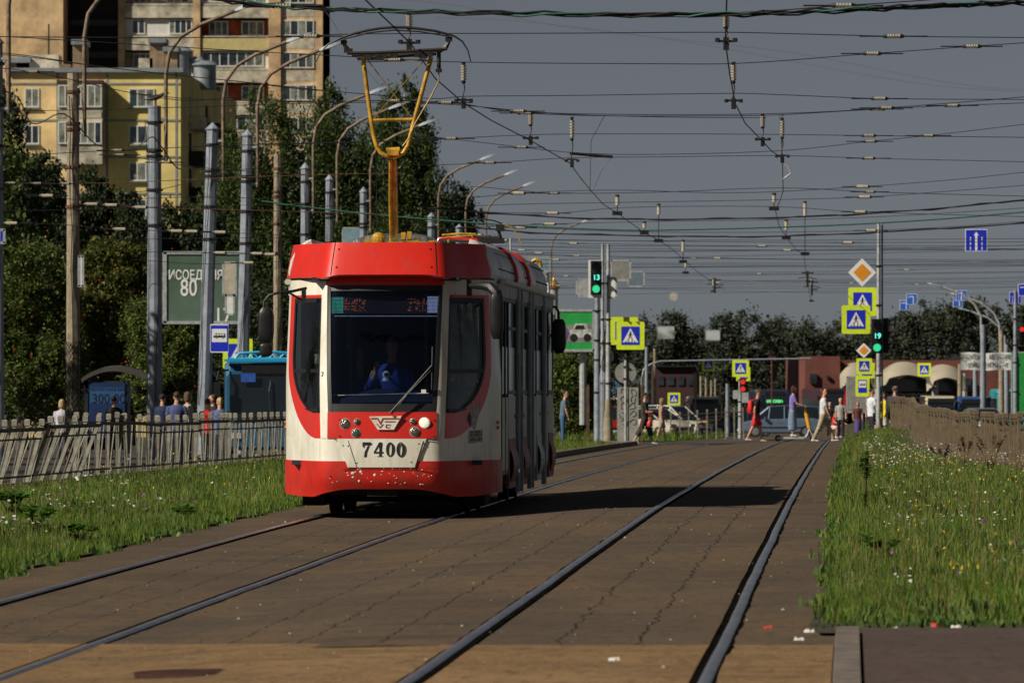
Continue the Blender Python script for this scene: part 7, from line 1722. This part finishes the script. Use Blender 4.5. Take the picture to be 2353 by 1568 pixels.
bb_ = bus('blue bus facing the camera at the stop left of the tram, latticed roof fairing', at_(614,165), radians(-88), (.015,.10,.20), H=2.82)
m_cy = mat('cyan_fairing', (.02,.35,.62), .4, 0, .05, 2); b = MB()
b.tube([(0,-.95,2.84),(0,-.80,3.0),(0,0,3.05),(0,.8,3.0),(0,.95,2.84)], .045, 6); b.tube([(0,-1.1,2.84),(0,1.1,2.84)], .05, 6)
for i in range(6): y = -.85+.3*i; b.tube([(0,y,2.86),(0,y+.15,3.0),(0,y+.3,2.86)], .028, 5)
b.build('roof_lattice', m_cy, bb_, smooth=40); b = MB(); b.box((.02,0,2.80),(.3,2.5,.07)); b.build('roof_edge', m_cy, bb_)
b = MB(); b.box((.16,-.55,2.30),(.02,.42,.26)); b.build('route_plate', mat('plate_blue_lit',(.03,.10,.45),.5), bb_)
b = MB(); b.tube([(.20,.1,1.05),(.16,.05,1.9),(.10,.1,2.2)], .02, 5); b.build('wiper', m_rub, bb_)
bus('far dark trolleybus with a green route display behind the estate car', at_(1779,456), radians(-88), (.015,.02,.04), H=3.1, name='trolleybus', cat='trolleybus', disp=('МОСКВА', (.15,1,.25)))
for q in ():
    pass
bus('far black tram front with two red blades beyond the striding man', at_(1917,500), radians(-86), (.05,.01,.012), H=3.2, L=14, name='tram', cat='tram', red=True)
bus('teal bus at the right edge, half hidden by the brown fence', at_(2333,385), radians(-92), (.02,.32,.38), H=2.85)
bus('dark blue minibus right of the pale van beyond the fence', at_(2238,330), radians(-90), (.015,.06,.22), L=6, W=1.0, H=2.2, name='minibus', cat='minibus')
bus('white van roof over the far fence below the brown poles', at_(1620,330), radians(-90), (.58,.55,.47), L=5, W=1.0, H=2.3, name='van', cat='van')
bus('pale cream van standing beyond the right fence before the canopies', at_(2161,330), radians(-90), (.50,.44,.32), L=5.5, W=.88, H=2.25, name='van', cat='van')
bus('small cream van behind the left signal post', at_(1412,360), radians(-90), (.55,.48,.38), L=5, W=1.0, H=2.6, name='van', cat='van')
# red pole mast right of the far trolleybus
t = thing('red_mast', 'thin dark red mast in front of the far trees', 'mast', at_(1773,400)); b = MB(); b.cyl((0,0,0),(0,0,5.2),.05); b.box((0,0,5.2),(.5,.1,.12)); b.build('mast', mat('mast_red',(.12,.02,.02),.6), t)
def mf(s): X = (1540*OV-512)/F*262; return Vector((X+s, 262, ZX(X+s, 262)+.05)), Vector((1,0,0))
fence('fence', mf(0)[0], 8, .42, mf, 'short grey fence across the far verge below the pale van', m_fen, (0,0), 160, None, slats=False, hgt=1.15, dips=lambda s: .25*sin(pi*s/7.5))
# low white kiosk box etc. at the far stop
board(1968, 905, 258, .9, 1.6, 'grey board behind the yellow-framed stop sign', m_back, d=.05, name='notice_board')
# ================================================================ OVERHEAD WIRES
m_ins = m_porc; m_green = mat('cable_green', (.03,.14,.10), .6); m_lt = mat('wire_light', (.45,.43,.38), .5)
def wire(pts, Y, label, ins=(), r=.006, m=None, cat='wire', group=None, hang=(), name='span_wire', bundle=0, Y2=None):
    n = len(pts); P_ = [O(x, y, Y if Y2 is None else Y+(Y2-Y)*i/(n-1)) for i, (x, y) in enumerate(pts)]
    # smooth: subdivide with hermite on x
    xs = [p.x for p in P_]; zs = [p.z for p in P_]; Ys = [p.y for p in P_]; Q = []
    for i in range(n-1):
        for k in range(6):
            x = xs[i]+(xs[i+1]-xs[i])*k/6; z = _herm(xs, zs, x) if n > 2 else zs[i]+(zs[i+1]-zs[i])*k/6; Q.append(Vector((x, Ys[i]+(Ys[i+1]-Ys[i])*k/6, z)))
    Q.append(P_[-1]); org = Vector(P_[0]); t = thing(name, label, cat, org, 0, group)
    b = MB(); b.tube([q-org for q in Q], r, 5); b.build('strand', m or m_wire, t)
    if bundle:
        for c in range(bundle):
            b = MB(); b.tube([q-org+Vector((0, .03*cos(i*.8+c*2), .022*sin(i*.9+c*2.1)+.01*sin(i*2.3))) for i, q in enumerate(Q)], r*.9, 5); b.build('strand', [m_wire, m_green, m_wire][c % 3], t)
    def zat(ox):
        X = (ox*OV-512)/F*Y; X = min(max(X, xs[0]), xs[-1]); return Vector((X, Y, _herm(xs, zs, X) if n > 2 else zs[0]+(zs[-1]-zs[0])*(X-xs[0])/(xs[-1]-xs[0])))
    for ox in ins:
        p = zat(ox)-org; L = .17 if Y < 130 else .26; R = .028 if Y < 130 else .038; b = MB()
        if Y < 130:
            for k in range(5): b.cyl(p+Vector((-L/2+L*k/5+.01,0,0)), p+Vector((-L/2+L*(k+.62)/5+.01,0,0)), R, R*.9, 8)
            b.cyl(p-Vector((L/2,0,0)), p+Vector((L/2,0,0)), R*.55, n=8)
        else: b.cyl(p-Vector((L/2,0,0)), p+Vector((L/2,0,0)), R, n=7)
        o = b.build('insulator', m_ins, t)
        for s_ in (1,-1): b = MB(); b.cyl(p+Vector((s_*L/2,0,0)), p+Vector((s_*(L/2+.05),0,0)), R*1.1, R*.6, 7); b.tube([p+Vector((s_*(L/2+.04),0,0)), p+Vector((s_*(L/2+.34),0,.0))], r*1.5, 5); b.build('end_clamp', m_dark, o)
    for (ox, y0, y1) in hang:       # vertical insulator + link + clamp between oy y0 and y1
        p = O(ox, y0, Y)-org; q = O(ox, y1, Y)-org; L = (p.z-q.z); b = MB(); R = .045; a = p.lerp(q, .08); c = p.lerp(q, .46)
        for k in range(6): u0 = a.lerp(c, k/6); u1 = a.lerp(c, (k+.6)/6); b.cyl(u0, u1, R, R*.85, 8)
        b.cyl(a, c, R*.5, n=6); o = b.build('insulator', m_ins, t)
        b = MB(); b.cyl(p, a, R*.8, R*.5, 7); b.tube([c, c.lerp(q,.35)+Vector((.015,0,0)), c.lerp(q,.7)-Vector((.015,0,0)), q], .010, 5); b.cyl(c, c.lerp(q,.12), R*.9, R*.5, 7); b.build('hanger_link', m_dark, o)
        b = MB(); b.box(q.lerp(p,.08), (.20,.03,.03)); b.box(q, (.07,.05,.16)); b.cyl(q+Vector((-.11,0,.02)), q+Vector((-.11,0,.07)), .03, n=6); b.cyl(q+Vector((.11,0,.02)), q+Vector((.11,0,.07)), .03, n=6); b.build('wire_clamp', m_dark, o)
    return t
# contact wires (run along the tracks)
def along(pts, label, r=.010, name='contact_wire', hang=()):
    P_ = []
    for ox, oy in pts:
        Y = 4.3*F/(YH-oy*OV); P_.append(O(ox, oy, Y))
    org = Vector(P_[0]); t = thing(name, label, 'wire', org); b = MB(); b.tube([p-org for p in P_], r, 5); b.build('strand', m_wire, t); return t
along([(690,-160),(840,0),(905,62),(945,102),(1000,180),(1066,237),(1130,277),(1218,322),(1270,352),(1309,374),(1335,410),(1360,440),(1385,468),(1418,489),(1450,512),(1480,534),(1515,552),(1545,572),(1575,600),(1600,622),(1640,650),(1665,664)], 'contact wire zigzagging over the left track towards the pantograph')
along([(1672,-160),(1669,0),(1666,95),(1676,170),(1689,238),(1712,283),(1750,322),(1772,346),(1797,364),(1798,410),(1799,438),(1788,470),(1780,478),(1790,520),(1808,545),(1830,575),(1847,582),(1850,620),(1855,650),(1862,690)], 'contact wire zigzagging over the right track')
SWG = 'span wires across the street'
wire([(400,-14),(560,6),(735,19),(900,25),(1200,31),(1500,34),(1750,31),(2000,20),(2200,11),(2352,5),(2420,2)], 60, 'thick twisted cable bundle near the top with insulators', ins=(650,), r=.012, bundle=3)
wire([(1300,32),(1500,34),(1750,26),(1900,15),(2100,2),(2300,-14),(2400,-22)], 60.5, 'wire leaving the thick cable upward with a white insulator', ins=(1937,))
wire([(-40,84),(300,86),(690,84),(770,79),(940,77),(1300,76),(1665,74),(1850,78),(2050,83),(2352,86),(2420,87)], 71, 'uppermost thin span wire meeting both contact wires', ins=(712,2052), hang=((940,30,104),(1668,30,100)))
wire([(-40,83),(200,95),(367,105),(600,119),(807,130),(900,137),(1100,143),(1500,146),(1700,145),(2000,123),(2250,105),(2352,98),(2420,92)], 78, 'second thin span wire just below the pantograph head', ins=(905,2003,2232))
wire([(-40,124),(257,156),(551,187),(807,213),(1000,226),(1066,221),(1300,219),(1695,214),(1790,217),(2020,226),(2352,228),(2420,229)], 86, 'span wire whose hangers meet the contact wires at the third support', ins=(2020,), hang=((1065,142,237),(1685,142,238)))
wire([(300,215),(430,226),(700,233),(905,231),(1020,235),(1190,255),(1400,262),(1700,262),(1900,256),(2040,247),(2200,235),(2352,222),(2420,215)], 90, 'sagging span wire with several insulators, upper of a close pair', ins=(905,1024,1190,2035))
wire([(1000,232),(1180,257),(1350,265),(1600,266),(1770,264),(1950,254),(2090,246),(2352,236),(2420,233)], 92, 'sagging span wire, lower of a close pair', ins=(1207,2015,2187))
wire([(-40,255),(338,248),(600,240),(807,235),(1040,240),(1300,262),(1760,270)], 95, 'nearly level wire from the left edge past the tower')
wire([(600,330),(800,325),(985,320),(1218,309),(1400,307),(1750,308),(2000,311),(2352,315),(2420,316)], 99, 'span wire at the fourth support with hangers either side', ins=(1035,1995), hang=((1219,255,322),(1752,262,325)))
wire([(950,312),(1100,326),(1200,338),(1330,351),(1500,354),(1800,345),(2000,324),(2150,309),(2352,285),(2420,277)], 104, 'slanting wire crossing the one at the fourth support', ins=(1197,1998,2132))
wire([(880,378),(1000,378),(1125,373),(1310,362),(1500,360),(1797,357),(2000,363),(2352,371),(2420,373)], 108, 'span wire at the fifth support', ins=(1124,1995), hang=((1314,268,374),(1797,270,364)))
along2 = wire([(1390,262),(1372,360),(1355,440)], 112, 'thin hanging cord from an insulator to the left contact wire', r=.006, Y2=125, name='hanger_cord')
wire([(1355,440),(1385,385),(1409,361)], 122, 'slanting stay from the left contact wire up to a dark rod', r=.007, name='hanger_cord')
wire([(1309,352),(1360,356),(1407,359)], 110, 'short thick dark rod on the fifth span wire', r=.03, name='wire_rod')
wire([(1790,262),(1795,330),(1798,360)], 112, 'left thin cord hanging over the right contact wire', r=.006, name='hanger_cord'); wire([(1801,264),(1798,330),(1796,362)], 112.2, 'right thin cord hanging over the right contact wire', r=.006, name='hanger_cord')
b = thing('bent_tube', 'bent white tube hanging beside the right contact wire', 'tube', O(1800,375,118)); q = MB(); q.tube([O(x, y, 118)-b.location for x, y in ((1801,376),(1811,384),(1817,397),(1803,408),(1797,412))], .018, 6); q.build('tube', m_lt, b)
L_ = [([(1080,428),(1190,437),(1270,443),(1500,441),(1798,431),(2000,440),(2352,450),(2420,452)],125,(1272,1998)),([(1080,452),(1190,443),(1400,436),(1700,442),(1980,428),(2200,411),(2352,395),(2420,388)],130,(1190,1980)),
 ([(1000,474),(1200,468),(1500,463),(1780,458),(2000,451),(2352,425),(2420,420)],136,(1985,)),([(-40,484),(600,470),(1000,482),(1270,489),(1430,476),(1780,474),(1975,486),(2352,497),(2420,500)],140,(1268,1975)),
 ([(900,528),(1200,516),(1500,508),(1850,503),(2100,493),(2352,477),(2420,472)],150,(1262,)),([(950,508),(1200,522),(1500,532),(1900,531),(2150,522),(2352,508),(2420,502)],158,(1195,2000))]
lb = ['first thin wire below the fifth support','thin wire rising to the right, crossing the first one below the fifth support','third thin wire below the fifth support','thin wire running the full width at half height','thin wire above the left signal post rising to the right','thin wire sagging just above the left signal post']
for (p, Y, i_), l in zip(L_, lb): wire(p, Y, l, ins=i_, group=SWG, r=.007)
wire([(980,478),(1150,490),(1320,500),(1500,503),(1700,501),(1900,495),(2020,488),(2200,474),(2352,458),(2420,452)], 148, 'thick wavy dark cable at half height over the crossing', r=.017, bundle=1)
wire([(600,462),(660,470),(900,496),(1150,515),(1350,525),(1500,528),(1900,517),(2150,503),(2352,486),(2420,480)], 152, 'pale green cable across the street', r=.022, m=m_green)
wire([(1050,522),(1250,535),(1500,541),(1700,543),(1900,538),(2100,528),(2352,512),(2420,508)], 162, 'thick dark cable just under the pale green one', r=.017, bundle=1)
rng = random.Random(12); SG = 'thin wires crowding low over the far street'
for k in range(26):
    t = k/25; Y = 165+t*230; y0 = 548+t*118+rng.uniform(-6,6); a = rng.uniform(-.022,.022); sag = rng.uniform(2,9)
    pts = [(x, y0+a*(x-1600)+sag*(1-((x-1650)/800)**2)+rng.uniform(-1,1)) for x in (1000,1250,1450,1650,1850,2050,2250,2430)]
    wire(pts, Y, 'thin dark wire among the many crowding low over the far street', ins=[rng.uniform(1150,1400) , rng.uniform(1500,2200)][:k % 2+(k % 3 == 0)] if k % 4 else [rng.uniform(1550,2150)], r=.0075+.003*t, group=SG)
# hangers further on
for i, (ox, y0, y1, Y) in enumerate(((1418,452,489,140),(1513,472,552,160),(1480,512,534,160),(1569,554,600,180),(1778,448,478,140),(1849,466,582,165),(1806,508,545,160),(1638,640,668,300),(1864,640,690,300),(1575,600,625,230))):
    p = O(ox, y0, Y); t = thing('hanging_insulator', 'small hanging insulator %s' % ['on the left contact wire above the left signal post','on a long cord between the two contact wires','just right of the left signal post top','over the far left contact wire','on the right contact wire below the bent tube','on the long cord near the right contact wire','on the right contact wire at half height','at the bunch of fittings above the far trees, left','at the bunch of fittings above the far trees, right','low on the far left contact wire'][i], 'insulator', p)
    q = O(ox, y1, Y)-p; c = q*(.5 if y1-y0 < 50 else .25); b = MB(); b.cyl((0,0,0), c, .05, n=8); b.build('insulator', m_ins, t); b = MB(); b.cyl(c, q, .012, n=5); b.box(q, (.25,.05,.10)); b.cyl((0,0,.06),(0,0,0),.05,.05,8); b.build('link', m_dark, t)
for i, (ox, oy, Y) in enumerate(((1642,655,300),(1865,660,300),(1855,640,280))):
    t = thing('wire_fittings', 'knot of dark wire fittings %s' % ['over the left far track','over the right far track, lower','over the right far track, upper'][i], 'fittings', O(ox, oy, Y)); b = MB(); b.box((0,0,0),(.10,.1,.8)); b.box((0,0,.3),(.6,.06,.06)); b.box((.1,0,-.1),(.4,.06,.06)); b.tube([(-.45,0,.05),(0,0,.1),(.45,0,0)], .02, 5); b.build('fittings', m_dark, t)
# left-hand wires over buildings and trees
LW = [([(-40,120),(257,156),(551,187),(760,208)],98,'wire slanting down over the yellow block from the left edge',()),([(-40,154),(340,220),(430,230),(560,222)],110,'wire over the yellow block ending near the grey poles',(75,)),
 ([(-40,358),(257,345),(515,334),(807,327),(1000,322)],116,'level wire across the yellow block at the third floor',(270,)),([(257,354),(345,366),(440,382),(600,395),(700,400)],118,'wire right of the thick grey pole before the birches',(275,380)),
 ([(-40,419),(165,421),(340,416),(600,405),(900,398)],128,'rusty wire with pale insulators across the dark trees at left',(26,85,150)),([(202,468),(331,476),(500,480),(807,489),(900,492)],132,'rusty wire with insulators beside the thick grey pole',(210,255,322)),
 ([(-40,512),(120,514),(265,525),(511,533),(700,540)],136,'wire with insulators just above the rowans',(26,275,405,440,505)),([(60,445),(200,460),(420,452),(650,455)],130,'thin wire with one insulator left of the concrete pole',(48+60,)),
 ([(330,578),(500,580),(600,582),(655,586)],145,'wire along the top of the green billboard',(505,590,620)),([(300,596),(450,605),(560,603),(650,600)],150,'wire across the face of the green billboard',(570,)),
 ([(-40,205),(40,222),(73,283),(147,261),(235,336)],120,'loose black cable drooping at the tan concrete pole',()),([(257,345),(312,338),(349,314),(367,331),(415,388)],122,'loose black cable looped over the thick grey pole',()),
 ([(300,440),(380,432),(470,408),(600,385)],124,'slack thin cable between the thick grey pole and the next',()),([(-40,560),(300,549),(640,545)],160,'thin wire low over the rowans',())]
for p, Y, l, i_ in LW: wire(p, Y, l, ins=i_, r=.008 if 'loose' not in l else .014, m=m_rust if 'rusty' in l else None)
# far faint wires, high up
for i, (p, Y) in enumerate(((([(735,20),(800,110),(960,300),(1060,430),(1170,560)]),400),(([(920,0),(1300,62),(1800,118),(2352,205)]),700),(([(1000,40),(1500,85),(2100,190),(2352,208)]),700))):
    wire(p, Y, ['very faint wire falling steeply from the tower corner','faint distant power line across the sky, upper','faint distant power line across the sky, lower'][i], r=.02, m=mat('faint_wire',(.12,.125,.13),.8), name='power_line')

# ================================================================ HAZE
if HAZE:
    hm = bpy.data.materials.new('haze'); hm.use_nodes = True; hn = hm.node_tree; hn.nodes.clear()
    ho = hn.nodes.new('ShaderNodeOutputMaterial'); hv = hn.nodes.new('ShaderNodeVolumePrincipled'); hv.inputs['Density'].default_value = HAZE; hv.inputs['Color'].default_value = (.80,.83,.88,1); hv.inputs['Anisotropy'].default_value = .0
    hn.links.new(hv.outputs[0], ho.inputs['Volume'])
    b = MB(); b.box((0, 840, 45), (1500, 1860, 110)); hz = b.build('haze', hm); hz['kind'] = 'stuff'; hz['label'] = 'thin pale haze in the air over the street'
